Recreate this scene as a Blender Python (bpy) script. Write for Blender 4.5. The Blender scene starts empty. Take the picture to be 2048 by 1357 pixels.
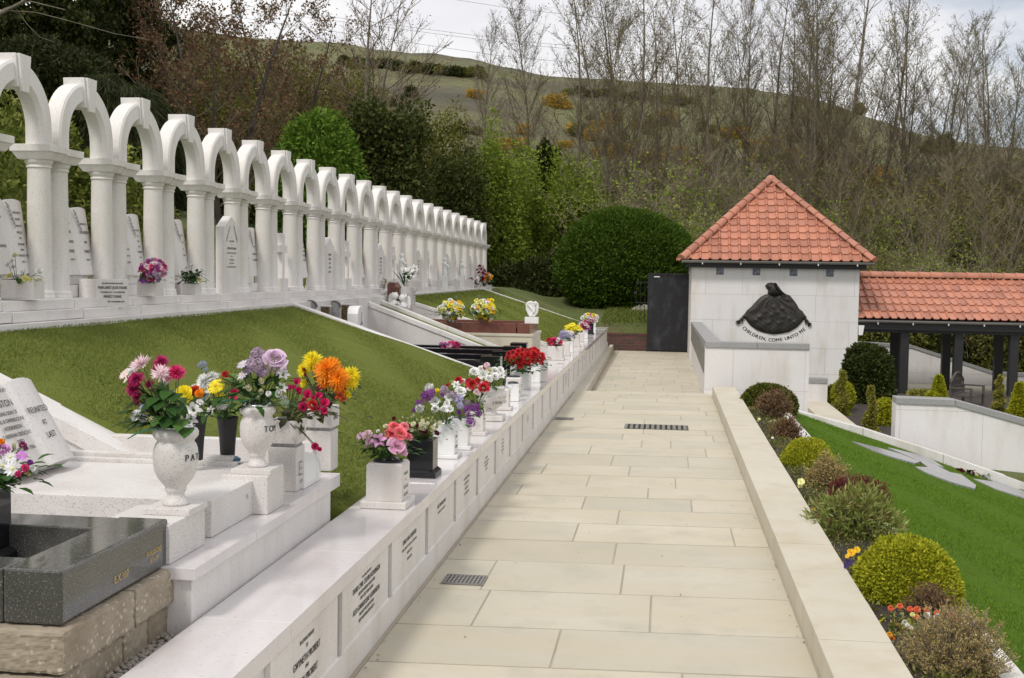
import bpy, math, random
import numpy as np
from mathutils import Vector, Matrix, Euler
C = bpy.context.scene.collection
rad = math.radians

# ------------------------------------------------------------------ camera, world, sun
F, CX, CY, H = 2400., 1024., 678.5, 1.8        # a 42 mm lens, eye 1.8 m above the path
ROLL = .0155
_n = np.array([ROLL, 1., -(CY - (548 - ROLL * 307)) / F]); _n /= np.linalg.norm(_n)
_y = np.array([1331 - CX, CY - 548., F]); _y = _y - _n * (_y @ _n); _y /= np.linalg.norm(_y)
_x = np.cross(_y, _n)
if _x[0] < 0: _x = -_x
M3 = np.array([_x, _y, _n])
cam = bpy.data.cameras.new('camera'); camo = bpy.data.objects.new('camera', cam); C.objects.link(camo)
cam.sensor_width = 36; cam.lens = F / 2048 * 36; cam.clip_start = .1; cam.clip_end = 3000
camo.matrix_world = Matrix(((M3[0,0], M3[0,1], -M3[0,2], 0), (M3[1,0], M3[1,1], -M3[1,2], 0), (M3[2,0], M3[2,1], -M3[2,2], H), (0,0,0,1)))
bpy.context.scene.camera = camo
def P(px, py, ax, v):
    """point seen at photo pixel (px,py) lying on the world plane ax = v"""
    d = M3 @ np.array([px - CX, CY - py, F]); i = 'xyz'.index(ax); o = np.array([0, 0, H]); t = (v - o[i]) / d[i]
    return Vector(o + t * d)
W = bpy.data.worlds.new("World"); bpy.context.scene.world = W; W.use_nodes = True
SUN_EL, SUN_AZ = rad(52), rad(205)             # behind the viewer's left shoulder
nt = W.node_tree; nt.nodes.clear(); N = nt.nodes; L = nt.links
out = N.new('ShaderNodeOutputWorld'); bg = N.new('ShaderNodeBackground'); sky = N.new('ShaderNodeTexSky')
sky.sky_type = 'NISHITA'; sky.sun_disc = False; sky.sun_elevation = SUN_EL; sky.sun_rotation = SUN_AZ
tc = N.new('ShaderNodeTexCoord'); mp = N.new('ShaderNodeMapping'); mp.inputs['Scale'].default_value = (1, 1, 3.2); mp.inputs['Location'].default_value = (.35, .1, .2)
n1 = N.new('ShaderNodeTexNoise'); n1.inputs['Scale'].default_value = 2.1; n1.inputs['Detail'].default_value = 7; n1.inputs['Roughness'].default_value = .55
r1 = N.new('ShaderNodeValToRGB'); r1.color_ramp.elements[0].position = .30; r1.color_ramp.elements[1].position = .46
n2 = N.new('ShaderNodeTexNoise'); n2.inputs['Scale'].default_value = 3.4; n2.inputs['Detail'].default_value = 6
r2 = N.new('ShaderNodeValToRGB'); r2.color_ramp.elements[0].position = .33; r2.color_ramp.elements[1].position = .62
r2.color_ramp.elements[0].color = (9.6, 9.6, 10.2, 1); r2.color_ramp.elements[1].color = (12.6, 12.5, 12.2, 1)
mx = N.new('ShaderNodeMix'); mx.data_type = 'RGBA'
bg.inputs['Strength'].default_value = .1
L.new(tc.outputs['Generated'], mp.inputs['Vector']); L.new(mp.outputs[0], n1.inputs['Vector']); L.new(mp.outputs[0], n2.inputs['Vector'])
L.new(n1.outputs['Fac'], r1.inputs['Fac']); L.new(n2.outputs['Fac'], r2.inputs['Fac'])
L.new(r1.outputs['Color'], mx.inputs['Factor']); L.new(sky.outputs[0], mx.inputs['A']); L.new(r2.outputs['Color'], mx.inputs['B'])
L.new(mx.outputs['Result'], bg.inputs['Color']); L.new(bg.outputs[0], out.inputs['Surface'])
sl = bpy.data.lights.new('sun', 'SUN'); sl.energy = 2.4; sl.angle = rad(10); sl.color = (1, .95, .88)
so = bpy.data.objects.new('sun', sl); C.objects.link(so)
sd = Vector((math.sin(SUN_AZ) * math.cos(SUN_EL), math.cos(SUN_AZ) * math.cos(SUN_EL), math.sin(SUN_EL)))
so.rotation_euler = sd.to_track_quat('Z', 'Y').to_euler()
vs = bpy.context.scene.view_settings
vs.view_transform = 'Standard'; vs.look = 'None'; vs.exposure = -0.2; vs.gamma = 1; vs.use_curve_mapping = False

# ------------------------------------------------------------------ materials
def newmat(name, col, rough=.6, metal=0, spec=.5):
    m = bpy.data.materials.new(name); m.use_nodes = True
    b = m.node_tree.nodes['Principled BSDF']
    b.inputs['Base Color'].default_value = (*col, 1); b.inputs['Roughness'].default_value = rough
    b.inputs['Metallic'].default_value = metal; b.inputs['Specular IOR Level'].default_value = spec
    return m
def noise(m, scale, detail=4, rough=.55, vec=None, kind='noise'):
    t = m.node_tree
    n = t.nodes.new('ShaderNodeTexNoise' if kind == 'noise' else 'ShaderNodeTexVoronoi')
    n.inputs['Scale'].default_value = scale
    if kind == 'noise': n.inputs['Detail'].default_value = detail; n.inputs['Roughness'].default_value = rough
    tcn = t.nodes.new('ShaderNodeTexCoord')
    if vec:
        mpn = t.nodes.new('ShaderNodeMapping'); mpn.inputs['Scale'].default_value = vec
        t.links.new(tcn.outputs['Object'], mpn.inputs['Vector']); t.links.new(mpn.outputs[0], n.inputs['Vector'])
    else: t.links.new(tcn.outputs['Object'], n.inputs['Vector'])
    return n
def ramp(m, src, stops):
    r = m.node_tree.nodes.new('ShaderNodeValToRGB'); e = r.color_ramp.elements
    while len(e) < len(stops): e.new(.5)
    for k, (p, c) in enumerate(stops):
        e[k].position = p; e[k].color = (*c, 1) if len(c) == 3 else c
    m.node_tree.links.new(src, r.inputs['Fac']); return r.outputs['Color']
def mix(m, a, b, fac, mode='MIX'):
    x = m.node_tree.nodes.new('ShaderNodeMix'); x.data_type = 'RGBA'; x.blend_type = mode
    for s, v in (('A', a), ('B', b), ('Factor', fac)):
        if isinstance(v, (tuple, float, int)): x.inputs[s].default_value = (*v, 1) if isinstance(v, tuple) else v
        else: m.node_tree.links.new(v, x.inputs[s])
    return x.outputs['Result']
def bump(m, h, strength=.2, dist=.01):
    b = m.node_tree.nodes.new('ShaderNodeBump'); b.inputs['Strength'].default_value = strength; b.inputs['Distance'].default_value = dist
    m.node_tree.links.new(h, b.inputs['Height']); m.node_tree.links.new(b.outputs[0], m.node_tree.nodes['Principled BSDF'].inputs['Normal'])
def setcol(m, c): m.node_tree.links.new(c, m.node_tree.nodes['Principled BSDF'].inputs['Base Color'])
G1 = (0, 0, 0); G2 = (1, 1, 1)
def stone(name, c1, c2, speck=None, sp_scale=120, sp=(.62, .72), rough=.5, big=2.5, streak=None, bmp=.08, spk_amt=.8, vein=None):
    m = newmat(name, c1, rough)
    c = ramp(m, noise(m, big, 5).outputs['Fac'], [(.3, c1), (.7, c2)])
    if vein: c = mix(m, c, vein, ramp(m, noise(m, 4, 8, .7, (1, 1, .5)).outputs['Fac'], [(.46, G1), (.5, (.55,)*3), (.54, G1)]))
    if streak:
        c = mix(m, c, streak, ramp(m, noise(m, 3.0, 6, .6, (1, 1, .25)).outputs['Fac'], [(.49, G1), (.72, (.65,)*3)]))
    if speck:
        c = mix(m, c, speck, ramp(m, noise(m, sp_scale, 2, .6).outputs['Fac'], [(sp[0], G1), (sp[1], (spk_amt,)*3)]))
    setcol(m, c); bump(m, noise(m, sp_scale, 3).outputs['Fac'], bmp, .003); return m
M = {}
M['marble'] = stone('speckled_marble', (.65, .62, .605), (.73, .705, .69), (.42, .38, .36), 90, (.60, .70), .45, 1.6, (.50, .46, .41))
M['marble_rough'] = stone('dotted_marble', (.61, .58, .56), (.69, .665, .65), (.30, .27, .26), 170, (.56, .68), .55, 2.2, (.50, .46, .43), .12)
M['marble_pol'] = stone('polished_marble', (.60, .565, .565), (.68, .65, .655), (.46, .41, .40), 60, (.62, .74), .12, 1.3, (.55, .50, .50), .02)
M['marble_white'] = stone('white_marble', (.72, .73, .73), (.80, .80, .80), None, 60, rough=.25, big=3, vein=(.45, .47, .50), bmp=.03)
M['lily_white'] = stone('carved_white', (.80, .80, .79), (.74, .73, .72), None, 80, rough=.4, bmp=.05)
M['arch'] = stone('arch_stone', (.67, .645, .62), (.75, .73, .715), (.43, .39, .36), 130, (.56, .70), .6, 1.2, (.50, .46, .38), .12)
M['sand'] = stone('sandstone', (.49, .45, .36), (.545, .505, .42), (.42, .36, .26), 14, (.58, .85), .6, 1.1, None, .06, .35)
M['kerbsand'] = stone('kerb_sandstone', (.50, .46, .365), (.57, .53, .44), (.47, .38, .26), 9, (.55, .85), .6, .8, (.45, .38, .26), .06, .35)
M['joint'] = stone('mortar', (.34, .295, .235), (.42, .37, .29), None, 80, rough=.9, bmp=.3)
M['render'] = stone('house_stone', (.66, .64, .635), (.72, .70, .70), (.58, .55, .53), 45, (.55, .75), .7, .9, (.52, .48, .42), .1)
M['granite_grey'] = stone('grey_granite', (.30, .30, .30), (.36, .36, .36), (.16, .16, .16), 160, (.48, .6), .5, 3)
M['granite_dark'] = stone('dark_granite', (.055, .054, .05), (.09, .088, .08), (.24, .23, .21), 150, (.56, .66), .07, 4, None, .01, .7)
M['carving'] = newmat('carved_grey', (.36, .34, .33), .6)
M['granite_black'] = newmat('black_granite', (.010, .010, .012), .06)
M['granite_brown'] = stone('brown_granite', (.16, .06, .045), (.20, .08, .06), (.05, .02, .02), 120, (.52, .62), .2, 4, None, .02)
M['aggregate'] = stone('pebble_aggregate', (.27, .225, .165), (.35, .30, .23), None, 60, rough=.9, big=5, streak=(.20, .14, .09), bmp=.3)
def _agg(m):
    v = noise(m, 38, kind='voronoi'); b = m.node_tree.nodes['Principled BSDF']
    prev = b.inputs['Base Color'].links[0].from_socket
    c = mix(m, prev, (.50, .43, .34), ramp(m, v.outputs['Distance'], [(.22, G2), (.32, G1)])); c = mix(m, prev, c, ramp(m, noise(m, 3.2, 4).outputs['Fac'], [(.42, G1), (.5, G2)]))
    setcol(m, c); bump(m, v.outputs['Distance'], -.9, .01)
_agg(M['aggregate'])
M['brick'] = newmat('dark_brick', (.11, .045, .035), .85)
def _brick(m):
    t = m.node_tree; b = t.nodes.new('ShaderNodeTexBrick'); tcn = t.nodes.new('ShaderNodeTexCoord'); mpn = t.nodes.new('ShaderNodeMapping')
    mpn.inputs['Rotation'].default_value = (rad(90), 0, 0); t.links.new(tcn.outputs['Object'], mpn.inputs['Vector']); t.links.new(mpn.outputs[0], b.inputs['Vector'])
    b.inputs['Scale'].default_value = 1; b.inputs['Brick Width'].default_value = .225; b.inputs['Row Height'].default_value = .075; b.inputs['Mortar Size'].default_value = .007
    b.inputs['Color1'].default_value = (.13, .045, .035, 1); b.inputs['Color2'].default_value = (.075, .035, .03, 1); b.inputs['Mortar'].default_value = (.10, .085, .075, 1)
    c = mix(m, b.outputs['Color'], (.05, .05, .035), ramp(m, noise(m, 6, 5).outputs['Fac'], [(.45, G1), (.7, (.7,)*3)])); setcol(m, c); bump(m, b.outputs['Fac'], -.4, .01)
_brick(M['brick'])
M['tile'] = stone('clay_tile', (.42, .165, .10), (.49, .21, .135), (.34, .12, .08), 20, (.5, .75), .42, 3, (.34, .15, .11), .05, .5)
def _tilevar(m):
    t = m.node_tree; g = t.nodes.new('ShaderNodeNewGeometry'); b = t.nodes['Principled BSDF']; prev = b.inputs['Base Color'].links[0].from_socket
    setcol(m, mix(m, prev, ramp(m, g.outputs['Random Per Island'], [(0, (.80, .78, .78)), (.5, (1, 1, 1)), (1, (1.12, 1.1, 1.08))]), 1., 'MULTIPLY'))
_tilevar(M['tile'])
M['blackwood'] = newmat('black_timber', (.012, .012, .013), .5)
M['blackpaint'] = newmat('black_paint', (.010, .010, .012), .42)
setcol(M['blackpaint'], ramp(M['blackpaint'], noise(M['blackpaint'], 3.5, 8, .7, (1, 1, .6)).outputs['Fac'], [(.5, (.009, .009, .012)), (.72, (.045, .05, .06))]))
M['iron'] = newmat('black_iron', (.012, .012, .012), .5)
M['gutter'] = newmat('grey_gutter', (.22, .21, .20), .45)
M['steel'] = newmat('dull_steel', (.45, .45, .45), .3, 1)
M['glass'] = newmat('glass_block', (.06, .07, .09), .12); setcol(M['glass'], ramp(M['glass'], noise(M['glass'], 18, 4).outputs['Fac'], [(.4, (.03, .035, .05)), (.65, (.18, .22, .28))]))
M['bronze'] = stone('dark_bronze', (.014, .012, .010), (.024, .020, .016), (.055, .040, .026), 16, (.55, .75), .55, 5, None, .2, .5)
M['slate'] = newmat('ribbed_slate', (.20, .19, .17), .5)
M['letter'] = newmat('black_lettering', (.015, .015, .017), .5)
M['gold'] = newmat('gold_lettering', (.55, .36, .06), .4)
M['plastic'] = newmat('black_plastic', (.012, .012, .014), .45)
M['blue'] = newmat('blue_plastic', (.02, .12, .22), .5)
M['silver'] = newmat('silver_lid', (.6, .6, .6), .22, 1)
M['soil'] = stone('dark_soil', (.022, .017, .013), (.045, .035, .028), (.12, .10, .085), 60, (.62, .7), .95, 6, None, .9)
M['bark'] = stone('pale_bark', (.105, .088, .065), (.20, .17, .13), (.06, .055, .03), 20, (.5, .7), .9, 4, (.07, .075, .04), .5)
M['barkdark'] = stone('dark_bark', (.035, .030, .024), (.07, .06, .048), None, 20, rough=.9, big=3, bmp=.4)
M['twig'] = newmat('brown_twigs', (.16, .13, .088), .85, spec=.15)
M['twiglight'] = newmat('pale_sunlit_twigs', (.27, .225, .155), .85, spec=.15)  # pale twigs; on the bare trees the paleness stands in for sunlight
M['stem'] = newmat('green_stem', (.06, .10, .03), .6)
M['wood'] = stone('weathered_wood', (.05, .042, .036), (.09, .075, .065), None, 30, rough=.8, big=8, bmp=.3)
M['rock'] = stone('field_rock', (.20, .19, .15), (.30, .28, .22), (.12, .13, .07), 18, (.5, .65), .9, 4, None, .6)
M['wire'] = newmat('power_cable', (.12, .12, .13), .6)
M['redstone'] = newmat('red_edging', (.28, .10, .07), .8)
M['gravel'] = newmat('pale_gravel', (.34, .31, .27), .9)
M['lantern_brass'] = newmat('old_brass', (.14, .08, .04), .4, .6)
M['corten'] = stone('stained_stone', (.10, .065, .025), (.20, .13, .05), (.02, .016, .012), 26, (.45, .6), .4, 9)
M['wetstone'] = stone('grey_wet_stone', (.27, .275, .29), (.36, .365, .38), (.20, .2, .21), 60, (.5, .7), .25, 3)
def leafmat(name, cols, rough=.5, trans=.25):
    m = newmat(name, cols[0], max(rough, .6), spec=.15); t = m.node_tree; g = t.nodes.new('ShaderNodeNewGeometry')
    c = ramp(m, g.outputs['Random Per Island'], [(k / max(1, len(cols) - 1), col) for k, col in enumerate(cols)]); setcol(m, c)
    if trans:
        tr = t.nodes.new('ShaderNodeBsdfTranslucent'); t.links.new(c, tr.inputs['Color']); ms = t.nodes.new('ShaderNodeMixShader'); ms.inputs[0].default_value = trans
        b = t.nodes['Principled BSDF']; o = t.nodes['Material Output']
        t.links.new(b.outputs[0], ms.inputs[1]); t.links.new(tr.outputs[0], ms.inputs[2]); t.links.new(ms.outputs[0], o.inputs['Surface'])
    return m
M['l_box'] = leafmat('box_leaves', [(.37, .38, .018), (.24, .27, .015), (.52, .49, .035)])
M['l_boxdark'] = leafmat('dark_box_leaves', [(.10, .115, .014), (.06, .075, .01), (.17, .17, .035)])
M['l_rhodo'] = leafmat('rhododendron_leaves', [(.15, .18, .025), (.08, .11, .015), (.30, .31, .08)])
M['l_laurel'] = leafmat('laurel_leaves', [(.10, .185, .014), (.06, .125, .010), (.19, .28, .04)])
M['l_dark'] = leafmat('evergreen_leaves', [(.042, .054, .012), (.025, .035, .008), (.078, .09, .02)])
M['l_holly'] = leafmat('holly_leaves', [(.055, .075, .014), (.03, .045, .010), (.10, .12, .026), (.08, .075, .025)])
M['l_yew'] = leafmat('conifer_sprays', [(.036, .044, .012), (.022, .029, .009), (.055, .062, .018)])
M['l_hedge'] = leafmat('hedge_leaves', [(.065, .12, .010), (.038, .08, .008), (.11, .165, .018)])
M['l_fresh'] = leafmat('spring_leaves', [(.20, .27, .03), (.13, .19, .02), (.30, .35, .06)])
M['l_olive'] = leafmat('olive_leaves', [(.155, .165, .03), (.10, .11, .022), (.23, .215, .06)])
M['l_copper'] = leafmat('copper_leaves', [(.15, .075, .038), (.09, .05, .027), (.21, .115, .06), (.12, .10, .035)])
M['l_gorse'] = leafmat('gorse_flowers', [(.66, .38, .012), (.54, .28, .012), (.14, .16, .02), (.60, .40, .02)])
M['l_shrub'] = leafmat('camellia_leaves', [(.045, .062, .012), (.03, .042, .009), (.085, .105, .026)])
M['l_gold'] = leafmat('golden_topiary_leaves', [(.30, .28, .04), (.17, .18, .025), (.46, .42, .12)])
M['l_lav'] = leafmat('long_green_leaves', [(.21, .26, .055), (.14, .185, .035), (.37, .41, .14), (.20, .12, .05)])
M['l_heather'] = leafmat('brown_heather', [(.21, .11, .06), (.14, .085, .045), (.30, .20, .10)])
M['l_goldheath'] = leafmat('straw_heather', [(.44, .33, .12), (.30, .21, .085), (.55, .43, .20), (.26, .26, .07)])
M['l_red'] = leafmat('red_shoots', [(.17, .022, .025), (.10, .018, .02), (.22, .05, .04)])
M['l_turf'] = leafmat('turf_blades', [(.18, .215, .045), (.135, .17, .034), (.27, .30, .08)], .8, .2)
M['l_turfr'] = leafmat('bright_turf_blades', [(.105, .20, .012), (.075, .155, .010), (.17, .27, .026)], .8, .2)
M['l_wild'] = leafmat('wild_grass_blades', [(.14, .18, .03), (.09, .13, .02), (.22, .23, .06)], .6, .2)
def turf(name, c1, c2, c3):
    m = newmat(name, c1, .9, spec=.1)
    a = ramp(m, noise(m, 220, 2).outputs['Fac'], [(.35, c1), (.65, c2)])
    s = ramp(m, noise(m, 1.6, 6, .6, (.25, 3, 1)).outputs['Fac'], [(.3, (.90, .90, .88)), (.7, (1.08, 1.08, 1.06))])
    setcol(m, mix(m, mix(m, a, c3, ramp(m, noise(m, 5, 5).outputs['Fac'], [(.45, G1), (.8, (.35,)*3)])), s, 1., 'MULTIPLY')); bump(m, noise(m, 160, 3).outputs['Fac'], .7, .02); return m
M['turf'] = turf('artificial_turf', (.12, .148, .030), (.18, .21, .046), (.165, .19, .045))
M['turfr'] = turf('green_turf', (.062, .125, .008), (.10, .175, .014), (.085, .14, .012))
def _ground():
    m = newmat('rough_ground', (.08, .1, .03), .95)
    a = ramp(m, noise(m, .9, 8, .65).outputs['Fac'], [(.3, (.055, .085, .016)), (.5, (.10, .125, .03)), (.7, (.12, .095, .05))])
    b = ramp(m, noise(m, 26, 5, .7).outputs['Fac'], [(.3, (.6,)*3), (.7, (1.3,)*3)]); setcol(m, mix(m, a, b, 1., 'MULTIPLY')); bump(m, noise(m, 26, 5).outputs['Fac'], .6, .05); return m
M['ground'] = _ground()
def _hill():
    m = newmat('hillside', (.12, .12, .05), .95)
    a = ramp(m, noise(m, .022, 9, .62, (1, .6, 1)).outputs['Fac'], [(.32, (.082, .10, .022)), (.45, (.115, .115, .036)), (.56, (.080, .068, .032)), (.68, (.050, .045, .022))])
    b = ramp(m, noise(m, .45, 8, .7).outputs['Fac'], [(.32, (.45,)*3), (.68, (1.4,)*3)]); setcol(m, mix(m, a, b, 1., 'MULTIPLY')); return m
M['hill'] = _hill()
_pet = {}
def petal(col, c2=None):
    k = (col, c2)
    if k not in _pet:
        m = newmat('petals', col, .55, spec=.25); c2 = c2 or tuple(min(.95, v * 1.25 + .02) for v in col)
        c = ramp(m, noise(m, 1.7, 3).outputs['Fac'], [(.35, col), (.65, c2)]); t = m.node_tree; gi = t.nodes.new('ShaderNodeNewGeometry')
        c = mix(m, c, ramp(m, gi.outputs['Random Per Island'], [(0, (.68,) * 3), (.5, (.95,) * 3), (1, (1.12,) * 3)]), 1., 'MULTIPLY'); setcol(m, c)
        tr = t.nodes.new('ShaderNodeBsdfTranslucent'); t.links.new(c, tr.inputs['Color']); ms = t.nodes.new('ShaderNodeMixShader'); ms.inputs[0].default_value = .25
        t.links.new(t.nodes['Principled BSDF'].outputs[0], ms.inputs[1]); t.links.new(tr.outputs[0], ms.inputs[2]); t.links.new(ms.outputs[0], t.nodes['Material Output'].inputs['Surface'])
        _pet[k] = m
    return _pet[k]

# ------------------------------------------------------------------ mesh helpers
class MB:
    def __init__(s): s.v = []; s.f = []; s.mi = []
    def add(s, vs, fs, mi=0):
        n = len(s.v); s.v += [tuple(p) for p in vs]; s.f += [tuple(i + n for i in f) for f in fs]; s.mi += [mi] * len(fs); return s
    def hexa(s, b, t, mi=0):           # b, t: four bottom and four top corners, both counter-clockwise
        return s.add(list(b) + list(t), [(3, 2, 1, 0), (4, 5, 6, 7), (0, 1, 5, 4), (1, 2, 6, 5), (2, 3, 7, 6), (3, 0, 4, 7)], mi)
    def box(s, x0, x1, y0, y1, z0, z1, mi=0):
        return s.hexa([(x0, y0, z0), (x1, y0, z0), (x1, y1, z0), (x0, y1, z0)], [(x0, y0, z1), (x1, y0, z1), (x1, y1, z1), (x0, y1, z1)], mi)
    def wedge(s, x0, x1, y0, y1, za0, za1, zb0, zb1, mi=0):   # bottom/top z at x0 (za) and at x1 (zb)
        return s.hexa([(x0, y0, za0), (x1, y0, zb0), (x1, y1, zb0), (x0, y1, za0)], [(x0, y0, za1), (x1, y0, zb1), (x1, y1, zb1), (x0, y1, za1)], mi)
    def prism(s, poly, f, a, b, mi=0):  # poly in 2D, f(u,v,w) -> point
        n = len(poly); vs = [f(u, v, a) for u, v in poly] + [f(u, v, b) for u, v in poly]
        return s.add(vs, [tuple(range(n))[::-1], tuple(range(n, 2 * n))] + [(i, (i + 1) % n, (i + 1) % n + n, i + n) for i in range(n)], mi)
    def lathe(s, prof, c=(0, 0, 0), n=28, mi=0):
        vs = []; fs = []
        for r, z in prof:
            for k in range(n):
                a = 2 * math.pi * k / n; vs.append((c[0] + r * math.cos(a), c[1] + r * math.sin(a), c[2] + z))
        for j in range(len(prof) - 1):
            for k in range(n):
                fs.append((j * n + k, j * n + (k + 1) % n, (j + 1) * n + (k + 1) % n, (j + 1) * n + k))
        fs.append(tuple(range(n))[::-1]); fs.append(tuple((len(prof) - 1) * n + k for k in range(n)))
        return s.add(vs, fs, mi)
    def tube(s, pts, rs, n=6, mi=0):
        pts = [Vector(p) for p in pts]; vs = []; fs = []
        if not hasattr(rs, '__len__'): rs = [rs] * len(pts)
        for i, p in enumerate(pts):
            d = (pts[min(i + 1, len(pts) - 1)] - pts[max(i - 1, 0)]).normalized()
            a = d.cross(Vector((.3, .2, 1) if abs(d.z) < .9 else (1, 0, 0))).normalized(); b = d.cross(a)
            for k in range(n):
                t = 2 * math.pi * k / n; vs.append(p + (a * math.cos(t) + b * math.sin(t)) * rs[i])
        for i in range(len(pts) - 1):
            for k in range(n): fs.append((i * n + k, i * n + (k + 1) % n, (i + 1) * n + (k + 1) % n, (i + 1) * n + k))
        fs.append(tuple(range(n))); fs.append(tuple((len(pts) - 1) * n + k for k in range(n))[::-1])
        return s.add(vs, fs, mi)
    def ball(s, c, r, n=12, m=8, mi=0, f=None):
        r = r if hasattr(r, '__len__') else (r, r, r)
        vs = [(c[0], c[1], c[2] - r[2])]; fs = []
        for j in range(1, m):
            ph = math.pi * j / m - math.pi / 2
            for k in range(n):
                a = 2 * math.pi * k / n; w = f(a, ph) if f else 1
                vs.append((c[0] + r[0] * w * math.cos(ph) * math.cos(a), c[1] + r[1] * w * math.cos(ph) * math.sin(a), c[2] + r[2] * w * math.sin(ph)))
        vs.append((c[0], c[1], c[2] + r[2])); T = len(vs) - 1
        for k in range(n):
            fs.append((0, 1 + (k + 1) % n, 1 + k)); fs.append((T, T - n + k, T - n + (k + 1) % n))
            for j in range(m - 2): fs.append((1 + j * n + k, 1 + j * n + (k + 1) % n, 1 + (j + 1) * n + (k + 1) % n, 1 + (j + 1) * n + k))
        return s.add(vs, fs, mi)
    def mesh(s, name, mats, smooth=False):
        me = bpy.data.meshes.new(name); me.from_pydata(s.v, [], s.f)
        for m in (mats if isinstance(mats, (list, tuple)) else [mats]): me.materials.append(m)
        if any(s.mi): me.polygons.foreach_set('material_index', s.mi)
        if smooth: me.polygons.foreach_set('use_smooth', [True] * len(s.f))
        me.update(); return me
    def build(s, name, mats, parent=None, smooth=False, bevel=0, loc=None):
        o = bpy.data.objects.new(name, s.mesh(name, mats, smooth)); C.objects.link(o); o.parent = parent
        if loc: o.location = loc
        if bevel:
            b = o.modifiers.new('bevel', 'BEVEL'); b.width = bevel; b.segments = 2; b.limit_method = 'ANGLE'; b.angle_limit = rad(40)
        return o
def tag(o, label=None, cat=None, group=None, kind=None):
    if label: o['label'] = label
    if cat: o['category'] = cat
    if group: o['group'] = group
    if kind: o['kind'] = kind
    return o
def thing(name, label, cat, loc=(0, 0, 0), rz=0, group=None):
    o = bpy.data.objects.new(name, None); C.objects.link(o); o.empty_display_size = .1
    o.location = loc; o.rotation_euler = (0, 0, rz); return tag(o, label, cat, group)
def copy_tree(o, parent=None):
    c = o.copy(); C.objects.link(c); c.parent = parent
    for ch in list(o.children): copy_tree(ch, c)
    return c
def npmesh(name, V, Fq, mat, smooth=False):
    """numpy vertices (n,3) and faces (m,k) of equal size"""
    me = bpy.data.meshes.new(name); k = Fq.shape[1]
    me.vertices.add(len(V)); me.vertices.foreach_set('co', V.astype(np.float32).ravel())
    me.loops.add(Fq.size); me.loops.foreach_set('vertex_index', Fq.astype(np.int32).ravel())
    me.polygons.add(len(Fq)); me.polygons.foreach_set('loop_start', np.arange(0, Fq.size, k, dtype=np.int32)); me.polygons.foreach_set('loop_total', np.full(len(Fq), k, dtype=np.int32))
    if smooth: me.polygons.foreach_set('use_smooth', [True] * len(Fq))
    me.materials.append(mat); me.update(calc_edges=True); return me
def link(name, me, parent=None, loc=None, rz=0, sc=None):
    o = bpy.data.objects.new(name, me); C.objects.link(o); o.parent = parent
    if loc is not None: o.location = loc
    o.rotation_euler = (0, 0, rz)
    if sc is not None: o.scale = sc if hasattr(sc, '__len__') else (sc, sc, sc)
    return o
ORD = ['first', 'second', 'third', 'fourth', 'fifth', 'sixth', 'seventh', 'eighth', 'ninth', 'tenth', 'eleventh', 'twelfth', 'thirteenth', 'fourteenth', 'fifteenth', 'sixteenth', 'seventeenth', 'eighteenth', 'nineteenth', 'twentieth']
for _t in ('twenty', 'thirty', 'forty', 'fifty', 'sixty', 'seventy', 'eighty', 'ninety'): ORD += ([_t[:-1] + 'ieth'] if _t != 'twenty' else []) + [_t + '-' + w for w in ORD[:9]]
# text -> flat mesh; lines = [(string, letter height, y of baseline)], centred on x = 0
_fc = {}
def line_mesh(s):
    if s not in _fc:
        cu = bpy.data.curves.new('t', 'FONT'); cu.body = s; cu.size = 1; cu.align_x = 'CENTER'; cu.resolution_u = 3
        ob = bpy.data.objects.new('t', cu); me = bpy.data.meshes.new_from_object(ob)
        _fc[s] = ([tuple(v.co) for v in me.vertices], [tuple(p.vertices) for p in me.polygons])
        bpy.data.objects.remove(ob); bpy.data.curves.remove(cu); bpy.data.meshes.remove(me)
    return _fc[s]
def lettering(lines, parent, loc, rot, mat=None, cond=.8, name='lettering', bold=0):
    b = MB()
    for s, h, y in lines:
        vs, fs = line_mesh(s)
        for dx in ((0,) if not bold else (-bold, bold)):
            b.add([(x * h * 1.4 * cond + dx, yy * h * 1.4 + y, dx * .01) for x, yy, _ in vs], fs)
    o = b.build(name, mat or M['letter'], parent); o.location = loc; o.rotation_euler = rot; return o
RX = (rad(90), 0, rad(90))      # lettering on a face towards +X
RY = (rad(90), 0, 0)            # lettering on a face towards -Y

# ------------------------------------------------------------------ ground, hill
rng = np.random.default_rng(7)
def vnoise(x, y, s):
    return (np.sin(x * 1.7 / s + 1.3) * np.cos(y * 1.3 / s + .4) + .5 * np.sin(x * 3.9 / s + y * 2.1 / s) + .25 * np.cos(x * 8.1 / s - y * 6.3 / s)) / 1.75
def back_z(X, Y):        # land beyond the cemetery
    b = .38 + .10 * np.clip(Y - 28.9, 0, 40)
    lf = np.clip(1.35 + .28 * (-5.2 - X), 0, 9); lf = np.where(X < -5.2, lf, np.clip(.5 + .33 * (-1.7 - X), 0, 1.35)) * np.clip(1 - (Y - 34) / 40, .35, 1)
    rt = -np.clip((X - .6) * .22, 0, 2.0) * np.clip(1 - (Y - 32) / 12, 0, 1)
    return np.maximum(b * np.where(X < .6, 1, np.clip(1 - (X - .6) * .2, .3, 1) * np.clip((40 - Y) / 12, 0, 1) + np.clip((Y - 28) / 12, 0, 1)), np.where(X < -1.7, lf, -9)) + rt
def ground_z(X, Y):
    near = np.where(X < -5.15, 1.3 + .28 * (-5.15 - X), np.where(X < -1.75, .3, np.where(X < 1.55, -.4, np.where(Y < 17.25, -.16 - .33 * (X - 1.67), -.74 - .07 * (X - 2)))))
    near = np.where((X > 1.55) & (Y >= 17.25), np.maximum(near, -1.4), np.maximum(near, -6))
    z = np.where(Y > (np.where(X > 3, 33.3, 30.5)), back_z(X, Y), near)
    return z
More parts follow.
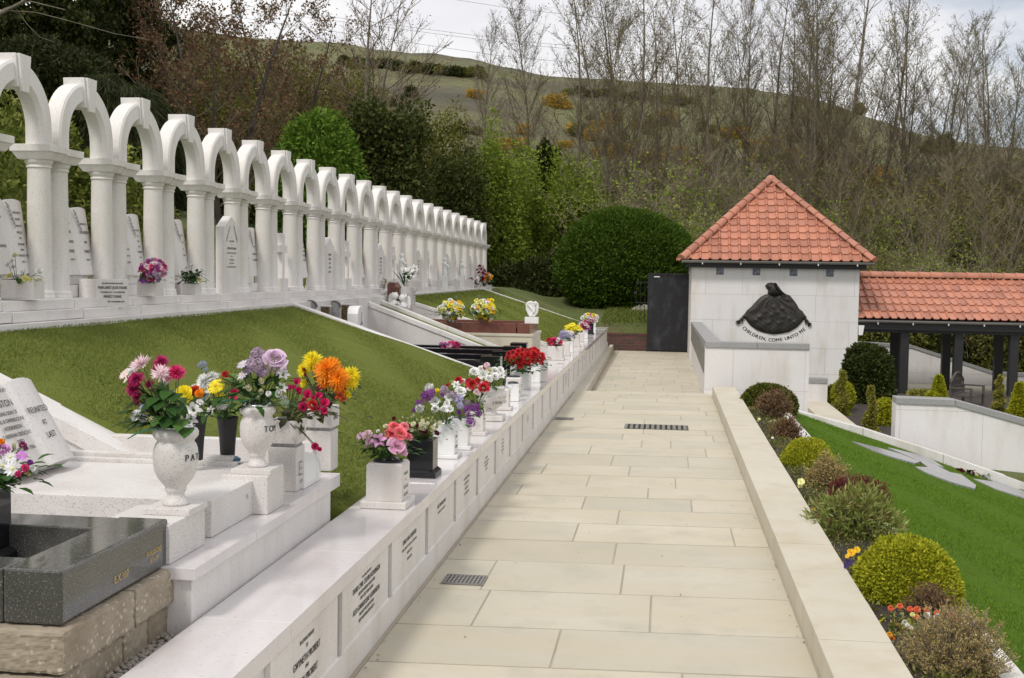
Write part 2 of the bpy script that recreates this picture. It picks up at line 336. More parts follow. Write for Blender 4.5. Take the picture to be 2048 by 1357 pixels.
xs = np.unique(np.concatenate([np.linspace(-60, -12, 25), np.linspace(-12, 12, 61), [-5.2, -5.1, -1.8, -1.7, 1.5, 1.6], np.linspace(12, 70, 30)]))
ys = np.unique(np.concatenate([np.linspace(-10, 17, 28), [17.2, 17.3, 30.4, 30.6, 32.1, 32.3, 33.2, 33.4], np.linspace(17.5, 29.3, 20), np.linspace(31.6, 80, 50)]))
XX, YY = np.meshgrid(xs, ys); ZZ = ground_z(XX, YY) + np.where((YY > 32), vnoise(XX, YY, 5) * .12, 0)
def gridmesh(name, XX, YY, ZZ, mat, smooth=True):
    h, w = XX.shape; i = np.arange(h * w).reshape(h, w)
    Fq = np.stack([i[:-1, :-1], i[:-1, 1:], i[1:, 1:], i[1:, :-1]], -1).reshape(-1, 4)
    return npmesh(name, np.stack([XX, YY, ZZ], -1).reshape(-1, 3), Fq, mat, smooth)
tag(link('ground', gridmesh('ground', XX, YY, ZZ, M['ground'], False)), kind='structure')
def sky_t(a):            # steepness of the skyline seen along the direction X / Y = a
    return np.interp(a, [-.9, -.5, -.28, -.25, -.19, -.14, -.1, -.05, 0, .06, .11, .14, .17, .21, .26, .3, .5, .9], [.23, .21, .185, .180, .176, .168, .160, .154, .150, .146, .141, .133, .120, .107, .099, .094, .08, .05])
Rr = 72 + 760 * np.linspace(0, 1, 90) ** 1.8; Aa = np.linspace(-1.0, 1.0, 200)
AA, RRg = np.meshgrid(Aa, Rr); hx = AA * RRg; hy = RRg
hs = np.clip((RRg - 66) / 334, 0, 1); hz = 3.6 + sky_t(AA) * 400 * hs ** 1.04 + vnoise(hx, hy, 28) * 1.2 * np.clip((RRg - 75) / 60, 0, 1) + vnoise(hx, hy, 9) * .35
hz = np.where(RRg > 400, hz - (RRg - 400) * .02, hz)
tag(link('hill', gridmesh('hill', hx, hy, hz, M['hill'])), kind='structure')
def hill_z(X, Y):
    a = X / Y; s = np.clip((Y - 66) / 334, 0, 1); return float(3.6 + sky_t(a) * 400 * s ** 1.04 + vnoise(X, Y, 28) * 1.2 * np.clip((Y - 75) / 60, 0, 1) + vnoise(X, Y, 9) * .35)
def gz(X, Y): return float(hill_z(X, Y)) if Y > 74 else float(ground_z(np.array(X), np.array(Y)))

# ------------------------------------------------------------------ path
rows = [3.2, 3.9, 4.62, 5.36, 5.96, 6.66, 7.36, 7.96, 8.55, 9.07, 9.58, 10.05, 10.61, 11.18, 11.84, 12.4, 12.95, 13.45, 13.9, 14.38, 14.85, 15.35, 15.85, 16.35, 16.85, 17.35, 17.72, 18.12]
SK = .055
def zz(x, y): return P(800 + x / 2.56, 900 + y / 2.56, 'z', 0).x
J = {2: [zz(1445, 1155)], 3: [zz(800, 1010), zz(1975, 1060)], 4: [zz(415, 810), zz(1283, 840)], 5: [zz(455, 640), zz(1140, 660)], 6: [zz(1100, 530)], 7: [zz(900, 425), zz(1703, 446)],
     8: [zz(1118, 345)], 9: [zz(942, 270), zz(1492, 285)], 10: [zz(616, 200), zz(1271, 215)], 11: [zz(965, 155), zz(1410, 165)], 12: [zz(740, 95), zz(1175, 105)], 13: [zz(1088, 52), zz(1474, 62)]}
random.seed(3)
b = MB(); g = .006
def slab(x0, x1, y0, y1, z):
    d = random.uniform(-.0015, .0015)
    f = lambda x, y, zz_: (x, y + SK * (x + .3), zz_ + d)
    b.add([f(x0 + g, y0 + g, z), f(x1 - g, y0 + g, z), f(x1 - g, y1 - g, z), f(x0 + g, y1 - g, z), f(x0 + g, y0 + g, z - .03), f(x1 - g, y0 + g, z - .03), f(x1 - g, y1 - g, z - .03), f(x0 + g, y1 - g, z - .03)],
          [(0, 1, 2, 3), (4, 5, 1, 0), (5, 6, 2, 1), (6, 7, 3, 2), (7, 4, 0, 3)])
for i in range(len(rows) - 1):
    js = J.get(i) or sorted(random.uniform(-1.0, -.2) + k * random.uniform(.75, 1.0) for k in range(2))
    e = [-1.325] + sorted(x for x in js if -1.2 < x < .6) + [.725]
    for x0, x1 in zip(e[:-1], e[1:]): slab(x0, x1, rows[i], rows[i + 1], 0)
yy = 18.3; i = 0            # the lower length beyond the step
while yy < 30.2:
    dy = random.choice([.45, .55, .62]); e = [-1.1] + [-1.1 + .58 * (k + (i % 2) * .5 + random.uniform(.25, .5)) for k in range(3)] + [.64]
    for x0, x1 in zip(e[:-1], e[1:]):
        if x1 - x0 > .1: slab(x0, x1, yy, min(yy + dy, 30.3), -.15)
    yy += dy; i += 1
path_m = M['sand']
def _slabvar(m):
    t = m.node_tree; gme = t.nodes.new('ShaderNodeNewGeometry'); bb = t.nodes['Principled BSDF']; prev = bb.inputs['Base Color'].links[0].from_socket
    c = mix(m, prev, ramp(m, gme.outputs['Random Per Island'], [(0, (.87, .88, .87)), (.3, (.95, .96, .95)), (.6, (1, .985, .95)), (1, (1.05, 1.03, 1.0))]), 1., 'MULTIPLY')
    w = ramp(m, noise(m, 1.1, 6, .6, (.5, 2.5, 1)).outputs['Fac'], [(.4, G1), (.72, (.55,)*3)]); c = mix(m, c, (.50, .42, .29), w)
    c = mix(m, c, (.41, .385, .31), ramp(m, noise(m, 2.6, 8, .7).outputs['Fac'], [(.50, G1), (.70, (.75,)*3)])); setcol(m, mix(m, c, (.26, .23, .17), ramp(m, noise(m, 34, 3, .6).outputs['Fac'], [(.70, G1), (.76, (.6,)*3)])))
_slabvar(path_m)
tag(b.build('path', path_m), kind='structure')
b = MB(); b.box(-1.36, .74, 3, 18.12, -.05, -.004); b.box(-1.36, .66, 18.12, 30.4, -.2, -.154); tag(b.build('path_bedding', M['joint']), kind='structure')
b = MB(); b.hexa([(-1.36, 17.98, -.2), (.80, 18.10, -.2), (.80, 18.32, -.2), (-1.36, 18.2, -.2)], [(-1.36, 17.98, .002), (.80, 18.10, .002), (.80, 18.32, .002), (-1.36, 18.2, .002)])
tag(b.build('path_step', M['kerbsand'], bevel=.006), kind='structure')
# right kerb (laid blocks), left far kerb
def kerb(name, y0, y1, step, fx0, fx1, z0, z1, label):
    t = thing(name, label, 'kerb', (0, y0, 0)); k = MB(); y = y0; random.seed(int(y0 * 10)); n = 0
    while y < y1 - .2:
        e = min(y + step * random.uniform(.85, 1.1), y1); d = random.uniform(-.002, .002)
        k.hexa([(fx0(y), y + .003 - y0, z0), (fx1(y), y + .003 - y0, z0), (fx1(e), e - .003 - y0, z0), (fx0(e), e - .003 - y0, z0)], [(fx0(y), y + .003 - y0, z1 + d), (fx1(y), y + .003 - y0, z1 + d), (fx1(e), e - .003 - y0, z1 + d), (fx0(e), e - .003 - y0, z1 + d)])
        y = e; n += 1
    k.build('kerb_blocks', M['kerbsand'], t, bevel=.004)
    q = MB(); q.hexa([(fx0(y0) + .006, .01, z0), (fx1(y0) - .006, .01, z0), (fx1(y1) - .006, y1 - y0 - .01, z0), (fx0(y1) + .006, y1 - y0 - .01, z0)], [(fx0(y0) + .006, .01, z1 - .01), (fx1(y0) - .006, .01, z1 - .01), (fx1(y1) - .006, y1 - y0 - .01, z1 - .01), (fx0(y1) + .006, y1 - y0 - .01, z1 - .01)])
    q.build('mortar', M['joint'], t)
kerb('sandstone_kerb', 2.8, 18.0, .74, lambda y: .73, lambda y: 1.06, -.1, .142, 'long pale sandstone kerb between the path and the planted bed')
kerb('sandstone_kerb', 18.22, 30.2, 1.9, lambda y: -1.345, lambda y: -1.16 - .008 * (y - 18), -.2, .0, 'low sandstone kerb at the foot of the inscribed wall beyond the step')
# bed and its stone edging
b = MB(); b.box(1.06, 1.5, 2.8, 17.3, -.25, .05); bedo = tag(b.build('bed_soil', M['soil']), kind='structure')
t = thing('stone_edging', 'pale grey stone edging between the planted bed and the right lawn', 'edging', (1.5, 3, 0)); b = MB(); y = 0
while y < 14.2: b.box(0, .165, y + .003, min(y + .9, 14.2), -.6, .0 + random.uniform(-.002, .002)); y += .9
b.build('edging_blocks', M['marble'], t, bevel=.004)

# ------------------------------------------------------------------ lawns
def bank(Xv): return .495 + (Xv + 1.69) / (-4.4 + 1.69) * .845
def skirt(b, nx, ny, d=.35):
    w = nx + 1; loop = [i for i in range(w)] + [j * w + nx for j in range(1, ny + 1)] + [ny * w + i for i in range(nx - 1, -1, -1)] + [j * w for j in range(ny - 1, 0, -1)]
    n0 = len(b.v); b.v += [(b.v[i][0], b.v[i][1], b.v[i][2] - d) for i in loop]; n = len(loop)
    for k in range(n): b.f.append((loop[k], loop[(k + 1) % n], n0 + (k + 1) % n, n0 + k)); b.mi.append(0)
def lawn_left(name, y0, y1, y0b=None):
    b = MB(); nx, ny = 24, 40; i0 = len(b.v)
    for j in range(ny + 1):
        for i in range(nx + 1):
            u = i / nx; x = -1.69 - u * 2.73; ya = y0 + (0 if y0b is None else (y0b - y0) * u); y = ya + (y1 - ya) * j / ny
            b.v.append((x, y, bank(x) + .02 * math.sin(u * math.pi) + .006 * math.sin(x * 5 + y * 3)))
    for j in range(ny):
        for i in range(nx):
            a = j * (nx + 1) + i; b.f.append((a, a + nx + 1, a + nx + 2, a + 1)); b.mi.append(0)
    skirt(b, nx, ny); return tag(b.build(name, M['turf'], smooth=True), kind='structure')
lawn_left('lawn', 6.25, 13.85); lawn_left('lawn', 20.62, 28.9); 
LR = lambda X: -.055 - .325 * (X - 1.665)
b = MB(); nx, ny = 30, 60
for j in range(ny + 1):
    for i in range(nx + 1):
        x = 1.665 + 8.0 * i / nx; y = 2.5 + 14.72 * j / ny; b.v.append((x, y, LR(x) + .01 * math.sin(x * 3 + y * 1.7)))
for j in range(ny):
    for i in range(nx):
        a = j * (nx + 1) + i; b.f.append((a, a + 1, a + nx + 2, a + nx + 1)); b.mi.append(0)
skirt(b, nx, ny, .6); tag(b.build('lawn', M['turfr'], smooth=True), kind='structure')
def blades(name, pts, h, w, mat, label=None):
    n = len(pts); a = rng.uniform(0, 2 * np.pi, n); hh = h * rng.uniform(.5, 1.2, n); le = rng.normal(0, .5, (n, 2)) * hh[:, None]
    dx = np.cos(a) * w; dy = np.sin(a) * w; z0 = np.zeros(n)
    V = np.stack([pts + np.stack([-dx, -dy, z0], 1), pts + np.stack([dx, dy, z0], 1), pts + np.stack([le[:, 0], le[:, 1], hh], 1)], 1).reshape(-1, 3)
    o = link(name, npmesh(name, V, np.arange(3 * n).reshape(-1, 3), mat)); return tag(o, label, 'grass', kind='stuff')
def samp(n, y0, y1, x0, x1, pw=1.6):
    u = rng.uniform(0, 1, n) ** pw; y = y0 + (y1 - y0) * u; x = rng.uniform(x0, x1, n); return x, y
x, y = samp(150000, 6.27, 13.8, -4.38, -1.72, 1.3); blades('grass', np.stack([x, y, np.vectorize(bank)(x) + .014], 1), .016, .0032, M['l_turf'], 'short olive artificial grass on the sloping bank in the middle')
x, y = samp(40000, 20.65, 28.8, -4.38, -1.72, 1.2); blades('grass', np.stack([x, y, np.vectorize(bank)(x) + .012], 1), .028, .006, M['l_turf'], 'short green grass on the far sloping bank')
x = rng.uniform(1.68, 7.5, 170000); y = 3.5 + 13.7 * rng.uniform(0, 1, 170000) ** 1.2
# grey stone shapes set flush in the right lawn
def onlawn(px, py):
    n = Vector((.325, 0, 1)); d = Vector(M3 @ np.array([px - CX, CY - py, F])); o = Vector((0, 0, H)); p0 = Vector((1.665, 0, -.055))
    tt = (p0 - o).dot(n) / d.dot(n); return o + d * tt
shapes = [[(1704, 886), (1757, 899), (1800, 911), (1826, 921), (1842, 926), (1830, 930), (1786, 918), (1742, 903)],
          [(1775, 898), (1830, 911), (1862, 921), (1888, 938), (1872, 934), (1900, 948), (1922, 952), (1952, 974), (1950, 981), (1900, 967), (1846, 946), (1830, 937), (1856, 938), (1838, 925), (1812, 914)],
          [(1946, 961), (2000, 968), (2060, 990), (2060, 1003), (1990, 981)]]
sa = []
for k, sh in enumerate(shapes):
    pts = [onlawn(*q) for q in sh]; b = MB(); n = len(pts)
    b.add([p + Vector((0, 0, .022)) for p in pts] + [p - Vector((0, 0, .03)) for p in pts], [tuple(range(n))] + [(i, i + n, (i + 1) % n + n, (i + 1) % n) for i in range(n)])
    tag(b.build('stone_slab', M['wetstone']), ['thin jagged grey slab set in the right lawn, nearest the planted bed', 'largest jagged grey slab set in the right lawn', 'grey slab strip at the right edge of the lawn'][k], 'slab')
    sa.append(np.array([(p.x, p.y) for p in pts]))
def inpoly(x, y, pl):
    r = np.zeros(len(x), bool); j = len(pl) - 1
    for i in range(len(pl)):
        xi, yi = pl[i]; xj, yj = pl[j]; c = ((yi > y) != (yj > y)) & (x < (xj - xi) * (y - yi) / (yj - yi + 1e-12) + xi); r ^= c; j = i
    return r
keep = ~(inpoly(x, y, sa[0]) | inpoly(x, y, sa[1]) | inpoly(x, y, sa[2])); x, y = x[keep], y[keep]
blades('grass', np.stack([x, y, LR(x)], 1), .022, .0032, M['l_turfr'], 'bright green mown grass of the right hand lawn')
x = rng.uniform(-1.6, .9, 9000); y = 30.4 + 3.5 * rng.uniform(0, 1, 9000); blades('grass', np.stack([x, y, ground_z(x, y)], 1), .07, .010, M['l_wild'], 'rough grass behind the low brick wall')
x = rng.uniform(-9, -5.3, 26000); y = rng.uniform(8, 30, 26000); blades('grass', np.stack([x, y, ground_z(x, y)], 1), .07, .012, M['l_wild'], 'rough grass slope behind the white arches')

# ------------------------------------------------------------------ inscribed wall along the path
wt = thing('memorial_wall', 'long low marble wall with inscribed panels along the left of the path', 'wall', (-1.355, 3, 0))
def zc(y): return .485 if y < 6 else .495
b = MB(); y = 0.1; random.seed(5)
while y < 26.0:
    e = min(y + 1.12, 26.0); d = random.uniform(-.001, .001); b.box(-.335, .018, y + .0015, e - .0015, .425, .495 + d); y = e
b.build('coping', M['marble_pol'], wt, bevel=.003)
b = MB(); b.box(-.30, -.012, .1, 26.0, -.3, .424)                # core behind the facing
b.build('core', M['marble'], wt)
b = MB(); y = .1
while y < 26: e = min(y + 1.4, 26.0); b.box(-.012, .012, y + .001, e - .001, -.05, .14); y = e
b.build('plinth', M['marble'], wt, bevel=.003)
TX = [[('IN LOVING MEMORY', .015, .075), ('OF', .015, .045), ('GWYNETH PROBERT', .028, -.005), ('AND', .015, -.035), ('JOSEPH PROBERT', .028, -.085), ('REUNITED', .016, -.115)],
      [('IN LOVING MEMORY OF', .012, .095), ('DAVID CYRIL CALVIN HODKINSON', .024, .058), ('BELOVED HUSBAND AND FATHER', .015, .030), ('DIED 17 JULY 2006 AGED 82', .015, .003), ('ALSO GWENDOLINE HODKINSON', .024, -.040), ('BELOVED WIFE AND MOTHER', .015, -.068), ('DIED 4 NOVEMBER 2008 AGED 74', .015, -.096)],
      [('CAROL ANN CARPENTER', .023, .05), ('BORN 1 JANUARY 1957 DIED 21 OCTOBER 1966', .013, .015), ('REUNITED WITH', .013, -.02), ('MAM AND DAD', .013, -.055)],
      [('ERIC DAYNNE JONES', .022, .055), ('LIFE PARTED TO 7 AUGUST 1999', .013, .02)],
      [('WITH TREASURED MEMORIES', .014, .06), ('OF ERIC GWYN AND', .014, .025), ('BELOVED SONS', .014, -.01), ('TO ALL MEN OF WALES', .014, -.045)],
      [('IN LOVING MEMORY', .012, .06), ('WYN REES AND GWYNETH REES', .012, .03), ('DEAR AND LOVED', .016, 0), ('AGED 82 AND 74', .012, -.03)],
      [('WE ALWAYS', .012, .07), ('THINK OF YOU AND', .012, .04), ('FOR EVER MISSED', .012, .01), ('FROM YOUR LOVING', .012, -.02), ('FAMILY', .012, -.05)], None,
      [('IN LOVING', .012, .05), ('MEMORY OF OUR', .012, .02), ('PARENTS', .012, -.01)], None, None, None, None,
      [('IN LOVING', .02, .07), ('MEMORY OF', .02, .035), ('DEAR MOTHER', .02, 0), ('AND FATHER', .02, -.035), ('AT REST', .02, -.07)], [('AT REST', .016, .06)], None, [('MEMORIES', .02, .06)], [('MEMORIES', .02, .05), ('OF ALL', .02, .02)], None, [('IN LOVING', .02, .05), ('MEMORY', .02, .02)]]
PB = 4.935 - 3                                  # end of the first panel (dark reveal)
for k in range(-2, 26):
    y1 = PB + .945 * k; y0 = y1 - .945
    if y1 > 26: break
    s = MB(); s.box(-.012, .012, y0 + .012 if y0 > .1 else .1, y0 + .055, .14, .424) if y0 + .055 > .1 else None
    if y0 + .055 > .1: s.build('pilaster', M['marble'], wt, bevel=.002)
    if y0 + .055 < .1: continue
    r = MB(); r.box(-.012, -.004, y1 + .000 - .03, y1 + .012, .14, .424); r.build('dark_bar', M['granite_grey'], wt)  # set-back dark grey bar between two panels
    p = MB(); p.box(-.0115, .003, y0 + .056, y1 - .031, .1405, .4235); po = p.build('panel', M['marble'], wt, bevel=.002)
    f = MB(); f.add([(.003, y0 + .056, .146), (.0115, y0 + .056, .1395), (.0115, y1 - .031, .1395), (.003, y1 - .031, .146)], [(0, 3, 2, 1)]); f.build('sill', M['marble'], wt)
    tx = TX[k] if 0 <= k < len(TX) else None
    if tx: lettering([(a_, h_ * 1.08, y_) for a_, h_, y_ in tx], po, (.0045, (y0 + y1) / 2 + .0, .285), RX, cond=.88, bold=.0013)
b = MB(); b.box(-.012, .034, .1, 15.0, -.02, .003); b.build('mortar_edge', M['joint'], wt)

# ------------------------------------------------------------------ memorial arches
UC = 1.0275
edge = thing('terrace_edging', 'long stone edging and steps carrying the row of white arches', 'edging', (-4.39, 5, 0)); b = MB(); y = 0; random.seed(2)
while y < 25.2:
    e = min(y + 1.18, 25.3); b.box(-.75, random.uniform(-.002, .002), y + .002, e - .002, 0.1, 1.385 + random.uniform(-.002, .002)); y = e
b.build('edging_blocks', M['marble'], edge, bevel=.004)
def make_arch():
    t = thing('memorial_arch', '', 'arch', (-4.755, 0, 0), 0, 'white arches of the memorial row')
    for s in (-1, 1):
        b = MB(); cy = s * .382
        b.lathe([(.112, 0), (.114, .015), (.105, .028), (.109, .04), (.103, .055), (.094, .062), (.090, .5), (.084, .985), (.093, .992), (.093, 1.003), (.086, 1.010), (.096, 1.022), (.104, 1.040), (.104, 1.05)], (0, cy, 0), 24)
        b.build('column', M['arch'], t, smooth=True).modifiers.new('es', 'EDGE_SPLIT').split_angle = rad(50)
        b = MB(); y0, y1 = (-.512, -.246) if s < 0 else (.246, .512)
        b.hexa([(-.115, y0 + .03 * (s > 0), 1.05), (.115, y0 + .03 * (s > 0), 1.05), (.115, y1 - .03 * (s < 0), 1.05), (-.115, y1 - .03 * (s < 0), 1.05)], [(-.15, y0, 1.105), (.15, y0, 1.105), (.15, y1, 1.105), (-.15, y1, 1.105)])
        b.box(-.16, .16, y0 - .004 * (s > 0), y1 + .004 * (s < 0), 1.1055, 1.16)
        b.build('impost', M['arch'], t, bevel=.003)
    b = MB(); n = 30; prof = [(.298, -.042), (.322, -.075), (.438, -.075), (.456, -.062), (.456, .062), (.438, .075), (.322, .075), (.298, .042)]
    ring = []
    for i in range(n + 3):
        if i == 0: ax, az, fy = 0, -.07, 1
        elif i == n + 2: ax, az, fy = 0, -.07, -1
        vs = []
        for r, x in prof:
            if i == 0: p = (x, r, 1.162)
            elif i == n + 2: p = (x, -r, 1.162)
            else:
                a = math.pi * (i - 1) / n; p = (x, r * math.cos(a), 1.275 + r * math.sin(a))
            vs.append(p)
        ring += vs
    m = len(prof); fs = [(i * m + k, i * m + (k + 1) % m, (i + 1) * m + (k + 1) % m, (i + 1) * m + k) for i in range(n + 2) for k in range(m)]
    b.add(ring, fs + [tuple(range(m))[::-1], tuple((n + 2) * m + k for k in range(m))])
    b.build('arch_ring', M['arch'], t, smooth=True).modifiers.new('es', 'EDGE_SPLIT').split_angle = rad(25)
    b = MB(); b.hexa([(-.09, -.070, 1.535), (.09, -.070, 1.535), (.09, .070, 1.535), (-.09, .070, 1.535)], [(-.09, -.10, 1.772), (.09, -.10, 1.772), (.09, .10, 1.772), (-.09, .10, 1.772)])
    b.hexa([(.09, -.048, 1.505), (.112, -.048, 1.505), (.112, .048, 1.505), (.09, .048, 1.505)], [(.09, -.08, 1.772), (.112, -.08, 1.772), (.112, .08, 1.772), (.09, .08, 1.772)])
    b.build('keystone', M['arch'], t, bevel=.003)
    b = MB(); b.box(-.33, .215, -.510, .510, -.075, -.001); b.build('upper_step', M['marble'], t, bevel=.004)
    b = MB(); b.box(-.34, .29, -.506, .506, -.150, -.076); b.build('lower_step', M['marble'], t, bevel=.004)
    return t
arches = []; a0 = make_arch()
def place_arch(o, k):
    yc = 9.32 + UC * k; zb = 1.535 - .0045 * (yc - 9); zt = 3.302 - .012 * (yc - 9.3)
    zk = (zt - zb) / 1.772; o.location = (-4.755, yc, zb); o.scale = (1, 1, zk)
    o['label'] = 'white stone arch, %s from the left in the memorial row' % ORD[k + 2]
    return yc, zb
for k in range(-2, 22):
    o = a0 if k == -2 else copy_tree(a0); place_arch(o, k); arches.append(o)

# headstones standing inside the arches
def book_stone(label, x, y, z, w, h, tilt, left, right, name='book_headstone', mats='marble', group=None, rz=0, sprig=True):
    t = thing(name, label, 'headstone', (x, y, z), rz, group); t.rotation_euler = (0, -tilt, rz)
    for s, tx in ((-1, left), (1, right)):
        b = MB(); n = 6; f = [];
        for j in range(n + 1):
            u = j / n; yy_ = s * w * u; xx = .018 * math.sin(u * math.pi) ** .7 + (.0 if u else -.006); f.append((xx, yy_))
        top = lambda u: h + .012 * math.sin(u * math.pi)
        vs = []; 
        for j, (xx, yy_) in enumerate(f): vs += [(xx, yy_, 0), (xx, yy_, top(j / n)), (-.09, yy_, 0), (-.09, yy_, top(j / n))]
        fs = []
        for j in range(n):
            a = j * 4; c = a + 4
            q = [(a, c, c + 1, a + 1), (a + 2, a + 3, c + 3, c + 2), (a + 1, c + 1, c + 3, a + 3), (a, a + 2, c + 2, c)]
            fs += q if s > 0 else [z_[::-1] for z_ in q]
        fs += [(0, 1, 3, 2), (4 * n, 4 * n + 2, 4 * n + 3, 4 * n + 1)]
        b.add(vs, fs); pg = b.build('page', M[mats], t, bevel=.002)
        if tx: lettering(tx, pg, (.022, s * w * .52, 0), RX, cond=.85, bold=.0006)
    if sprig:
        b = MB()
        for q in range(5):
            z0 = h * (.97 - .055 * q); b.tube([(.02, .0 + .012 * q, z0), (.032, .02 + .012 * q, z0 - .03), (.026, .03 + .012 * q, z0 - .075)], [.004, .006, .002], 5)
        b.build('carved_sprig', M['carving'], t, smooth=True)
    return t
def plinth(label, x0, x1, y0, y1, z0, z1, mat='marble', name='plinth_block', cat='plinth', bev=.004):
    t = MB(); t.box(-(x1 - x0) / 2, (x1 - x0) / 2, -(y1 - y0) / 2, (y1 - y0) / 2, 0, z1 - z0); o = t.build(name, M[mat], bevel=bev); o.location = ((x0 + x1) / 2, (y0 + y1) / 2, z0); return tag(o, label, cat)
def yk(k): return 9.32 + UC * k
def zk(k): return 1.535 - .0045 * (yk(k) - 9)
EV = [(('HODKINSON', .0, 0),)]
stones = {-1: ([('MICHAEL', .018, .42), ('DOWNS', .022, .2)], [('TREASURED', .017, .46), ('ELDEST', .017, .41), ('CHILD OF', .017, .36), ('PHYLLIS', .017, .31), ('AND', .013, .27), ('GWYNNE', .017, .22), ('BORN', .014, .18), ('18 AUGUST 1955', .017, .135), ('DIED 21', .013, .09)]),
          0: ([('LOVING', .017, .42), ('JEAN', .026, .345), ('WINIFRED', .022, .265), ('EVANS', .026, .185), ('AGED 10', .015, .12)], [('MEMORY OF', .017, .42), ('MAUREEN', .026, .345), ('MAY', .022, .265), ('EVANS', .026, .185), ('AGED 8', .015, .12)]),
          1: ([('IN', .015, .40), ('MEMORY', .015, .35), ('ANN', .017, .29), ('DAUGHTER', .015, .23), ('KIND AND', .015, .17), ('JONES', .018, .11)], [('PRECIOUS', .016, .41), ('FOR', .014, .36), ('EVER', .014, .31), ('OUR', .014, .26), ('TREASURE', .016, .21), ('AND', .014, .16)]),
          2: ([('IN', .015, .40), ('LOVING', .018, .34), ('MEMORY', .018, .28)], [('DEAR', .016, .4), ('SON', .016, .33), ('OF', .016, .26), ('DAVID', .016, .2)]),
          4: ([('CARPENTER', .018, .2), ('OUR', .015, .3)], [('DEAREST', .015, .34), ('DESMOND', .022, .25), ('CARPENTER', .022, .18)])}
desc = {-1: 'tilted open book headstone inside the arch at the left edge, beside pale yellow flowers', 0: 'tilted open book headstone inside the third arch, behind the square name stone', 1: 'tilted open book headstone inside the fourth arch, behind the pink and purple bouquet', 2: 'open book headstone half hidden between columns, behind the white flowers with dark leaves', 4: 'open book headstone inside the seventh arch, just right of the pointed stone'}
for k, (l_, r_) in stones.items():
    book_stone(desc[k], -4.80, yk(k) + .10, zk(k) + .18, .255, .56, rad(9.5 if k < 4 else 5), l_, r_)
    b = MB(); b.box(-.17, .08, -.25, .25, 0, .10); b.box(-.2, .11, -.28, .0, .102, .20) if k == 4 else b.box(-.13, .04, -.2, .2, .102, .18)
    t = b.build('headstone_base', M['marble'], bevel=.003); t.location = (-4.86, yk(k) + .06, zk(k)); tag(t, 'two course stone base under the open book headstone of the %s arch' % ORD[k + 2], 'plinth')
# pointed stone in the sixth arch
t = thing('pointed_headstone', 'upright pointed white headstone with long inscription inside the sixth arch', 'headstone', (-4.66, yk(3) + .12, zk(3) - .07))
b = MB(); b.prism([(-.21, 0), (.21, 0), (.21, .78), (0, .90), (-.21, .78)], lambda u, v, w: (w, u, v), -.10, 0); st = b.build('slab', M['marble'], t, bevel=.004)
lettering([('IN', .014, .66), ('LOVING MEMORY', .017, .62), ('OF', .014, .585), ('EDWIN DAVID EVANS', .024, .54), ('BELOVED SON OF DAVID AND GWEN', .014, .495), ('BORN', .013, .46), ('1 OCTOBER 1956', .016, .42), ('DIED 21 OCTOBER', .014, .385), ('SAFE IN THE ARMS OF JESUS HE LIES', .015, .345)], st, (.003, 0, 0), RX, cond=.8, bold=.0006)
b = MB()
for s in (-1, 1):
    for q in range(5): b.tube([(.002, s * (.05 + .022 * q), .80 - .03 * q), (.008, s * (.07 + .022 * q), .78 - .035 * q), (.002, s * (.065 + .022 * q), .755 - .035 * q)], [.003, .005, .002], 5)
b.build('carved_sprigs', M['carving'], t)
# the further arches: one headstone each
for k in range(5, 22):
    kind = k % 3; tt = 'headstone in the %s arch' % ORD[k + 2]
    tx = [('MEMORY', .03, .46), ('OF OUR', .03, .40), ('DEAR', .03, .34), ('CHILD', .03, .28), ('AGED 9', .03, .22)]
    if kind == 0: book_stone('pale open book ' + tt, -4.80, yk(k) + .08, zk(k) + .17, .24, .5, rad(9), tx, tx, sprig=False)
    elif kind == 1:
        t = thing('pointed_headstone', 'pale pointed ' + tt, 'headstone', (-4.72, yk(k) + .05, zk(k))); b = MB()
        b.prism([(-.2, 0), (.2, 0), (.2, .62), (0, .74), (-.2, .62)], lambda u, v, w: (w, u, v), -.09, 0); q = b.build('slab', M['marble'], t, bevel=.004); lettering(tx, q, (.003, 0, .02), RX, bold=.001)
    else:
        t = thing('cross_headstone', 'pale stone cross ' + tt, 'headstone', (-4.76, yk(k) + .05, zk(k))); b = MB()
        b.box(-.05, .05, -.15, .15, 0, .16); b.prism([(-.05, .16), (.05, .16), (.045, .48), (.14, .48), (.14, .57), (.045, .57), (.045, .72), (-.045, .72), (-.045, .57), (-.14, .57), (-.14, .48), (-.045, .48)], lambda u, v, w: (w, u, v), -.035, .035)
        b.build('cross', M['marble'], t, bevel=.003)
    if k >= 10 and k % 2 == 0:
        b = MB(); b.box(-.09, .09, -.1, .1, 0, .2); q = b.build('vase_block', M['marble'], bevel=.004); q.location = (-4.56, yk(k) + .12, zk(k) - .07); tag(q, 'plain white stone vase block on the step of the %s arch' % ORD[k + 2], 'vase')
# small figures carved on stands in the far arches
for k, w in ((11, 'third'), (15, 'second'), (17, 'first')):
    b = MB(); b.box(-.07, .07, -.07, .07, 0, .3); b.lathe([(.05, .3), (.058, .36), (.045, .47), (.055, .55), (.03, .585), (.02, .6)], n=14); b.ball((0, 0, .635), .042, 12, 8)
    b.tube([(.03, -.05, .53), (.09, -.03, .48), (.10, 0, .51)], [.018, .014, .01], 6); b.tube([(.03, .05, .53), (.09, .03, .48), (.10, 0, .51)], [.018, .014, .01], 6)
    q = b.build('praying_figure', M['lily_white'], smooth=False); q.location = (-4.56, yk(k) - .1, zk(k) - .07); tag(q, 'small white praying figure on a stand before the %s arch' % ORD[k + 2], 'statue')

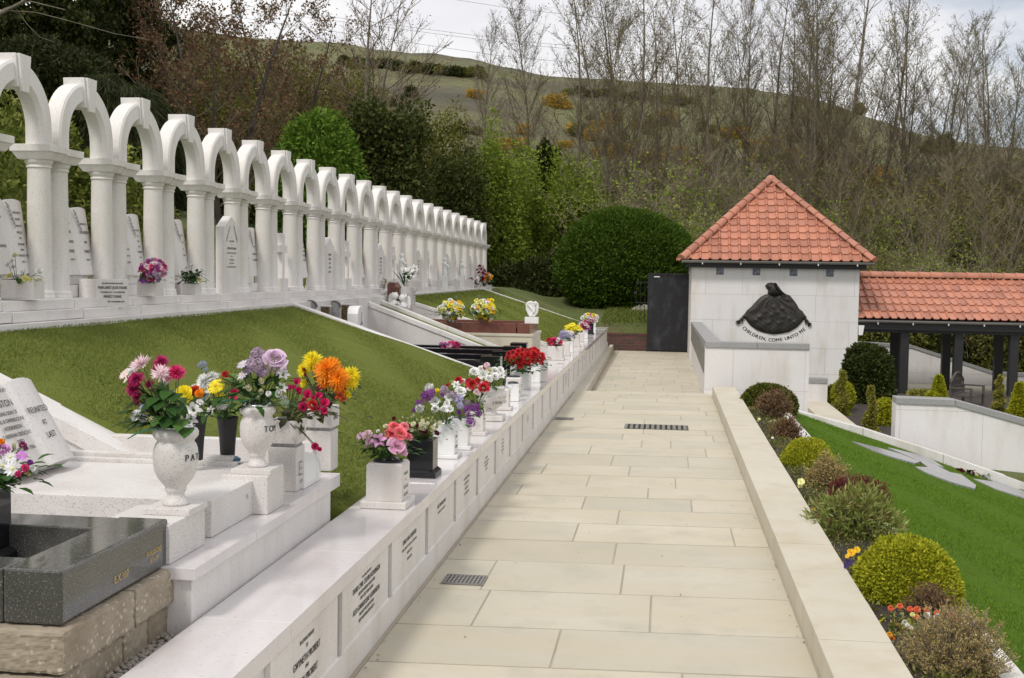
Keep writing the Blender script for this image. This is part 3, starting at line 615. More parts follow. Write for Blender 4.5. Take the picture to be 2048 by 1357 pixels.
# square name stone and vase boxes on the left steps
t = thing('name_stone', 'square white name stone leaning out between the second and third arches', 'memorial stone', (-4.57, 9.42, 1.45))
b = MB(); b.box(-.18, -.03, -.03, .22, 0, .23); b.build('back_block', M['marble'], t, bevel=.003)
b = MB(); b.hexa([(-.20, -.10, 0), (-.045, -.11, 0), (.175, .02, 0), (-.02, .05, 0)], [(-.20, -.10, .235), (-.045, -.11, .235), (.175, .02, .235), (-.02, .05, .235)]); q = b.build('face_block', M['marble'], t, bevel=.003)
yaw = math.atan2(.13, .22)
lettering([('BELOVED MOTHER AND FATHER', .0125, .195), ('MARGARET JULIE EVANS', .024, .155), ('2 DECEMBER 1924 - 15 OCTOBER 1978', .013, .122), ('ERNEST EVANS', .024, .082), ('8 MARCH 1924 - 26 NOVEMBER 1994', .013, .045)], q, (.067, -.0475, 0), (rad(90), 0, yaw), cond=.62, bold=.0006)
for px, py, w, h, Y, lb in ((37, 598, .25, .135, 8.1, 'white stone flower box below the pale yellow flowers at the far left'), (295, 592, .18, .12, 10.1, 'white stone flower box below the pink and purple bouquet'), (378, 590, .15, .11, 11.3, 'white stone flower box below the white flowers with dark leaves')):
    p = P(px, py, 'y', Y); t = thing('flower_box', lb, 'flower box', (p.x, Y + .05, p.z)); b = MB(); b.box(-w / 2, w / 2, -.07, .09, 0, h); b.build('block', M['marble'], t, bevel=.004)
    b = MB(); b.box(-w / 2 + .02, w / 2 - .02, -.05, .07, h - .004, h + .004); b.build('liner', M['plastic'], t)

# ------------------------------------------------------------------ sloping walls closing the lawns
def sloping(name, label, xa, za, xb, zb, y0, y1, zlow, cop=.05, over=.012, mat='marble', face='marble_rough'):
    t = thing(name, label, 'wall', ((xa + xb) / 2, (y0 + y1) / 2, 0)); cx, cy = (xa + xb) / 2, (y0 + y1) / 2
    b = MB(); b.wedge(xa - cx, xb - cx, y0 - cy, y1 - cy, zlow, za - cop, zlow, zb - cop); b.build('face', M[face], t)
    b = MB(); n = max(2, int(abs(xb - xa) / 1.3))
    for i in range(n):
        u0, u1 = i / n, (i + 1) / n; X0, X1 = xa + (xb - xa) * u0, xa + (xb - xa) * u1; Z0, Z1 = za + (zb - za) * u0, za + (zb - za) * u1
        b.wedge(X0 - cx + .002, X1 - cx - .002, y0 - cy - over, y1 - cy + over, Z0 - cop + .001, Z0, Z1 - cop + .001, Z1)
    b.build('coping', M[mat], t, bevel=.003); return t
sloping('sloping_wall', 'sloping marble wall behind the near graves at the left edge', -4.4, 1.525, -2.5, .65, 6.06, 6.25, .3, .10, .02, face='marble_rough')
sloping('sloping_wall', 'narrow white sloping kerb closing the near lawn, left of the black grave', -4.42, 1.385, -1.72, .50, 13.86, 14.02, .3, .05)
sloping('sloping_wall', 'tall sloping marble wall with moulded coping behind the pink flowers', -4.47, 1.34, -2.12, .49, 17.5, 17.64, .3, .07, .02)
sloping('sloping_wall', 'second sloping marble coping behind the strip of turf, left of the brown granite grave', -4.50, 1.36, -2.15, .50, 18.28, 18.42, .3, .06)
sloping('sloping_wall', 'far sloping marble wall behind the praying cherubs', -4.52, 1.30, -1.8, .53, 20.42, 20.56, .3, .06, .012, face='marble')
sloping('sloping_wall', 'thin sloping kerb at the far end of the left lawn', -4.45, 1.40, -1.7, .52, 28.85, 28.95, .3, .05)
b = MB(); b.wedge(-4.45, -2.15, 17.66, 18.26, .2, 1.27, .2, .46); tag(b.build('turf_strip', M['turf']), kind='structure')
b = MB(); b.box(-4.42, -1.70, 14.03, 17.49, .25, .44); tag(b.build('grave_floor', M['marble']), kind='structure')
b = MB(); b.box(-4.42, -1.74, 18.43, 20.4, .25, .46); tag(b.build('grave_floor', M['marble']), kind='structure')
b = MB(); b.box(-4.42, -1.80, 3.0, 6.05, -.2, .44); tag(b.build('grave_floor', M['gravel']), kind='structure')
b = MB(); random.seed(8)
for _ in range(260):
    x, y = random.uniform(-1.80, -1.69), random.uniform(3.6, 4.15); r = random.uniform(.006, .013); b.ball((x, y, .45 + r * .3), (r, r * .8, r * .6), 6, 4)
tag(b.build('gravel', M['gravel'], smooth=True), 'loose pebbles in the gap beside the aggregate plinth', 'gravel', kind='stuff')

# ------------------------------------------------------------------ flowers
def patch(b, fn, nu, nv, mi=0):
    vs = [fn(i / nu, j / nv) for j in range(nv + 1) for i in range(nu + 1)]
    b.add(vs, [(j * (nu + 1) + i, j * (nu + 1) + i + 1, (j + 1) * (nu + 1) + i + 1, (j + 1) * (nu + 1) + i) for j in range(nv) for i in range(nu)], mi)
def strip(b, a, L, w, z0, lift, curl, r0=0, seg=3, mi=0, blunt=.5):
    ca, sa_ = math.cos(a), math.sin(a)
    def fn(u, v):
        s = (u - .5) * w * (math.sin(math.pi * min(1, .12 + v * (1 - blunt * .25))) ** .6); r = r0 + L * v; z = z0 + lift * v + curl * v * v + abs(u - .5) * w * .25
        return (ca * r - sa_ * s, sa_ * r + ca * s, z)
    patch(b, fn, 2, seg, mi)
_bl = {}
def bloom_mesh(kind, col, c2=None):
    k = (kind, col, c2)
    if k in _bl: return _bl[k]
    b = MB(); R = random.Random(hash(kind) % 97 if False else len(kind) * 7); mats = [petal(col)] + ([petal(c2)] if c2 else [M['stem']])
    def cup(a, r0, r1, h, span, curl, z0=0):
        def fn(u, v):
            t = a + (u - .5) * span; r = r0 + (r1 - r0) * v ** .7 + curl * max(0, v - .6) ** 1.5 * 3
            e = 1 - .35 * (2 * u - 1) ** 2 * v
            return (r * math.cos(t), r * math.sin(t), z0 + h * v * e - curl * max(0, v - .7))
        patch(b, fn, 4, 4)
    if kind == 'rose':
        for i in range(19):
            rr = .09 + .047 * i + R.uniform(-.015, .015); cup(i * 2.4 + R.uniform(-.2, .2), rr * .55, rr, max(.12, .74 - .034 * i), 2.3 - .065 * i, .01 + .014 * i, .06 - .008 * i)
        b.ball((0, 0, .42), (.12, .12, .22), 8, 6)
    elif kind == 'bud':
        for i in range(3): cup(i * 2.1, .05, .12, 1.35, 2.6, -.02, 0)
        for i in range(4): cup(i * 1.57 + .5, .25, .48, 1.2, 1.9, -.05, -.1)
        b.lathe([(.05, -.6), (.1, -.2), (.3, -.12), (.42, .05)], n=8, mi=1)
    elif kind == 'tulip':
        for i in range(3): cup(i * 2.09, .12, .50, 1.1, 2.2, .03, -.3)
        for i in range(3): cup(i * 2.09 + 1, .16, .62, 1.15, 2.1, .10, -.35)
        b.lathe([(.04, -.9), (.06, -.4), (.2, -.3)], n=6, mi=1)
    elif kind == 'mum':
        for ring, (n, L, z, lift) in enumerate([(20, 1.0, 0, .05), (19, .9, .1, .15), (17, .76, .19, .25), (14, .58, .27, .32), (10, .4, .33, .34), (7, .22, .36, .3)]):
            for i in range(n): strip(b, 2 * math.pi * (i + R.random() * .6) / n, L * R.uniform(.88, 1.06), .17, z, lift + R.uniform(-.08, .1), -.1 + .05 * ring, .03, 3)
    elif kind == 'spider':
        for ring, (n, L, z, lift) in enumerate([(16, 1.0, 0, .0), (14, .88, .08, .2), (11, .62, .15, .35), (8, .38, .2, .3)]):
            for i in range(n): strip(b, 2 * math.pi * (i + R.random() * .7) / n, L * R.uniform(.8, 1.08), .15, z, lift + R.uniform(-.12, .15), .12, .03, 3)
    elif kind in ('daisy', 'gerbera'):
        n = 13 if kind == 'daisy' else 22
        for ring in range(1 if kind == 'daisy' else 2):
            for i in range(n): strip(b, 2 * math.pi * (i + ring * .5) / n, 1 - .15 * ring, .36 if kind == 'daisy' else .24, .02 + ring * .05, R.uniform(-.05, .12), -.08, .16, 3)
        b.ball((0, 0, .04), (.24, .24, .14), 10, 6, 1)
    elif kind == 'lily':
        for i in range(6):
            a = i * math.pi / 3 + .1
            def fn(u, v, a=a):
                s = (u - .5) * .52 * math.sin(math.pi * (.08 + .9 * v)) ** .8; r = .1 + .95 * v; z = -.35 + 1.0 * v - .75 * v ** 3
                return (math.cos(a) * r - math.sin(a) * s, math.sin(a) * r + math.cos(a) * s, z - abs(u - .5) * .12)
            patch(b, fn, 2, 5)
        for i in range(5): b.tube([(0, 0, -.2), (.1 * math.cos(i * 1.26), .1 * math.sin(i * 1.26), .35)], [.02, .02], 4, 1)
        b.lathe([(.05, -.8), (.12, -.3), (.16, -.2)], n=6, mi=1)
    elif kind == 'cluster':
        for i in range(46):
            ph = math.acos(1 - 1.3 * (i + .5) / 46); th = i * 2.4 + R.uniform(-.15, .15); c = Vector((math.sin(ph) * math.cos(th), math.sin(ph) * math.sin(th), math.cos(ph) * .85)) * R.uniform(.74, 1.02)
            q = (c + Vector((R.gauss(0, .25), R.gauss(0, .25), R.gauss(0, .25)))).to_track_quat('Z', 'Y'); sz = R.uniform(.85, 1.35)
            for j in range(4):
                a = j * math.pi / 2 + i
                pts = [Vector((0, 0, -.05)), Vector((math.cos(a - .6) * .16, math.sin(a - .6) * .16, .05)), Vector((math.cos(a) * .28, math.sin(a) * .28, .0)), Vector((math.cos(a + .6) * .16, math.sin(a + .6) * .16, .05))]
                b.add([c + q @ (p * sz) for p in pts], [(0, 1, 2, 3)])
        b.ball((0, 0, .05), (.46, .46, .4), 8, 6, 1)
    elif kind == 'carn':
        for ring, (n, L, z, lift) in enumerate([(9, .95, 0, .1), (9, .8, .12, .3), (7, .6, .2, .45), (5, .35, .26, .5)]):
            for i in range(n):
                a = 2 * math.pi * (i + R.random() * .5) / n
                def fn(u, v, a=a, L=L, z=z, lift=lift, p=R.random() * 6):
                    s = (u - .5) * .62 * v ** .6; r = .05 + L * v; zz_ = z + lift * v + .07 * v * math.sin(u * 14 + p)
                    return (math.cos(a) * r - math.sin(a) * s, math.sin(a) * r + math.cos(a) * s, zz_)
                patch(b, fn, 4, 2)
    elif kind == 'pansy':
        for a, w, L in ((.0, 1.0, .75), (1.2, .8, .75), (2.4, .9, .8), (3.9, .9, .8), (5.1, .8, .75)):
            def fn(u, v, a=a, w=w, L=L):
                s = (u - .5) * w * math.sin(math.pi * (.1 + .75 * v)) ** .7; r = .05 + L * v; return (math.cos(a) * r - math.sin(a) * s, math.sin(a) * r + math.cos(a) * s, .05 * math.sin(u * 6) * v + .1 * v)
            patch(b, fn, 3, 3)
        b.ball((0, 0, .03), (.12, .12, .06), 6, 4, 1)
    me = b.mesh(kind, mats, True); _bl[k] = me; return me
BN = {'rose': 'rose_bloom', 'bud': 'rose_bud', 'tulip': 'tulip_bloom', 'mum': 'chrysanthemum_bloom', 'spider': 'chrysanthemum_bloom', 'daisy': 'daisy_bloom', 'gerbera': 'gerbera_bloom', 'lily': 'lily_bloom', 'cluster': 'flower_cluster', 'carn': 'carnation_bloom', 'pansy': 'pansy_bloom'}
MAG = (.46, .018, .14); HOT = (.62, .03, .16); PNK = (.80, .26, .44); LPK = (.82, .60, .64); LIL = (.52, .38, .52); PUR = (.28, .05, .36); WHT = (.80, .80, .76); CRM = (.72, .70, .50)
YEL = (.88, .68, .02); ORG = (.90, .27, .008); RED = (.42, .006, .012); COR = (.85, .16, .19); MAR = (.10, .006, .012); LAV = (.55, .50, .75); PYL = (.80, .76, .32); GRB = (.35, .40, .48); DYE = (.85, .42, .01)
def leaf_mesh(b, p, d, L, w, fold=.25, n=3, droop=.3, mi=0):
    d = Vector(d).normalized(); s = d.cross(Vector((0, 0, 1)));
    s = s.normalized() if s.length > .01 else Vector((1, 0, 0)); up = s.cross(d)
    vs = []
    for j in range(n + 1):
        v = j / n; c = Vector(p) + d * L * v - Vector((0, 0, droop * L * v * v)); ww = w * math.sin(math.pi * (.06 + .92 * v)) ** .8
        vs += [c - s * ww + up * fold * ww, c, c + s * ww + up * fold * ww]
    b.add(vs, [(j * 3 + i, j * 3 + i + 1, j * 3 + i + 4, j * 3 + i + 3) for j in range(n) for i in range(2)], mi)
def fern(b, p, d, L, n=12, w=.28, mi=0):
    d = Vector(d).normalized(); s = d.cross(Vector((0, 0, 1))).normalized()
    for i in range(n):
        v = (i + 1) / n; c = Vector(p) + d * L * v - Vector((0, 0, .35 * L * v * v)); ll = L * w * math.sin(math.pi * (.15 + .8 * v))
        for q in (-1, 1): leaf_mesh(b, c, s * q + d * .7, ll, ll * .16, n=2, droop=.15, mi=mi)
    b.tube([Vector(p) + d * L * v - Vector((0, 0, .35 * L * v * v)) for v in (0, .35, .7, 1)], .0012 + L * .004, 4, mi)
DG = leafmat('bouquet_leaves', [(.035, .10, .015), (.02, .06, .012), (.07, .15, .03)], .45, .15); TG = leafmat('teal_fern', [(.05, .20, .12), (.08, .26, .15)], .5, .15); BG = leafmat('withered_leaves', [(.06, .06, .02), (.035, .04, .015), (.10, .09, .03)], .6, .1); PG = leafmat('palm_leaves', [(.16, .24, .06), (.12, .18, .05)], .5, .15)
def bouquet(label, base, blooms, Y, leafmat_=None, nleaf=26, lsize=.05, group=None, name='bouquet', extra=None, lrad=None, seed=1, ferns=0, cat='flowers'):
    R = random.Random(seed); base = Vector(base); t = thing(name, label, cat, base, 0, group); leafmat_ = leafmat_ or DG
    pos = []
    if Y < 7 and len(blooms) < 25:        # fuller near bouquets: a smaller second bloom tucked behind each
        blooms = list(blooms) + [(it[0], it[1], it[2] + R.uniform(-1, 1) * it[4] * .9, it[3] + R.uniform(.1, 1.1) * it[4] * .9, it[4] * R.uniform(.55, .8), (it[5] if len(it) > 5 else 0) + R.uniform(.03, .07)) + ((it[6],) if len(it) > 6 else ()) for it in blooms if it[4] > 6]; nleaf = int(nleaf * 1.7)
    for it in blooms:
        kind, col, px, py, rp = it[:5]; dy = it[5] if len(it) > 5 else R.uniform(-.02, .02); c2 = it[6] if len(it) > 6 else None
        p = P(px, py, 'y', Y + dy) - base; pos.append(p); r = 1.06 * rp * (Y + dy) / 2400
        dr = (p - Vector((0, 0, p.z * .35))).normalized() * .9 + Vector((.18, -.85, .35)) + Vector((R.uniform(-.3, .3), R.uniform(-.2, .2), R.uniform(-.2, .3)))
        o = bpy.data.objects.new(BN[kind], bloom_mesh(kind, col, c2)); C.objects.link(o); o.parent = t; o.location = p; o.scale = (r, r, r)
        o.rotation_mode = 'QUATERNION'; o.rotation_quaternion = dr.to_track_quat('Z', 'Y') @ Euler((0, 0, R.uniform(0, 6))).to_quaternion()
    b = MB(); c = sum(pos, Vector()) / len(pos); ext = max((p - c).length for p in pos) + .01
    lr = lrad or (ext * .75, ext * .6, max(.03, c.z * .8))
    for i in range(nleaf):
        q = Vector((R.gauss(0, .5) * lr[0], R.gauss(0, .5) * lr[1], 0)); q += Vector((c.x * R.random(), c.y * R.random(), c.z * R.uniform(.05, 1)))
        d = Vector((q.x, q.y - .01, R.uniform(-.03, .10))) + Vector((R.gauss(0, .04), R.gauss(0, .04), 0)); leaf_mesh(b, q, d, lsize * R.uniform(.6, 1.3), lsize * R.uniform(.2, .33))
    for i in range(ferns):
        a = R.uniform(-3, .3); fern(b, (0, 0, .02), (math.cos(a), math.sin(a), R.uniform(.2, .8)), lsize * 3)
    b.build('leaves', leafmat_, t)
    b = MB()
    for p in pos: b.tube([Vector((p.x * .12, p.y * .12, -.01)), Vector((p.x * .6, p.y * .6, p.z * .55)), p - Vector((0, 0, .003))], .0022, 4)
    b.build('stems', M['stem'], t)
    if extra: extra(t, base)
    return t
def scatter(kinds, cx, cy, rx, ry, n, rp, seed=1, dome=True, dy=.05):
    """n blooms filling an upright dome seen as an ellipse of that many photo pixels"""
    R = random.Random(seed); o = []; tries = 0
    while len(o) < n and tries < 4000:
        tries += 1; u, v = R.uniform(-1, 1), R.uniform(-1, 1)
        if u * u + v * v > 1: continue
        x, y = cx + u * rx, cy + v * ry; r = rp * R.uniform(.75, 1.2)
        if any((x - q[2]) ** 2 + (y - q[3]) ** 2 < (.95 * rp) ** 2 for q in o) and tries < 2500: continue
        k = R.choice(kinds); o.append((k[0], k[1], x, y, r, -math.sqrt(max(0, 1 - u * u - v * v)) * dy, k[2] if len(k) > 2 else None))
    return o

# ------------------------------------------------------------------ near graves
GA = thing('granite_grave', 'dark grey granite kerbed grave with gold lettering at the lower left', 'grave', (-1.8, 3.4, .70))
b = MB(); b.box(-.19, 0, 0, .79, 0, .170); q = b.build('front_kerb', M['granite_dark'], GA, bevel=.008)
lettering([('E.X.107', .026, .02)], q, (.003, .40, .02), RX, M['gold'], cond=.95); lettering([('W.MUSSFORD', .017, .04), ('ELY-CFF', .017, .012)], q, (.003, .66, .03), RX, M['gold'], cond=.85)
b = MB(); b.box(-2.2, -.192, .60, .785, 0, .167); b.build('far_kerb', M['granite_dark'], GA, bevel=.006)
b = MB(); b.box(-2.2, -.192, .003, .15, 0, .167); b.build('near_kerb', M['granite_dark'], GA, bevel=.006)
b = MB(); b.box(-2.2, -.2, .15, .60, .0, .045); b.build('cover_slab', M['granite_dark'], GA)
b = MB(); b.box(-.252, -.244, -.002, 0.0, .0, .168); b.build('joint_line', M['gravel'], GA)
_tx = bpy.data.textures.new('pitted', 'CLOUDS'); _tx.noise_scale = .025; _tx.noise_depth = 4
def rough(o):
    m = o.modifiers.new('cuts', 'SUBSURF'); m.subdivision_type = 'SIMPLE'; m.levels = m.render_levels = 5; d = o.modifiers.new('pits', 'DISPLACE'); d.texture = _tx; d.texture_coords = 'LOCAL'; d.strength = .013; d.mid_level = .55
t = thing('aggregate_plinth', 'rough brown pebble aggregate plinth under the dark granite grave', 'plinth', (-1.78, 3.2, .3))
b = MB(); y = .15
for w in (.50, .50): b.box(-.5, .012, y + .004, y + w - .004, .26, .395); y += w
rough(b.build('top_course', M['aggregate'], t, bevel=.014))
b = MB(); b.box(-.5, -.012, .16, .60, -.1, .252); b.box(-.5, -.010, .608, .80, -.1, .252); b.box(-.5, -.014, .808, 1.12, -.1, .252); rough(b.build('lower_course', M['aggregate'], t, bevel=.012))
b = MB(); b.box(-2.4, -.5, .15, 1.14, -.1, .394); b.build('core', M['aggregate'], t)
# black vase with the daisies, on the granite slab
def vase(label, x, y, z, w, h, mat='marble', base=.03, ext=.025, top='chamfer', text=None, lid=None, taper=0, group=None, yaw=0, name='flower_vase', d=None, tc=.9, rtext=None):
    t = thing(name, label, 'vase', (x, y, z), yaw, group); d = d or w; hw, hd = w / 2, d / 2
    if base:
        b = MB()
        if top == 'moulded':
            b.hexa([(-hw - ext, -hd - ext, 0), (hw + ext, -hd - ext, 0), (hw + ext, hd + ext, 0), (-hw - ext, hd + ext, 0)], [(-hw - ext, -hd - ext, base * .6), (hw + ext, -hd - ext, base * .6), (hw + ext, hd + ext, base * .6), (-hw - ext, hd + ext, base * .6)])
            b.hexa([(-hw - ext, -hd - ext, base * .6), (hw + ext, -hd - ext, base * .6), (hw + ext, hd + ext, base * .6), (-hw - ext, hd + ext, base * .6)], [(-hw - .003, -hd - .003, base), (hw + .003, -hd - .003, base), (hw + .003, hd + .003, base), (-hw - .003, hd + .003, base)])
        else: b.box(-hw - ext, hw + ext, -hd - ext, hd + ext, 0, base)
        b.build('plinth', M[mat], t, bevel=.003)
    hb = h - (.012 if top == 'chamfer' else 0); tw = taper
    b = MB(); b.hexa([(-hw, -hd, base), (hw, -hd, base), (hw, hd, base), (-hw, hd, base)], [(-hw - tw, -hd - tw, hb), (hw + tw, -hd - tw, hb), (hw + tw, hd + tw, hb), (-hw - tw, hd + tw, hb)])
    if top == 'chamfer': b.hexa([(-hw, -hd, hb), (hw, -hd, hb), (hw, hd, hb), (-hw, hd, hb)], [(-hw + .010, -hd + .010, h), (hw - .010, -hd + .010, h), (hw - .010, hd - .010, h), (-hw + .010, hd - .010, h)])
    q = b.build('body', M[mat], t, bevel=.0025)
    b = MB(); r = min(w, d) * .36
    if lid: b.lathe([(r * 1.15, h), (r * 1.15, h + .006), (r * .95, h + .014), (r * .5, h + .020), (r * .1, h + .022)], n=24); o = b.build('lid', M[lid], t, smooth=True)
    else: b.lathe([(r, h - .01), (r, h + .004), (r * .9, h + .004)], n=20); b.build('liner', M['plastic'], t)
    if lid:
        b = MB()
        for k in range(7):
            a = k * 2 * math.pi / 7; b.lathe([(r * .14, h + .017), (r * .13, h + .0185)], (r * .72 * math.cos(a), r * .72 * math.sin(a), 0), 8)
        b.build('holes', M['plastic' if lid != 'plastic' else 'silver'], t)
    if text: lettering(text, q, (hw + tw + .002, 0, 0), RX, cond=tc, bold=.0005, mat=M['letter'] if mat != 'granite_black' else M['gold'])
    return t
p = P(30, 1100, 'z', .748)
vase('tapered black granite vase standing inside the dark granite grave', -2.38, 3.95, .745, .13, .255, 'granite_black', .045, .03, 'moulded', lid='silver', name='flower_vase')
bouquet('mixed bouquet of white daisies and lilac pansies in the black vase at the left edge', (-2.38, 3.95, 1.0), [('pansy', (.55, .22, .60), 44, 912, 13, -.03, YEL), ('daisy', WHT, 25, 938, 17, -.06, PYL), ('daisy', WHT, 20, 915, 12, -.04, PYL), ('daisy', WHT, 5, 932, 14, -.05, PYL), ('rose', (.65, .30, .60), 6, 898, 14), ('bud', CRM, 28, 896, 10), ('rose', HOT, 50, 937, 9, -.05), ('carn', PUR, 60, 926, 7), ('rose', (.20, .02, .10), 45, 890, 8), ('carn', WHT, 64, 938, 8), ('carn', ORG, 3, 884, 7), ('rose', HOT, 36, 948, 7, -.06), ('cluster', WHT, -14, 920, 18), ('carn', PYL, 55, 948, 6)], 3.95, nleaf=40, lsize=.06, seed=4, ferns=4)

# the white family grave behind it: base, slab, ledger, corner blocks
GB = thing('marble_grave', 'large white marble grave in stepped slabs carrying the two round urns', 'grave', (-1.70, 4.17, .45))
b = MB(); b.box(-.145, 0, 0, 1.19, -.15, .205); b.box(-.21, -.15, .002, 1.19, -.15, .205); b.box(-2.6, -.212, .0, 1.19, -.15, .2); b.build('base', M['marble'], GB, bevel=.003)
b = MB(); b.box(-.34, .025, -.035, .63, .206, .252); b.box(-.34, .025, .633, 1.18, .206, .252); b.box(-2.6, -.342, -.033, 1.18, .206, .25); b.build('slab', M['marble_pol'], GB, bevel=.003)
b = MB(); b.box(-2.3, -.10, .45, 1.26, .253, .405); b.build('ledger', M['marble_rough'], GB, bevel=.004)
b = MB(); b.box(-2.3, -.30, 1.262, 1.30, .253, .425); b.box(-2.3, -.34, 1.302, 1.36, .253, .445); b.build('back_rail', M['marble_rough'], GB, bevel=.003)
b = MB(); b.box(-.36, -.085, .0, .34, .253, .40); b.build('corner_block', M['marble_rough'], GB, bevel=.003)
b = MB(); b.box(-.245, -.03, .93, 1.16, .253, .425); q = b.build('corner_block', M['marble_rough'], GB, bevel=.003)
lettering([('C5.J', .016, 0)], GB, (-.098, .86, .34), RX, cond=.8)
book_stone('near open book headstone with long inscription, leaning back at the left edge', -2.72, 5.02, .90, .25, .42, rad(31), [('IN LOVING MEMORY', .018, .375), ('ROYSTON', .034, .305), ('DARLING SON OF', .019, .265), ('CYRIL & GWENDOLINE', .019, .23), ('HODKINSON', .02, .195), ('3 ABERFAN CRESCENT', .019, .16), ('DIED', .02, .125), ('OCTOBER 1966', .02, .09)], [('REUNITED', .030, .25), ('AT', .026, .185), ('LAST', .030, .12)], sprig=False)
GC = thing('marble_grave', 'white marble grave with a projecting slab and two tall pillars beside the lawn', 'grave', (-1.705, 5.37, .45))
b = MB(); b.box(-2.6, 0, 0, .66, -.15, .195); b.build('base', M['marble'], GC, bevel=.003)
b = MB(); b.box(-2.6, .012, -.06, .80, .196, .265); b.build('slab', M['marble_pol'], GC, bevel=.003)
b = MB(); b.box(-2.4, -.30, .20, .26, .266, .40); b.box(-2.4, -.14, .80, .88, .20, .425); b.build('side_rail', M['marble_rough'], GC, bevel=.003)
b = MB(); b.prism([(.30, .266), (.58, .266), (.58, .35), (.53, .40), (.44, .425), (.30, .45)], lambda u, v, w: (w, u, v), -.10, -.03); b.build('carved_panel', M['marble_white'], GC, bevel=.004)
for nm, y, lb, txt, lo in (('pillar', 5.66, 'white square pillar with the lettered cube MAM holding the crimson roses', 'MAM', 'OLIVE'), ('pillar', 6.27, 'white square pillar with the lettered cube DAD holding the orange bloom', 'DAD', None)):
    t = thing('vase_pillar', lb, 'vase', (-1.818, y + .0, .716)); b = MB(); b.box(-.075, .065, -.07, .07, 0, .215); q = b.build('pillar', M['marble_rough'], t, bevel=.003)
    b = MB(); b.box(-.065, .055, -.06, .06, .215, .232); b.build('neck', M['granite_grey'], t)
    b = MB(); b.box(-.08, .07, -.075, .075, .233, .345); c = b.build('cube', M['marble_rough'], t, bevel=.003)
    lettering([(txt, .034, .275)], c, (.072, 0, 0), RX, cond=.75, bold=.0008)
    b = MB(); b.lathe([(.05, .34), (.05, .352)], n=20); b.build('liner', M['plastic'], t)
    if lo: lettering([(lo, .018, .035)], q, (.072, 0, 0), RX, cond=.8); fr = MB(); [fr.box(.07, .0715, a0_, a1_, c0, c1) for a0_, a1_, c0, c1 in ((-.04, .04, .075, .078), (-.04, .04, .137, .14), (-.04, -.037, .075, .14), (.037, .04, .075, .14))]; fr.build('crest_frame', M['letter'], q); lettering([('ABERFAN', .012, .102)], q, (.072, 0, 0), RX, cond=.7)
UP = [(.056, .0), (.060, .004), (.060, .010), (.050, .022), (.041, .036), (.040, .046), (.047, .054), (.049, .062), (.047, .068), (.056, .080), (.078, .102), (.094, .130), (.101, .160), (.103, .192), (.099, .220), (.092, .237), (.086, .243), (.083, .251), (.094, .261), (.103, .271), (.104, .285), (.097, .296), (.08, .30)]
def urn(label, x, y, z, s, text, th, lid=True, prof=UP, mat='marble_rough', ta=0, tz=.19, tr=.104, bw=.105, bh=.026):
    t = thing('stone_urn', label, 'urn', (x, y, z)); t.scale = (s, s, s)
    b = MB(); b.box(-bw, bw, -bw, bw, 0, bh); b.build('foot', M[mat], t, bevel=.003)
    b = MB(); b.lathe([(r, zz_ + bh) for r, zz_ in prof], n=40); bd = b.build('body', M[mat], t, smooth=True)
    if lid:
        h = prof[-1][1] + bh; b = MB(); b.lathe([(.072, h - .002), (.072, h + .006), (.062, h + .016), (.04, h + .024), (.01, h + .027)], n=30); b.build('lid', M['silver'], t, smooth=True)
        b = MB()
        for k in range(8): a = k * math.pi / 4; b.lathe([(.012, h + .016), (.011, h + .0215)], (.048 * math.cos(a), .048 * math.sin(a), 0), 10)
        b.build('holes', M['plastic'], t)
    b = MB(); n = len(text)
    for i, ch in enumerate(text):             # letters bent round the bowl
        vs, fs = line_mesh(ch); a = ta + (i - (n - 1) / 2) * th * 1.05 / tr
        q = []
        for dx in (-.0008, .0008):
            b.add([((tr + .0015) * math.cos(a + (xx * th * 1.25 + dx) / tr), (tr + .0015) * math.sin(a + (xx * th * 1.25 + dx) / tr), yy_ * th * 1.4 + tz) for xx, yy_, _ in vs], fs)
    b.build('lettering', M['letter'], bd); return t
urn('nearest round marble urn with silver lid and dark letters PA', -1.868, 4.42, .85, 1.0, 'PATRICIA', .026, ta=rad(24), tz=.205, tr=.087, prof=[(a * .84, c) for a, c in UP], bw=.093)
urn('second round marble urn with dark letters TOM, between the black tub and the square pillar', -1.818, 5.22, .875, .92, 'TOM', .031, ta=rad(-22), tz=.205, tr=.087, prof=[(a * .84, c) for a, c in UP], bw=.10)
def tub(label, px, py, Y, hh=.22, blue=True):
    p = P(px, py, 'y', Y); t = thing('plastic_vase', label, 'vase', p); b = MB()
    b.lathe([(.032, 0), (.034, .004), (.040, hh * .5), (.050, hh - .015), (.053, hh), (.050, hh), (.045, hh - .02)], n=24); b.build('body', M['plastic'], t, smooth=True)
    if blue: b = MB(); b.lathe([(.062, -.004), (.064, .004), (.05, .014), (.03, .014)], n=24); b.build('base_plate', M['blue'], t, smooth=True)
    return p
p = tub('tall black plastic vase on a blue base holding the yellow gerbera', 455, 920, 5.55, .21)
bouquet('white chrysanthemums and a yellow gerbera in the black plastic vase', p + Vector((0, 0, .20)), [('gerbera', YEL, 432, 773, 17, -.02, DYE), ('mum', WHT, 412, 765, 22, .05), ('mum', WHT, 425, 758, 18, .07), ('daisy', WHT, 443, 808, 12, -.03, PYL), ('carn', WHT, 413, 792, 11), ('carn', WHT, 401, 802, 7), ('lily', WHT, 420, 822, 11, -.03), ('cluster', GRB, 406, 729, 8, .05), ('cluster', GRB, 411, 740, 6, .05), ('carn', RED, 451, 750, 8), ('carn', (.45, .02, .1), 446, 762, 6), ('tulip', HOT, 469, 785, 15, -.02), ('carn', ORG, 402, 785, 8)], 5.5, nleaf=30, lsize=.07, seed=6, ferns=2)
p = tub('second black plastic vase half hidden behind the nearest urn', 391, 920, 5.3, .20, False)
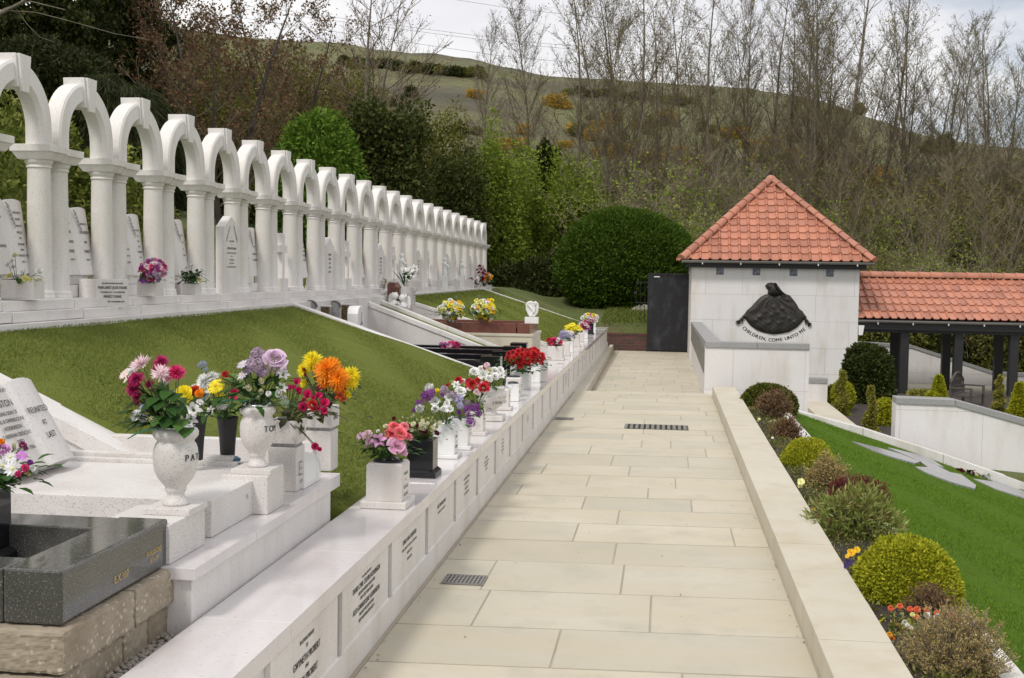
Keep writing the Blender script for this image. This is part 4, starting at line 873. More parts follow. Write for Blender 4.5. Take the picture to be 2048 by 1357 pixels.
bouquet('yellow carnation and white lilies behind the nearest urn', p + Vector((0, 0, .19)), [('carn', YEL, 368, 787, 17), ('carn', YEL, 374, 797, 12), ('lily', WHT, 354, 787, 11), ('carn', RED, 384, 783, 10, .03), ('carn', (.6, .08, .01), 391, 778, 8, .04), ('carn', ORG, 398, 788, 9), ('lily', WHT, 386, 818, 20, -.02), ('lily', WHT, 381, 838, 16, -.02), ('lily', WHT, 378, 856, 13, -.03), ('carn', WHT, 399, 806, 8)], 5.25, nleaf=16, lsize=.05, seed=9)
def ex1(t, base):
    b = MB()
    for a, e, L in ((2.6, .1, .10), (-2.7, .05, .13)): fern(b, (-.03, -.05, .015), (math.cos(a), math.sin(a), e), L, 12)
    b.build('fern', TG, t); b = MB()
    for dx, dz, s in ((.0, .12, 1), (.05, .10, 1.1), (.03, .06, 1.2), (.07, .05, 1.1), (-.01, .06, 1), (.09, .02, 1), (.02, .16, .9), (-.03, .13, .9), (.05, .15, .9)): leaf_mesh(b, (dx - .02, -.05, dz), (dx * 2 - .05, -.6, .05), .075 * s, .032 * s, .15, 4, .5)
    b.build('broad_leaves', DG, t)
bouquet('magenta and white chrysanthemums with green leaves in the nearest urn', (-1.868, 4.42, 1.165), [('mum', MAG, 323, 727, 19), ('mum', HOT, 352, 748, 22, -.05), ('spider', LPK, 285, 729, 24, -.02), ('spider', LPK, 321, 748, 23, -.08), ('daisy', LPK, 250, 748, 13, 0, PYL), ('spider', WHT, 263, 744, 12), ('mum', MAG, 275, 760, 20, -.04), ('mum', MAG, 268, 780, 19, -.04), ('mum', MAG, 277, 796, 13, -.03), ('carn', WHT, 274, 832, 13, -.06), ('carn', LAV, 287, 816, 8, -.05), ('carn', WHT, 289, 838, 10, -.04), ('bud', CRM, 311, 842, 14, -.08), ('mum', MAG, 300, 770, 12, .02)], 4.42, nleaf=46, lsize=.075, lrad=(.07, .06, .14), seed=3, extra=ex1)
def ex2(t, base):
    b = MB()
    for a, e in ((2.9, 1.1), (2.7, 1.5), (3.05, .9)): fern(b, (-.06, .05, .04), (math.cos(a), .1, e), .20, 9, .38)
    b.build('palm_frond', PG, t); b = MB(); fern(b, (-.03, -.06, .03), (-1, -.2, .35), .13, 12); fern(b, (.03, -.06, .05), (-.9, -.2, .05), .10, 10); b.build('fern', TG, t)
bouquet('lilac rose and hydrangea with cream buds in the second urn', (-1.818, 5.22, 1.165), [('rose', (.62, .46, .60), 550, 717, 24, -.04), ('cluster', LIL, 514, 728, 20, -.05), ('cluster', LIL, 516, 708, 14), ('cluster', LIL, 500, 738, 13), ('cluster', LIL, 527, 745, 11, -.05), ('daisy', (.62, .56, .66), 486, 729, 13, 0, PYL), ('daisy', (.62, .56, .66), 486, 750, 13, 0, PYL), ('bud', CRM, 499, 780, 13, -.07), ('bud', CRM, 522, 786, 12, -.09), ('bud', CRM, 524, 766, 12, -.06), ('bud', WHT, 556, 792, 15, -.06), ('lily', WHT, 567, 748, 14), ('lily', WHT, 565, 775, 12), ('cluster', (.5, .6, .42), 566, 803, 11), ('carn', WHT, 537, 788, 6, -.06)], 5.2, nleaf=50, lsize=.065, seed=5, extra=ex2)
def ex3(t, base):
    b = MB()
    for d in ((.4, -.5, -.3), (.3, -.4, -.8), (-.5, -.3, .1), (-.7, -.3, .3), (-.2, -.5, .1), (.6, -.3, -.5), (.1, -.4, -.6), (-.9, 0, .4), (.5, .1, .3)): leaf_mesh(b, Vector(d) * .06 + Vector((0, 0, .03)), d, .07, .024, .2, 4, .3)
    b.build('broad_leaves', BG, t)
bouquet('drooping crimson tulip shaped roses in the cube lettered MAM', (-1.82, 5.66, 1.065), [('tulip', HOT, 593, 765, 11), ('tulip', (.55, .05, .2), 581, 777, 9), ('tulip', HOT, 596, 782, 10), ('tulip', HOT, 615, 790, 13, -.05), ('tulip', HOT, 636, 793, 11, -.05), ('tulip', HOT, 606, 815, 14, -.1), ('tulip', HOT, 648, 808, 14, -.08), ('tulip', HOT, 648, 822, 10, -.08), ('rose', (.6, .02, .02), 625, 811, 11, -.02), ('tulip', HOT, 630, 893, 11, -.12)], 5.5, BG, 44, .06, seed=8, extra=ex3)
bouquet('big orange and yellow chrysanthemums in the cube lettered DAD', (-1.82, 6.27, 1.065), [('mum', ORG, 655, 742, 30, -.08), ('mum', ORG, 676, 757, 26, -.09), ('mum', (.95, .36, .01), 665, 732, 20, -.04), ('mum', YEL, 625, 722, 22), ('mum', YEL, 633, 731, 18, .03), ('mum', YEL, 702, 752, 21, -.02), ('mum', YEL, 703, 766, 16, -.03), ('carn', YEL, 607, 766, 7), ('carn', YEL, 603, 751, 5), ('bud', (.35, .06, .10), 609, 741, 7), ('bud', (.35, .06, .10), 622, 733, 7), ('bud', (.35, .06, .10), 612, 752, 7), ('lily', (.6, .08, .02), 680, 790, 12, -.04), ('lily', (.55, .10, .03), 686, 776, 9), ('carn', YEL, 691, 787, 8, .02), ('rose', HOT, 645, 770, 8)], 6.05, BG, 46, .06, seed=11)

# ------------------------------------------------------------------ vases along the wall
def onwall(px, py): return P(px, py, 'z', .497)
def vw(label, px, py, w, h, **k):
    p = onwall(px, py); d = k.get('d') or w; vase(label, p.x, p.y + d / 2 + k.get('ext', .025), .497, w, h, **k); return Vector((p.x, p.y + d / 2 + k.get('ext', .025), .497 + h))
p = vw('square speckled marble vase with inscription, nearest on the wall', 765, 1019, .20, .245, mat='marble', base=.037, ext=.027, lid='plastic', text=[('IN MEMORY', .016, .175), ('OF', .014, .14), ('BERYL AND', .018, .10), ('EIRLYS JONES', .016, .06)], tc=.75)
bouquet('coral roses with lilac and pink lilies in the nearest wall vase', p, [('rose', COR, 789, 855, 15), ('rose', COR, 800, 866, 14, -.06), ('rose', (.85, .25, .3), 809, 853, 10), ('rose', COR, 782, 868, 11), ('lily', (.78, .38, .66), 757, 880, 17, -.04), ('rose', (.86, .45, .62), 793, 892, 18, -.08), ('carn', LPK, 736, 872, 12), ('carn', LPK, 739, 885, 9), ('lily', (.75, .45, .66), 720, 871, 9), ('rose', (.8, .2, .28), 817, 873, 9), ('carn', CRM, 771, 853, 5), ('carn', WHT, 756, 863, 4), ('carn', WHT, 745, 890, 4), ('lily', (.8, .5, .66), 783, 884, 10)], 6.45, nleaf=60, lsize=.055, lrad=(.14, .08, .05), seed=21)
p = vw('polished black granite vase with moulded foot, second on the wall', 838, 957, .165, .235, mat='granite_black', base=.05, ext=.022, top='moulded')
def ex4(t, base):
    R = random.Random(3); b = MB()
    for i in range(60):
        a = R.uniform(0, 6.28); e = R.uniform(.15, .8); L = R.uniform(.06, .13); d = Vector((math.cos(a), math.sin(a) * .7, e)).normalized(); b.tube([Vector((0, 0, 0)), d * L * .6, d * L + Vector((0, 0, -.01))], .0016, 3)
    b.build('dry_stalks', PG, t)
bouquet('withered cream buds with dark maroon petals in the black granite vase', p, scatter([('bud', PYL), ('bud', CRM), ('carn', CRM), ('bud', (.6, .62, .35))], 838, 848, 42, 17, 34, 4.6, 2) + scatter([('carn', MAR)], 838, 858, 50, 12, 9, 4.8, 5) + [('carn', MAR, 788, 838, 5), ('carn', MAR, 874, 867, 5), ('cluster', CRM, 846, 852, 9, -.06)], 7.35, BG, 30, .03, seed=22, extra=ex4)
p = vw('white veined marble vase with dark capitals, third on the wall', 885, 918, .155, .235, mat='marble_white', base=.025, text=[('IN', .016, .17), ('LOVING', .022, .135), ('OF', .016, .10), ('MEMORY', .022, .065)], tc=.7, top='flat', lid='silver')
bouquet('white roses ringed with purple blossom in the third wall vase', p, [('rose', WHT, 870, 803, 10), ('rose', WHT, 870, 818, 8, -.06), ('rose', WHT, 888, 818, 7, -.07), ('rose', WHT, 899, 818, 8, -.07), ('rose', WHT, 894, 807, 7, -.05), ('rose', WHT, 897, 795, 9), ('cluster', PUR, 853, 793, 12), ('cluster', (.40, .08, .48), 862, 786, 9), ('cluster', WHT, 859, 777, 10), ('cluster', PUR, 838, 808, 8), ('cluster', WHT, 839, 817, 9, -.03), ('cluster', PUR, 829, 820, 5), ('cluster', LIL, 888, 780, 9), ('carn', YEL, 874, 782, 5), ('cluster', LAV, 917, 799, 10), ('cluster', LIL, 905, 790, 8), ('carn', PUR, 887, 790, 6), ('cluster', LAV, 921, 812, 7), ('carn', PUR, 918, 825, 5)], 8.1, nleaf=46, lsize=.045, seed=23)
p = vw('tapering white marble vase, fourth on the wall', 915, 900, .135, .225, mat='marble_white', base=.025, taper=.012, top='flat', text=[('OUR', .02, .13), ('DEAR', .02, .10)])
bouquet('white lilies with trailing purple blossom in the fourth wall vase', p, [('rose', WHT, 921, 783, 11, -.03), ('lily', WHT, 912, 769, 9), ('bud', (.55, .62, .2), 903, 767, 7), ('bud', (.55, .62, .2), 928, 772, 6), ('cluster', PUR, 934, 819, 8, -.05), ('cluster', PUR, 941, 845, 10, -.07), ('cluster', PUR, 950, 815, 9), ('cluster', PUR, 956, 827, 8), ('cluster', LIL, 934, 806, 7), ('cluster', PUR, 936, 832, 6)], 8.55, nleaf=36, lsize=.045, seed=24)
p = vw('speckled marble vase, fifth on the wall', 947, 872, .14, .20, mat='marble', base=.03, text=[('IN LOVING', .014, .15), ('MEMORY', .014, .12), ('OF', .014, .09)])
bouquet('deep red and pale pink roses in the fifth wall vase', p, [('rose', RED, 917, 761, 9), ('rose', RED, 895, 772, 6), ('rose', RED, 944, 769, 11, -.04), ('rose', RED, 938, 763, 8), ('rose', RED, 967, 775, 11, -.04), ('rose', LPK, 926, 763, 6), ('rose', LPK, 961, 769, 8), ('rose', LPK, 954, 784, 7, -.05), ('rose', LPK, 939, 777, 6, -.05), ('rose', LPK, 977, 780, 7), ('rose', RED, 955, 762, 7), ('rose', RED, 972, 768, 7)], 9.35, nleaf=70, lsize=.055, lrad=(.13, .08, .08), seed=25)
PR6 = [(.06, 0), (.062, .008), (.045, .03), (.040, .045), (.06, .06), (.095, .085), (.125, .13), (.133, .175), (.125, .205), (.112, .215), (.118, .225), (.125, .235), (.10, .24)]
q = onwall(978, 843)
urn('round bowl shaped marble urn with the words IN LOVING, sixth on the wall', q.x - .0, q.y + .12, .497, 1.0, 'JOHN HENRY', .024, lid=False, prof=PR6, mat='marble', ta=rad(-25), tz=.15, tr=.131, bw=.115, bh=.045)
o6 = bpy.context.scene.collection.objects[-1]
lt = MB()
for i, ch in enumerate('IN LOVING'):
    vs_, fs_ = line_mesh(ch); a = rad(-25) + (i - 4) * .017 / .130
    lt.add([(.1345 * math.cos(a + xx * .014 * 1.2 / .13), .1345 * math.sin(a + xx * .014 * 1.2 / .13), yy_ * .014 * 1.4 + .20) for xx, yy_, _ in vs_], fs_)
lt.build('lettering', M['letter'], o6.parent)
bouquet('creamy white roses in the round bowl urn', (q.x, q.y + .12, .78), [('rose', WHT, 965, 749, 10, -.04), ('rose', WHT, 978, 757, 8, -.06), ('rose', WHT, 990, 742, 9), ('rose', WHT, 948, 743, 9), ('rose', WHT, 1001, 741, 8), ('rose', WHT, 990, 753, 8, -.05), ('rose', WHT, 962, 738, 7), ('lily', WHT, 1004, 751, 7), ('carn', LPK, 974, 731, 6), ('carn', (.5, .1, .12), 969, 736, 4), ('bud', CRM, 941, 752, 6), ('rose', CRM, 979, 741, 7)], 10.15, nleaf=46, lsize=.055, seed=26)
vw('plain square marble vase behind the round bowl urn', 1002, 821, .135, .20, mat='marble', base=.025, text=[('LOVE', .02, .12)], lid='silver')
vw('white veined marble vase with black pierced lid, nearer of the two lidded vases', 1024, 803, .135, .175, mat='marble_white', base=0, ext=0, text=[('GRAN', .024, .08)], lid='plastic', top='flat')
vw('cream marble vase with black pierced lid, farther of the two lidded vases', 1026, 794, .155, .20, mat='marble', base=0, ext=0, text=[('DAD', .024, .10)], lid='plastic')
p = vw('white veined marble cube vase below the mass of red roses', 1040, 779, .19, .19, mat='marble_white', base=0, ext=0, top='flat')
bouquet('large mass of bright red roses spilling over the marble cube', p, scatter([('rose', (.50, .006, .010)), ('rose', (.36, .004, .010))], 1050, 714, 38, 16, 30, 6.6, 7, dy=.12) + [('rose', RED, 1040, 731, 7, -.1), ('rose', RED, 1083, 726, 5)], 13.05, nleaf=150, lsize=.07, lrad=(.24, .14, .12), seed=27)
p = onwall(1071, 766); vase('broad white marble slab vase right of the red roses', p.x, p.y + .06, .497, .10, .19, 'marble_white', 0, 0, 'flat', d=.12)
p = P(1011, 747, 'x', -1.66); t = thing('memorial_lantern', 'dark lantern standing behind the lidded vases', 'lantern', (-1.64, p.y, .50)); b = MB(); b.box(-.035, .035, -.035, .035, .02, .13)
b.build('lantern_glass', M['glass'], t); b = MB(); b.box(-.045, .045, -.045, .045, 0, .02); b.box(-.045, .045, -.045, .045, .131, .15); b.lathe([(.04, .15), (.02, .175), (.005, .185)], n=8); [b.box(sx - .006, sx + .006, sy - .006, sy + .006, .02, .131) for sx in (-.036, .036) for sy in (-.036, .036)]; b.build('lantern_frame', M['iron'], t)
far = [(1110, 721, .215, .205, 'marble', 'square cream vase below the small red and white roses', [('rose', RED), ('rose', WHT), ('rose', HOT)], (1109, 683, 14, 7), 12, 5.5, 17.4, 'small red and white roses in the square cream vase'),
       (1131, 712, .11, .22, 'marble', 'flared white vase with dark lettering beside the square cream vase', None, 0, 0, 0, 0, 0),
       (1138, 706, .12, .19, 'marble_white', 'white veined vase below the lilac blossom', [('cluster', LAV), ('cluster', LAV), ('carn', WHT)], (1133, 671, 14, 7), 11, 5.5, 19.0, 'lilac and pale blue blossom in the white veined vase'),
       (1150, 694, .14, .21, 'marble', 'pale vase below the bright yellow flowers', [('lily', YEL), ('daisy', YEL)], (1145, 657, 17, 8), 22, 5, 20.5, 'bright yellow daffodil like flowers toward the far end of the wall'),
       (1160, 684, .13, .17, 'marble', 'pale vase with trailing yellow petals', None, 0, 0, 0, 0, 0),
       (1170, 677, .10, .17, 'marble_white', 'slim white vase below the pink and purple blossom', [('cluster', PNK), ('cluster', (.45, .12, .4)), ('rose', LPK), ('rose', MAG)], (1167, 652, 13, 9), 14, 4.5, 23, 'pink and purple blossom near the far end of the wall'),
       (1180, 669, .13, .22, 'granite_black', 'small black granite vase near the far end of the wall', [('rose', WHT), ('rose', YEL), ('rose', LPK), ('carn', WHT), ('rose', PNK)], (1180, 636, 17, 8), 18, 4.5, 25, 'white yellow and pink flowers on the last vases of the wall'),
       (1188, 662, .07, .18, 'marble_white', 'last narrow white vase at the far end of the wall', None, 0, 0, 0, 0, 0)]
for px, py, w, h, m, lb, kinds, e, n, rp, Y, bl in far:
    p = vw(lb, px, py, w, h, mat=m, base=.03 if h > .2 else 0, ext=.02, top='flat' if m != 'marble' else 'chamfer')
    if kinds: bouquet(bl, p, scatter(kinds, *e, n, rp, int(px)), p.y, nleaf=40, lsize=.05, seed=int(px), lrad=(.12, .08, .08))

# flowers on the arch steps
def fl(label, px, py, Y, blooms, **k): p = P(px, py, 'y', Y); return bouquet(label, p, blooms, Y, **k)
R0 = random.Random(5)
fl('sprawling pale yellow carnations on long stems at the left edge', 35, 570, 8.1, [('carn', c, x, y, r) for c, x, y, r in ((CRM, 30, 512, 7), (WHT, 17, 530, 7), (WHT, 27, 535, 6), (PYL, 20, 553, 8), (PYL, 50, 558, 8), (CRM, 42, 565, 7), (WHT, 78, 543, 8), (CRM, 80, 560, 5), (PYL, 9, 563, 6), (CRM, 4, 572, 5), (PYL, 33, 566, 6), (WHT, 24, 522, 5), (PYL, 62, 560, 5), (WHT, 45, 545, 5), (CRM, 67, 570, 4))], leafmat_=DG, nleaf=26, lsize=.05, seed=31)
fl('pink roses with a purple daisy in the flower box before the fourth arch', 295, 567, 10.1, [('gerbera', (.32, .06, .45), 289, 557, 11, -.06, YEL)] + scatter([('rose', HOT), ('rose', LPK), ('carn', LIL), ('rose', PNK), ('rose', MAG), ('carn', (.4, .08, .3))], 306, 541, 27, 22, 36, 5.6, 33, dy=.10), nleaf=90, lsize=.04, seed=32)
fl('small white flowers with very dark leaves before the fifth arch', 380, 566, 11.3, [('rose', WHT, 364, 543, 6), ('rose', WHT, 366, 556, 6), ('rose', WHT, 394, 549, 8), ('rose', PYL, 399, 560, 6), ('carn', WHT, 383, 533, 6), ('carn', WHT, 373, 536, 4), ('carn', WHT, 404, 541, 4)], nleaf=110, lsize=.06, lrad=(.10, .08, .09), seed=33)
def lilyx(t, base):
    b = MB()
    for dx, h in ((-.12, .34), (-.08, .27), (-.03, .24), (-.15, .18), (.02, .2)): leaf_mesh(b, (0, 0, 0), (dx * 1.6, -.1, h), .42 * h / .3, .016, .1, 4, .25)
    b.build('long_leaves', DG, t)
fl('tall white lilies with long green leaves behind the brown headstone', 808, 572, 18.9, [('lily', WHT, 820, 541, 10), ('lily', WHT, 831, 537, 9), ('lily', WHT, 812, 548, 9), ('lily', WHT, 818, 556, 9), ('lily', WHT, 808, 538, 8), ('lily', WHT, 826, 549, 8)], nleaf=10, lsize=.12, seed=34, extra=lilyx)
fl('tiny pale flowers left of the brown headstone', 768, 578, 18.0, scatter([('rose', WHT), ('carn', CRM), ('rose', (.3, .25, .2))], 767, 563, 6, 5, 8, 3, 35), nleaf=10, lsize=.04, seed=35)
fl('dark red and white flowers before the second arch from the far end', 945, 575, 28.2, scatter([('rose', LPK), ('rose', MAR), ('carn', WHT), ('rose', (.35, .05, .12))], 946, 562, 10, 6, 14, 3.6, 36), nleaf=30, lsize=.10, seed=36)
fl('tall spray of dark red and orange flowers at the far end of the arches', 968, 572, 29.5, scatter([('rose', MAR), ('rose', (.3, .02, .05)), ('carn', LPK)], 962, 540, 9, 8, 12, 3.6, 37) + scatter([('rose', ORG), ('rose', RED), ('rose', WHT), ('rose', DYE)], 973, 556, 11, 9, 16, 4, 38), nleaf=60, lsize=.12, lrad=(.2, .1, .3), seed=37)
for px, py, Y, lb in ((946, 580, 28.2, 'white stone flower box under the dark red and white flowers'), (972, 578, 29.5, 'white stone flower box at the far end of the arches')):
    p = P(px, py, 'y', Y); b = MB(); b.box(-.12, .12, 0, .2, -.08, .10); q = b.build('flower_box', M['marble'], bevel=.004); q.location = p; tag(q, lb, 'flower box')

# ------------------------------------------------------------------ graves beyond the near lawn
t = thing('black_granite_grave', 'polished black granite grave with stepped rails beyond the near lawn', 'grave', (-1.95, 14.3, .44))
b = MB(); b.box(-2.3, -.10, 0, .10, 0, .285); b.build('near_rail', M['granite_black'], t, bevel=.006)
b = MB(); b.box(-2.3, -.10, .95, 1.06, 0, .285); b.build('middle_rail', M['granite_black'], t, bevel=.006)
b = MB(); b.box(-2.3, -.10, 1.95, 2.07, 0, .285); b.build('middle_rail', M['granite_black'], t, bevel=.006)
b = MB(); b.box(-2.3, -.10, 2.8, 2.92, 0, .275); b.build('far_rail', M['granite_black'], t, bevel=.006)
for y in (-.03, .93, 1.93, 2.75): b = MB(); b.box(-.24, .0, y, y + .2, 0, .335); b.build('corner_post', M['granite_black'], t, bevel=.006)
b = MB(); b.box(-2.3, -.02, .1, 2.8, 0, .12); b.build('cover_slab', M['granite_black'], t)
fl('low cushion of pink and crimson flowers on the black granite grave', 900, 700, 16.9, scatter([('rose', HOT), ('rose', PNK), ('rose', MAG), ('rose', LPK), ('cluster', (.4, .1, .4))], 900, 692, 20, 7, 24, 4.5, 41), nleaf=40, lsize=.06, seed=41)
t = thing('brown_granite_grave', 'reddish brown granite grave on a cream stone base, carrying two round wreaths', 'grave', (-2.09, 18.7, .44))
b = MB(); b.box(-1.9, .04, -.04, 1.25, 0, .34); b.box(-1.9, .055, -.055, 1.265, .34, .385); b.build('base', M['kerbsand'], t, bevel=.006)
b = MB(); b.box(-1.85, -.22, 0, .10, .386, .54); b.box(-.20, 0.0, -.015, .22, .386, .545); b.box(-.12, -.01, .22, 1.2, .386, .54); b.box(-1.85, -.13, 1.1, 1.2, .386, .54); b.build('kerb', M['granite_brown'], t, bevel=.004)
b = MB(); b.box(-1.85, -.12, .10, 1.1, .386, .47); b.build('cover_slab', M['granite_brown'], t)
for px, k in ((903, 'left'), (968, 'right')):
    p = P(px, 650, 'y', 18.76); t = thing('wreath_bowl', 'square brown pot under the %s round yellow and white wreath' % k, 'vase', (p.x, 18.76, .983)); b = MB(); b.hexa([(-.07, -.05, 0), (.07, -.05, 0), (.07, .05, 0), (-.07, .05, 0)], [(-.10, -.07, .10), (.10, -.07, .10), (.10, .07, .10), (-.10, .07, .10)]); b.build('pot', M['granite_brown'], t, bevel=.004)
    bouquet('%s of the two round wreaths of yellow and white flowers' % k, (p.x, 18.76, 1.07), scatter([('rose', YEL), ('rose', WHT), ('rose', WHT), ('rose', PYL), ('gerbera', DYE, (.05, .02, .01)), ('rose', (.85, .75, .2)), ('lily', YEL)], px, 619, 26, 23, 38, 4.7, px, dy=.16) + [('bud', (.3, .4, .3), px + (8 if k == 'left' else -9), 598, 6)], 18.76, nleaf=260, lsize=.06, lrad=(.26, .2, .16), seed=px)
p = P(1064, 652, 'y', 18.82); t = thing('heart_sculpture', 'white carved heart shaped sculpture on the brown granite grave', 'sculpture', (p.x, 18.82, .985)); b = MB(); b.box(-.11, .10, -.07, .07, 0, .10); b.build('block', M['lily_white'], t, bevel=.004)
hp = [(-.04, .10), (.04, .10), (.09, .17), (.105, .26), (.09, .32), (.05, .35), (.01, .335), (-.02, .355), (-.07, .345), (-.105, .30), (-.10, .22), (-.075, .16)]
b = MB(); n = len(hp)
lay = [(-.045, .80), (-.055, .92), (-.03, 1.0), (.03, 1.0), (.055, .92), (.045, .8)]
for w, s in lay: b.v += [(u * s + 0, w, (v - .23) * s + .23) for u, v in hp]
for j in range(len(lay) - 1): b.f += [(j * n + i, j * n + (i + 1) % n, (j + 1) * n + (i + 1) % n, (j + 1) * n + i) for i in range(n)]
b.f += [tuple(range(n))[::-1], tuple((len(lay) - 1) * n + i for i in range(n))]; b.mi = [0] * len(b.f)
b.tube([(-.07, -.05, .30), (-.02, -.07, .26), (.02, -.06, .19), (0, -.05, .14)], [.012, .018, .016, .008], 8); b.tube([(.07, -.05, .32), (.04, -.07, .25), (.03, -.06, .18)], [.010, .016, .010], 8)
b.build('heart', M['lily_white'], t, smooth=True)
# brown headstone with lantern niche, and the praying cherubs before it
p = P(787, 604, 'y', 18.85); t = thing('brown_headstone', 'small brown granite headstone with a lantern niche and pointed cap', 'headstone', (p.x + .02, 18.85, 1.07))
b = MB(); b.box(-.11, .03, -.06, .06, 0, .48); b.prism([(-.12, .48), (.05, .48), (.03, .52), (-.08, .53)], lambda u, v, w: (u, w, v), -.065, .065); b.build('stone', M['granite_brown'], t, bevel=.004)
b = MB(); b.box(-.0, .10, -.09, .0, .02, .44); b.hexa([(-.012, -.10, .44), (.112, -.10, .44), (.112, .01, .44), (-.012, .01, .44)], [(.04, -.06, .53), (.06, -.06, .53), (.06, -.03, .53), (.04, -.03, .53)]); b.build('niche', M['granite_brown'], t, bevel=.004)
b = MB(); b.lathe([(.025, .25), (.03, .26), (.03, .37), (.01, .41)], (.05, -.10, 0), 10); b.build('lantern', M['lantern_brass'], t, smooth=True)
b = MB(); b.box(-.26, -.12, -.03, .2, .05, .40); q = b.build('vase_block', M['marble'], bevel=.004); q.location = (p.x + .02, 18.9, 1.05); tag(q, 'white square vase block left of the brown headstone', 'vase')
b = MB(); b.box(-.05, .07, -.07, .07, .0, .42); q = b.build('inscribed_block', M['marble'], bevel=.004); q.location = (p.x + .20, 19.2, 1.10); tag(q, 'white inscribed block right of the brown headstone', 'memorial stone')
lettering([('IN LOVING', .022, .33), ('MEMORY', .022, .28), ('OF OUR', .022, .23), ('SON', .022, .18), ('1966', .022, .13)], q, (.072, 0, 0), RX, bold=.001); 
def cherub(label, px, py, Y, flip):
    p = P(px, py, 'y', Y); t = thing('cherub_statue', label, 'statue', p); s = flip
    b = MB(); b.lathe([(.07, 0), (.072, .03), (.06, .09), (.046, .15), (.048, .20), (.040, .235), (.022, .255), (.020, .275)], n=20)
    for q in (-1, 1):
        b.tube([(q * .055, 0, .215), (q * .065 + s * .02, -.045, .165), (s * .055, -.075, .19)], [.024, .02, .014], 8)
    b.tube([(.0, -.02, .03), (s * .06, -.08, .04)], [.04, .03], 8)
    b.build('body', M['lily_white'], t, smooth=True)
    b = MB(); b.ball((s * .012, -.012, .315), (.052, .055, .058), 16, 12, f=lambda a, ph: 1 + .03 * math.sin(7 * a) * math.sin(5 * ph)); b.ball((s * .055, -.035, .305), (.012, .010, .012), 8, 6)
    b.build('head', M['lily_white'], t, smooth=True)
    b = MB()
    for k in range(16): a = k * .55; b.ball((s * -.008 + .036 * math.cos(a), .012 + .036 * math.sin(a), .345 + .015 * math.sin(3 * a)), .014, 8, 6)
    b.build('curls', M['lily_white'], t, smooth=True)
    for q in (0,) if s > 0 else (1,):
        b = MB(); wg = [(0, .12), (-.05, .10), (-.085, .16), (-.095, .24), (-.085, .32), (-.06, .355), (-.035, .33), (-.02, .26), (0, .2)]
        b.prism([(u * s * 1.0, v) for u, v in wg], lambda u, v, w: (u - .02 * s, w + .04, v), 0, .022); b.build('wing', M['lily_white'], t, bevel=.005)
    return t
cherub('left of two small white praying cherubs, with a tall wing', 789, 632, 18.6, 1); cherub('right of two small white praying cherubs, facing the brown headstone', 806, 636, 18.6, -1)
# scroll ended headstones and the white one
def scroll(label, px, py, Y, hh):
    p = P(px, py, 'y', Y); t = thing('scroll_post', label, 'headstone post', (p.x, Y, p.z - hh)); b = MB(); b.box(-.055, .055, -.04, .04, 0, hh - .02); b.build('post', M['granite_grey'], t, bevel=.006)
    b = MB(); pts = []; 
    for k in range(40): a = k * .33; r = .085 - .0017 * k; pts.append((-.01 + r * math.cos(a), -.0, hh + .03 + r * math.sin(a)))
    b.tube(pts, [.018 - .0002 * k for k in range(40)], 8); b.build('scroll', M['granite_dark'], t, smooth=True); b = MB(); b.lathe([(.07, -.03), (.07, .03)], n=24); o = b.build('scroll_disc', M['granite_grey'], t, smooth=False); o.rotation_euler = (rad(90), 0, 0); o.location = (-.01, 0, hh + .03); return t
scroll('left stone post with a rolled scroll top beyond the near lawn', 622, 620, 14.6, .55); scroll('right stone post with a rolled scroll top, beside the white headstone', 670, 620, 15.5, .55)
for (x0, x1, y0, y1), lb in (((628, 657, 614, 640), 'left rust stained brown headstone between the scroll posts'), ((679, 704, 611, 650), 'right rust stained brown headstone beside the white headstone')):
    YS = 15.0 if x0 < 650 else 16.0; a = P(x0, y0, 'y', YS); c = P(x1, y1, 'y', YS); w = c.x - a.x; t = thing('stained_headstone', lb, 'headstone', ((a.x + c.x) / 2, YS, c.z - .3)); hh = a.z - c.z + .3
    b = MB(); b.box(-w / 2, w / 2, 0, .08, 0, hh); b.build('slab', M['corten'], t, bevel=.01); b = MB(); b.box(-w / 2 - .02, w / 2 + .02, .0, .1, hh + .001, hh + .02); b.build('cap', M['marble'], t, bevel=.006)
a = P(706, 612, 'y', 15.4); c = P(733, 668, 'y', 15.4); t = thing('white_headstone', 'bright white round shouldered headstone with short inscription beyond the near lawn', 'headstone', ((a.x + c.x) / 2 - .02, 15.4, .44)); hh = a.z - .44
b = MB(); b.prism([(-.16, 0), (.16, 0), (.16, hh - .10), (.13, hh - .03), (.06, hh), (-.06, hh), (-.13, hh - .03), (-.16, hh - .10)], lambda u, v, w: (w, u, v), -.11, .04); q = b.build('slab', M['lily_white'], t, bevel=.012)
lettering([('IN LOVING', .022, hh - .30), ('MEMORY OF', .022, hh - .36), ('DENISE AND', .022, hh - .42), ('KENNETH', .022, hh - .48), ('AT', .02, hh - .54)], q, (.044, 0, 0), RX, bold=.001)
b = MB(); b.tube([(.044, 0, hh - .24), (.05, .0, hh - .08)], .004, 5); b.tube([(.044, -.05, hh - .25), (.05, 0, hh - .2), (.044, .05, hh - .25)], .006, 5); b.build('carved_cross', M['granite_grey'], t)

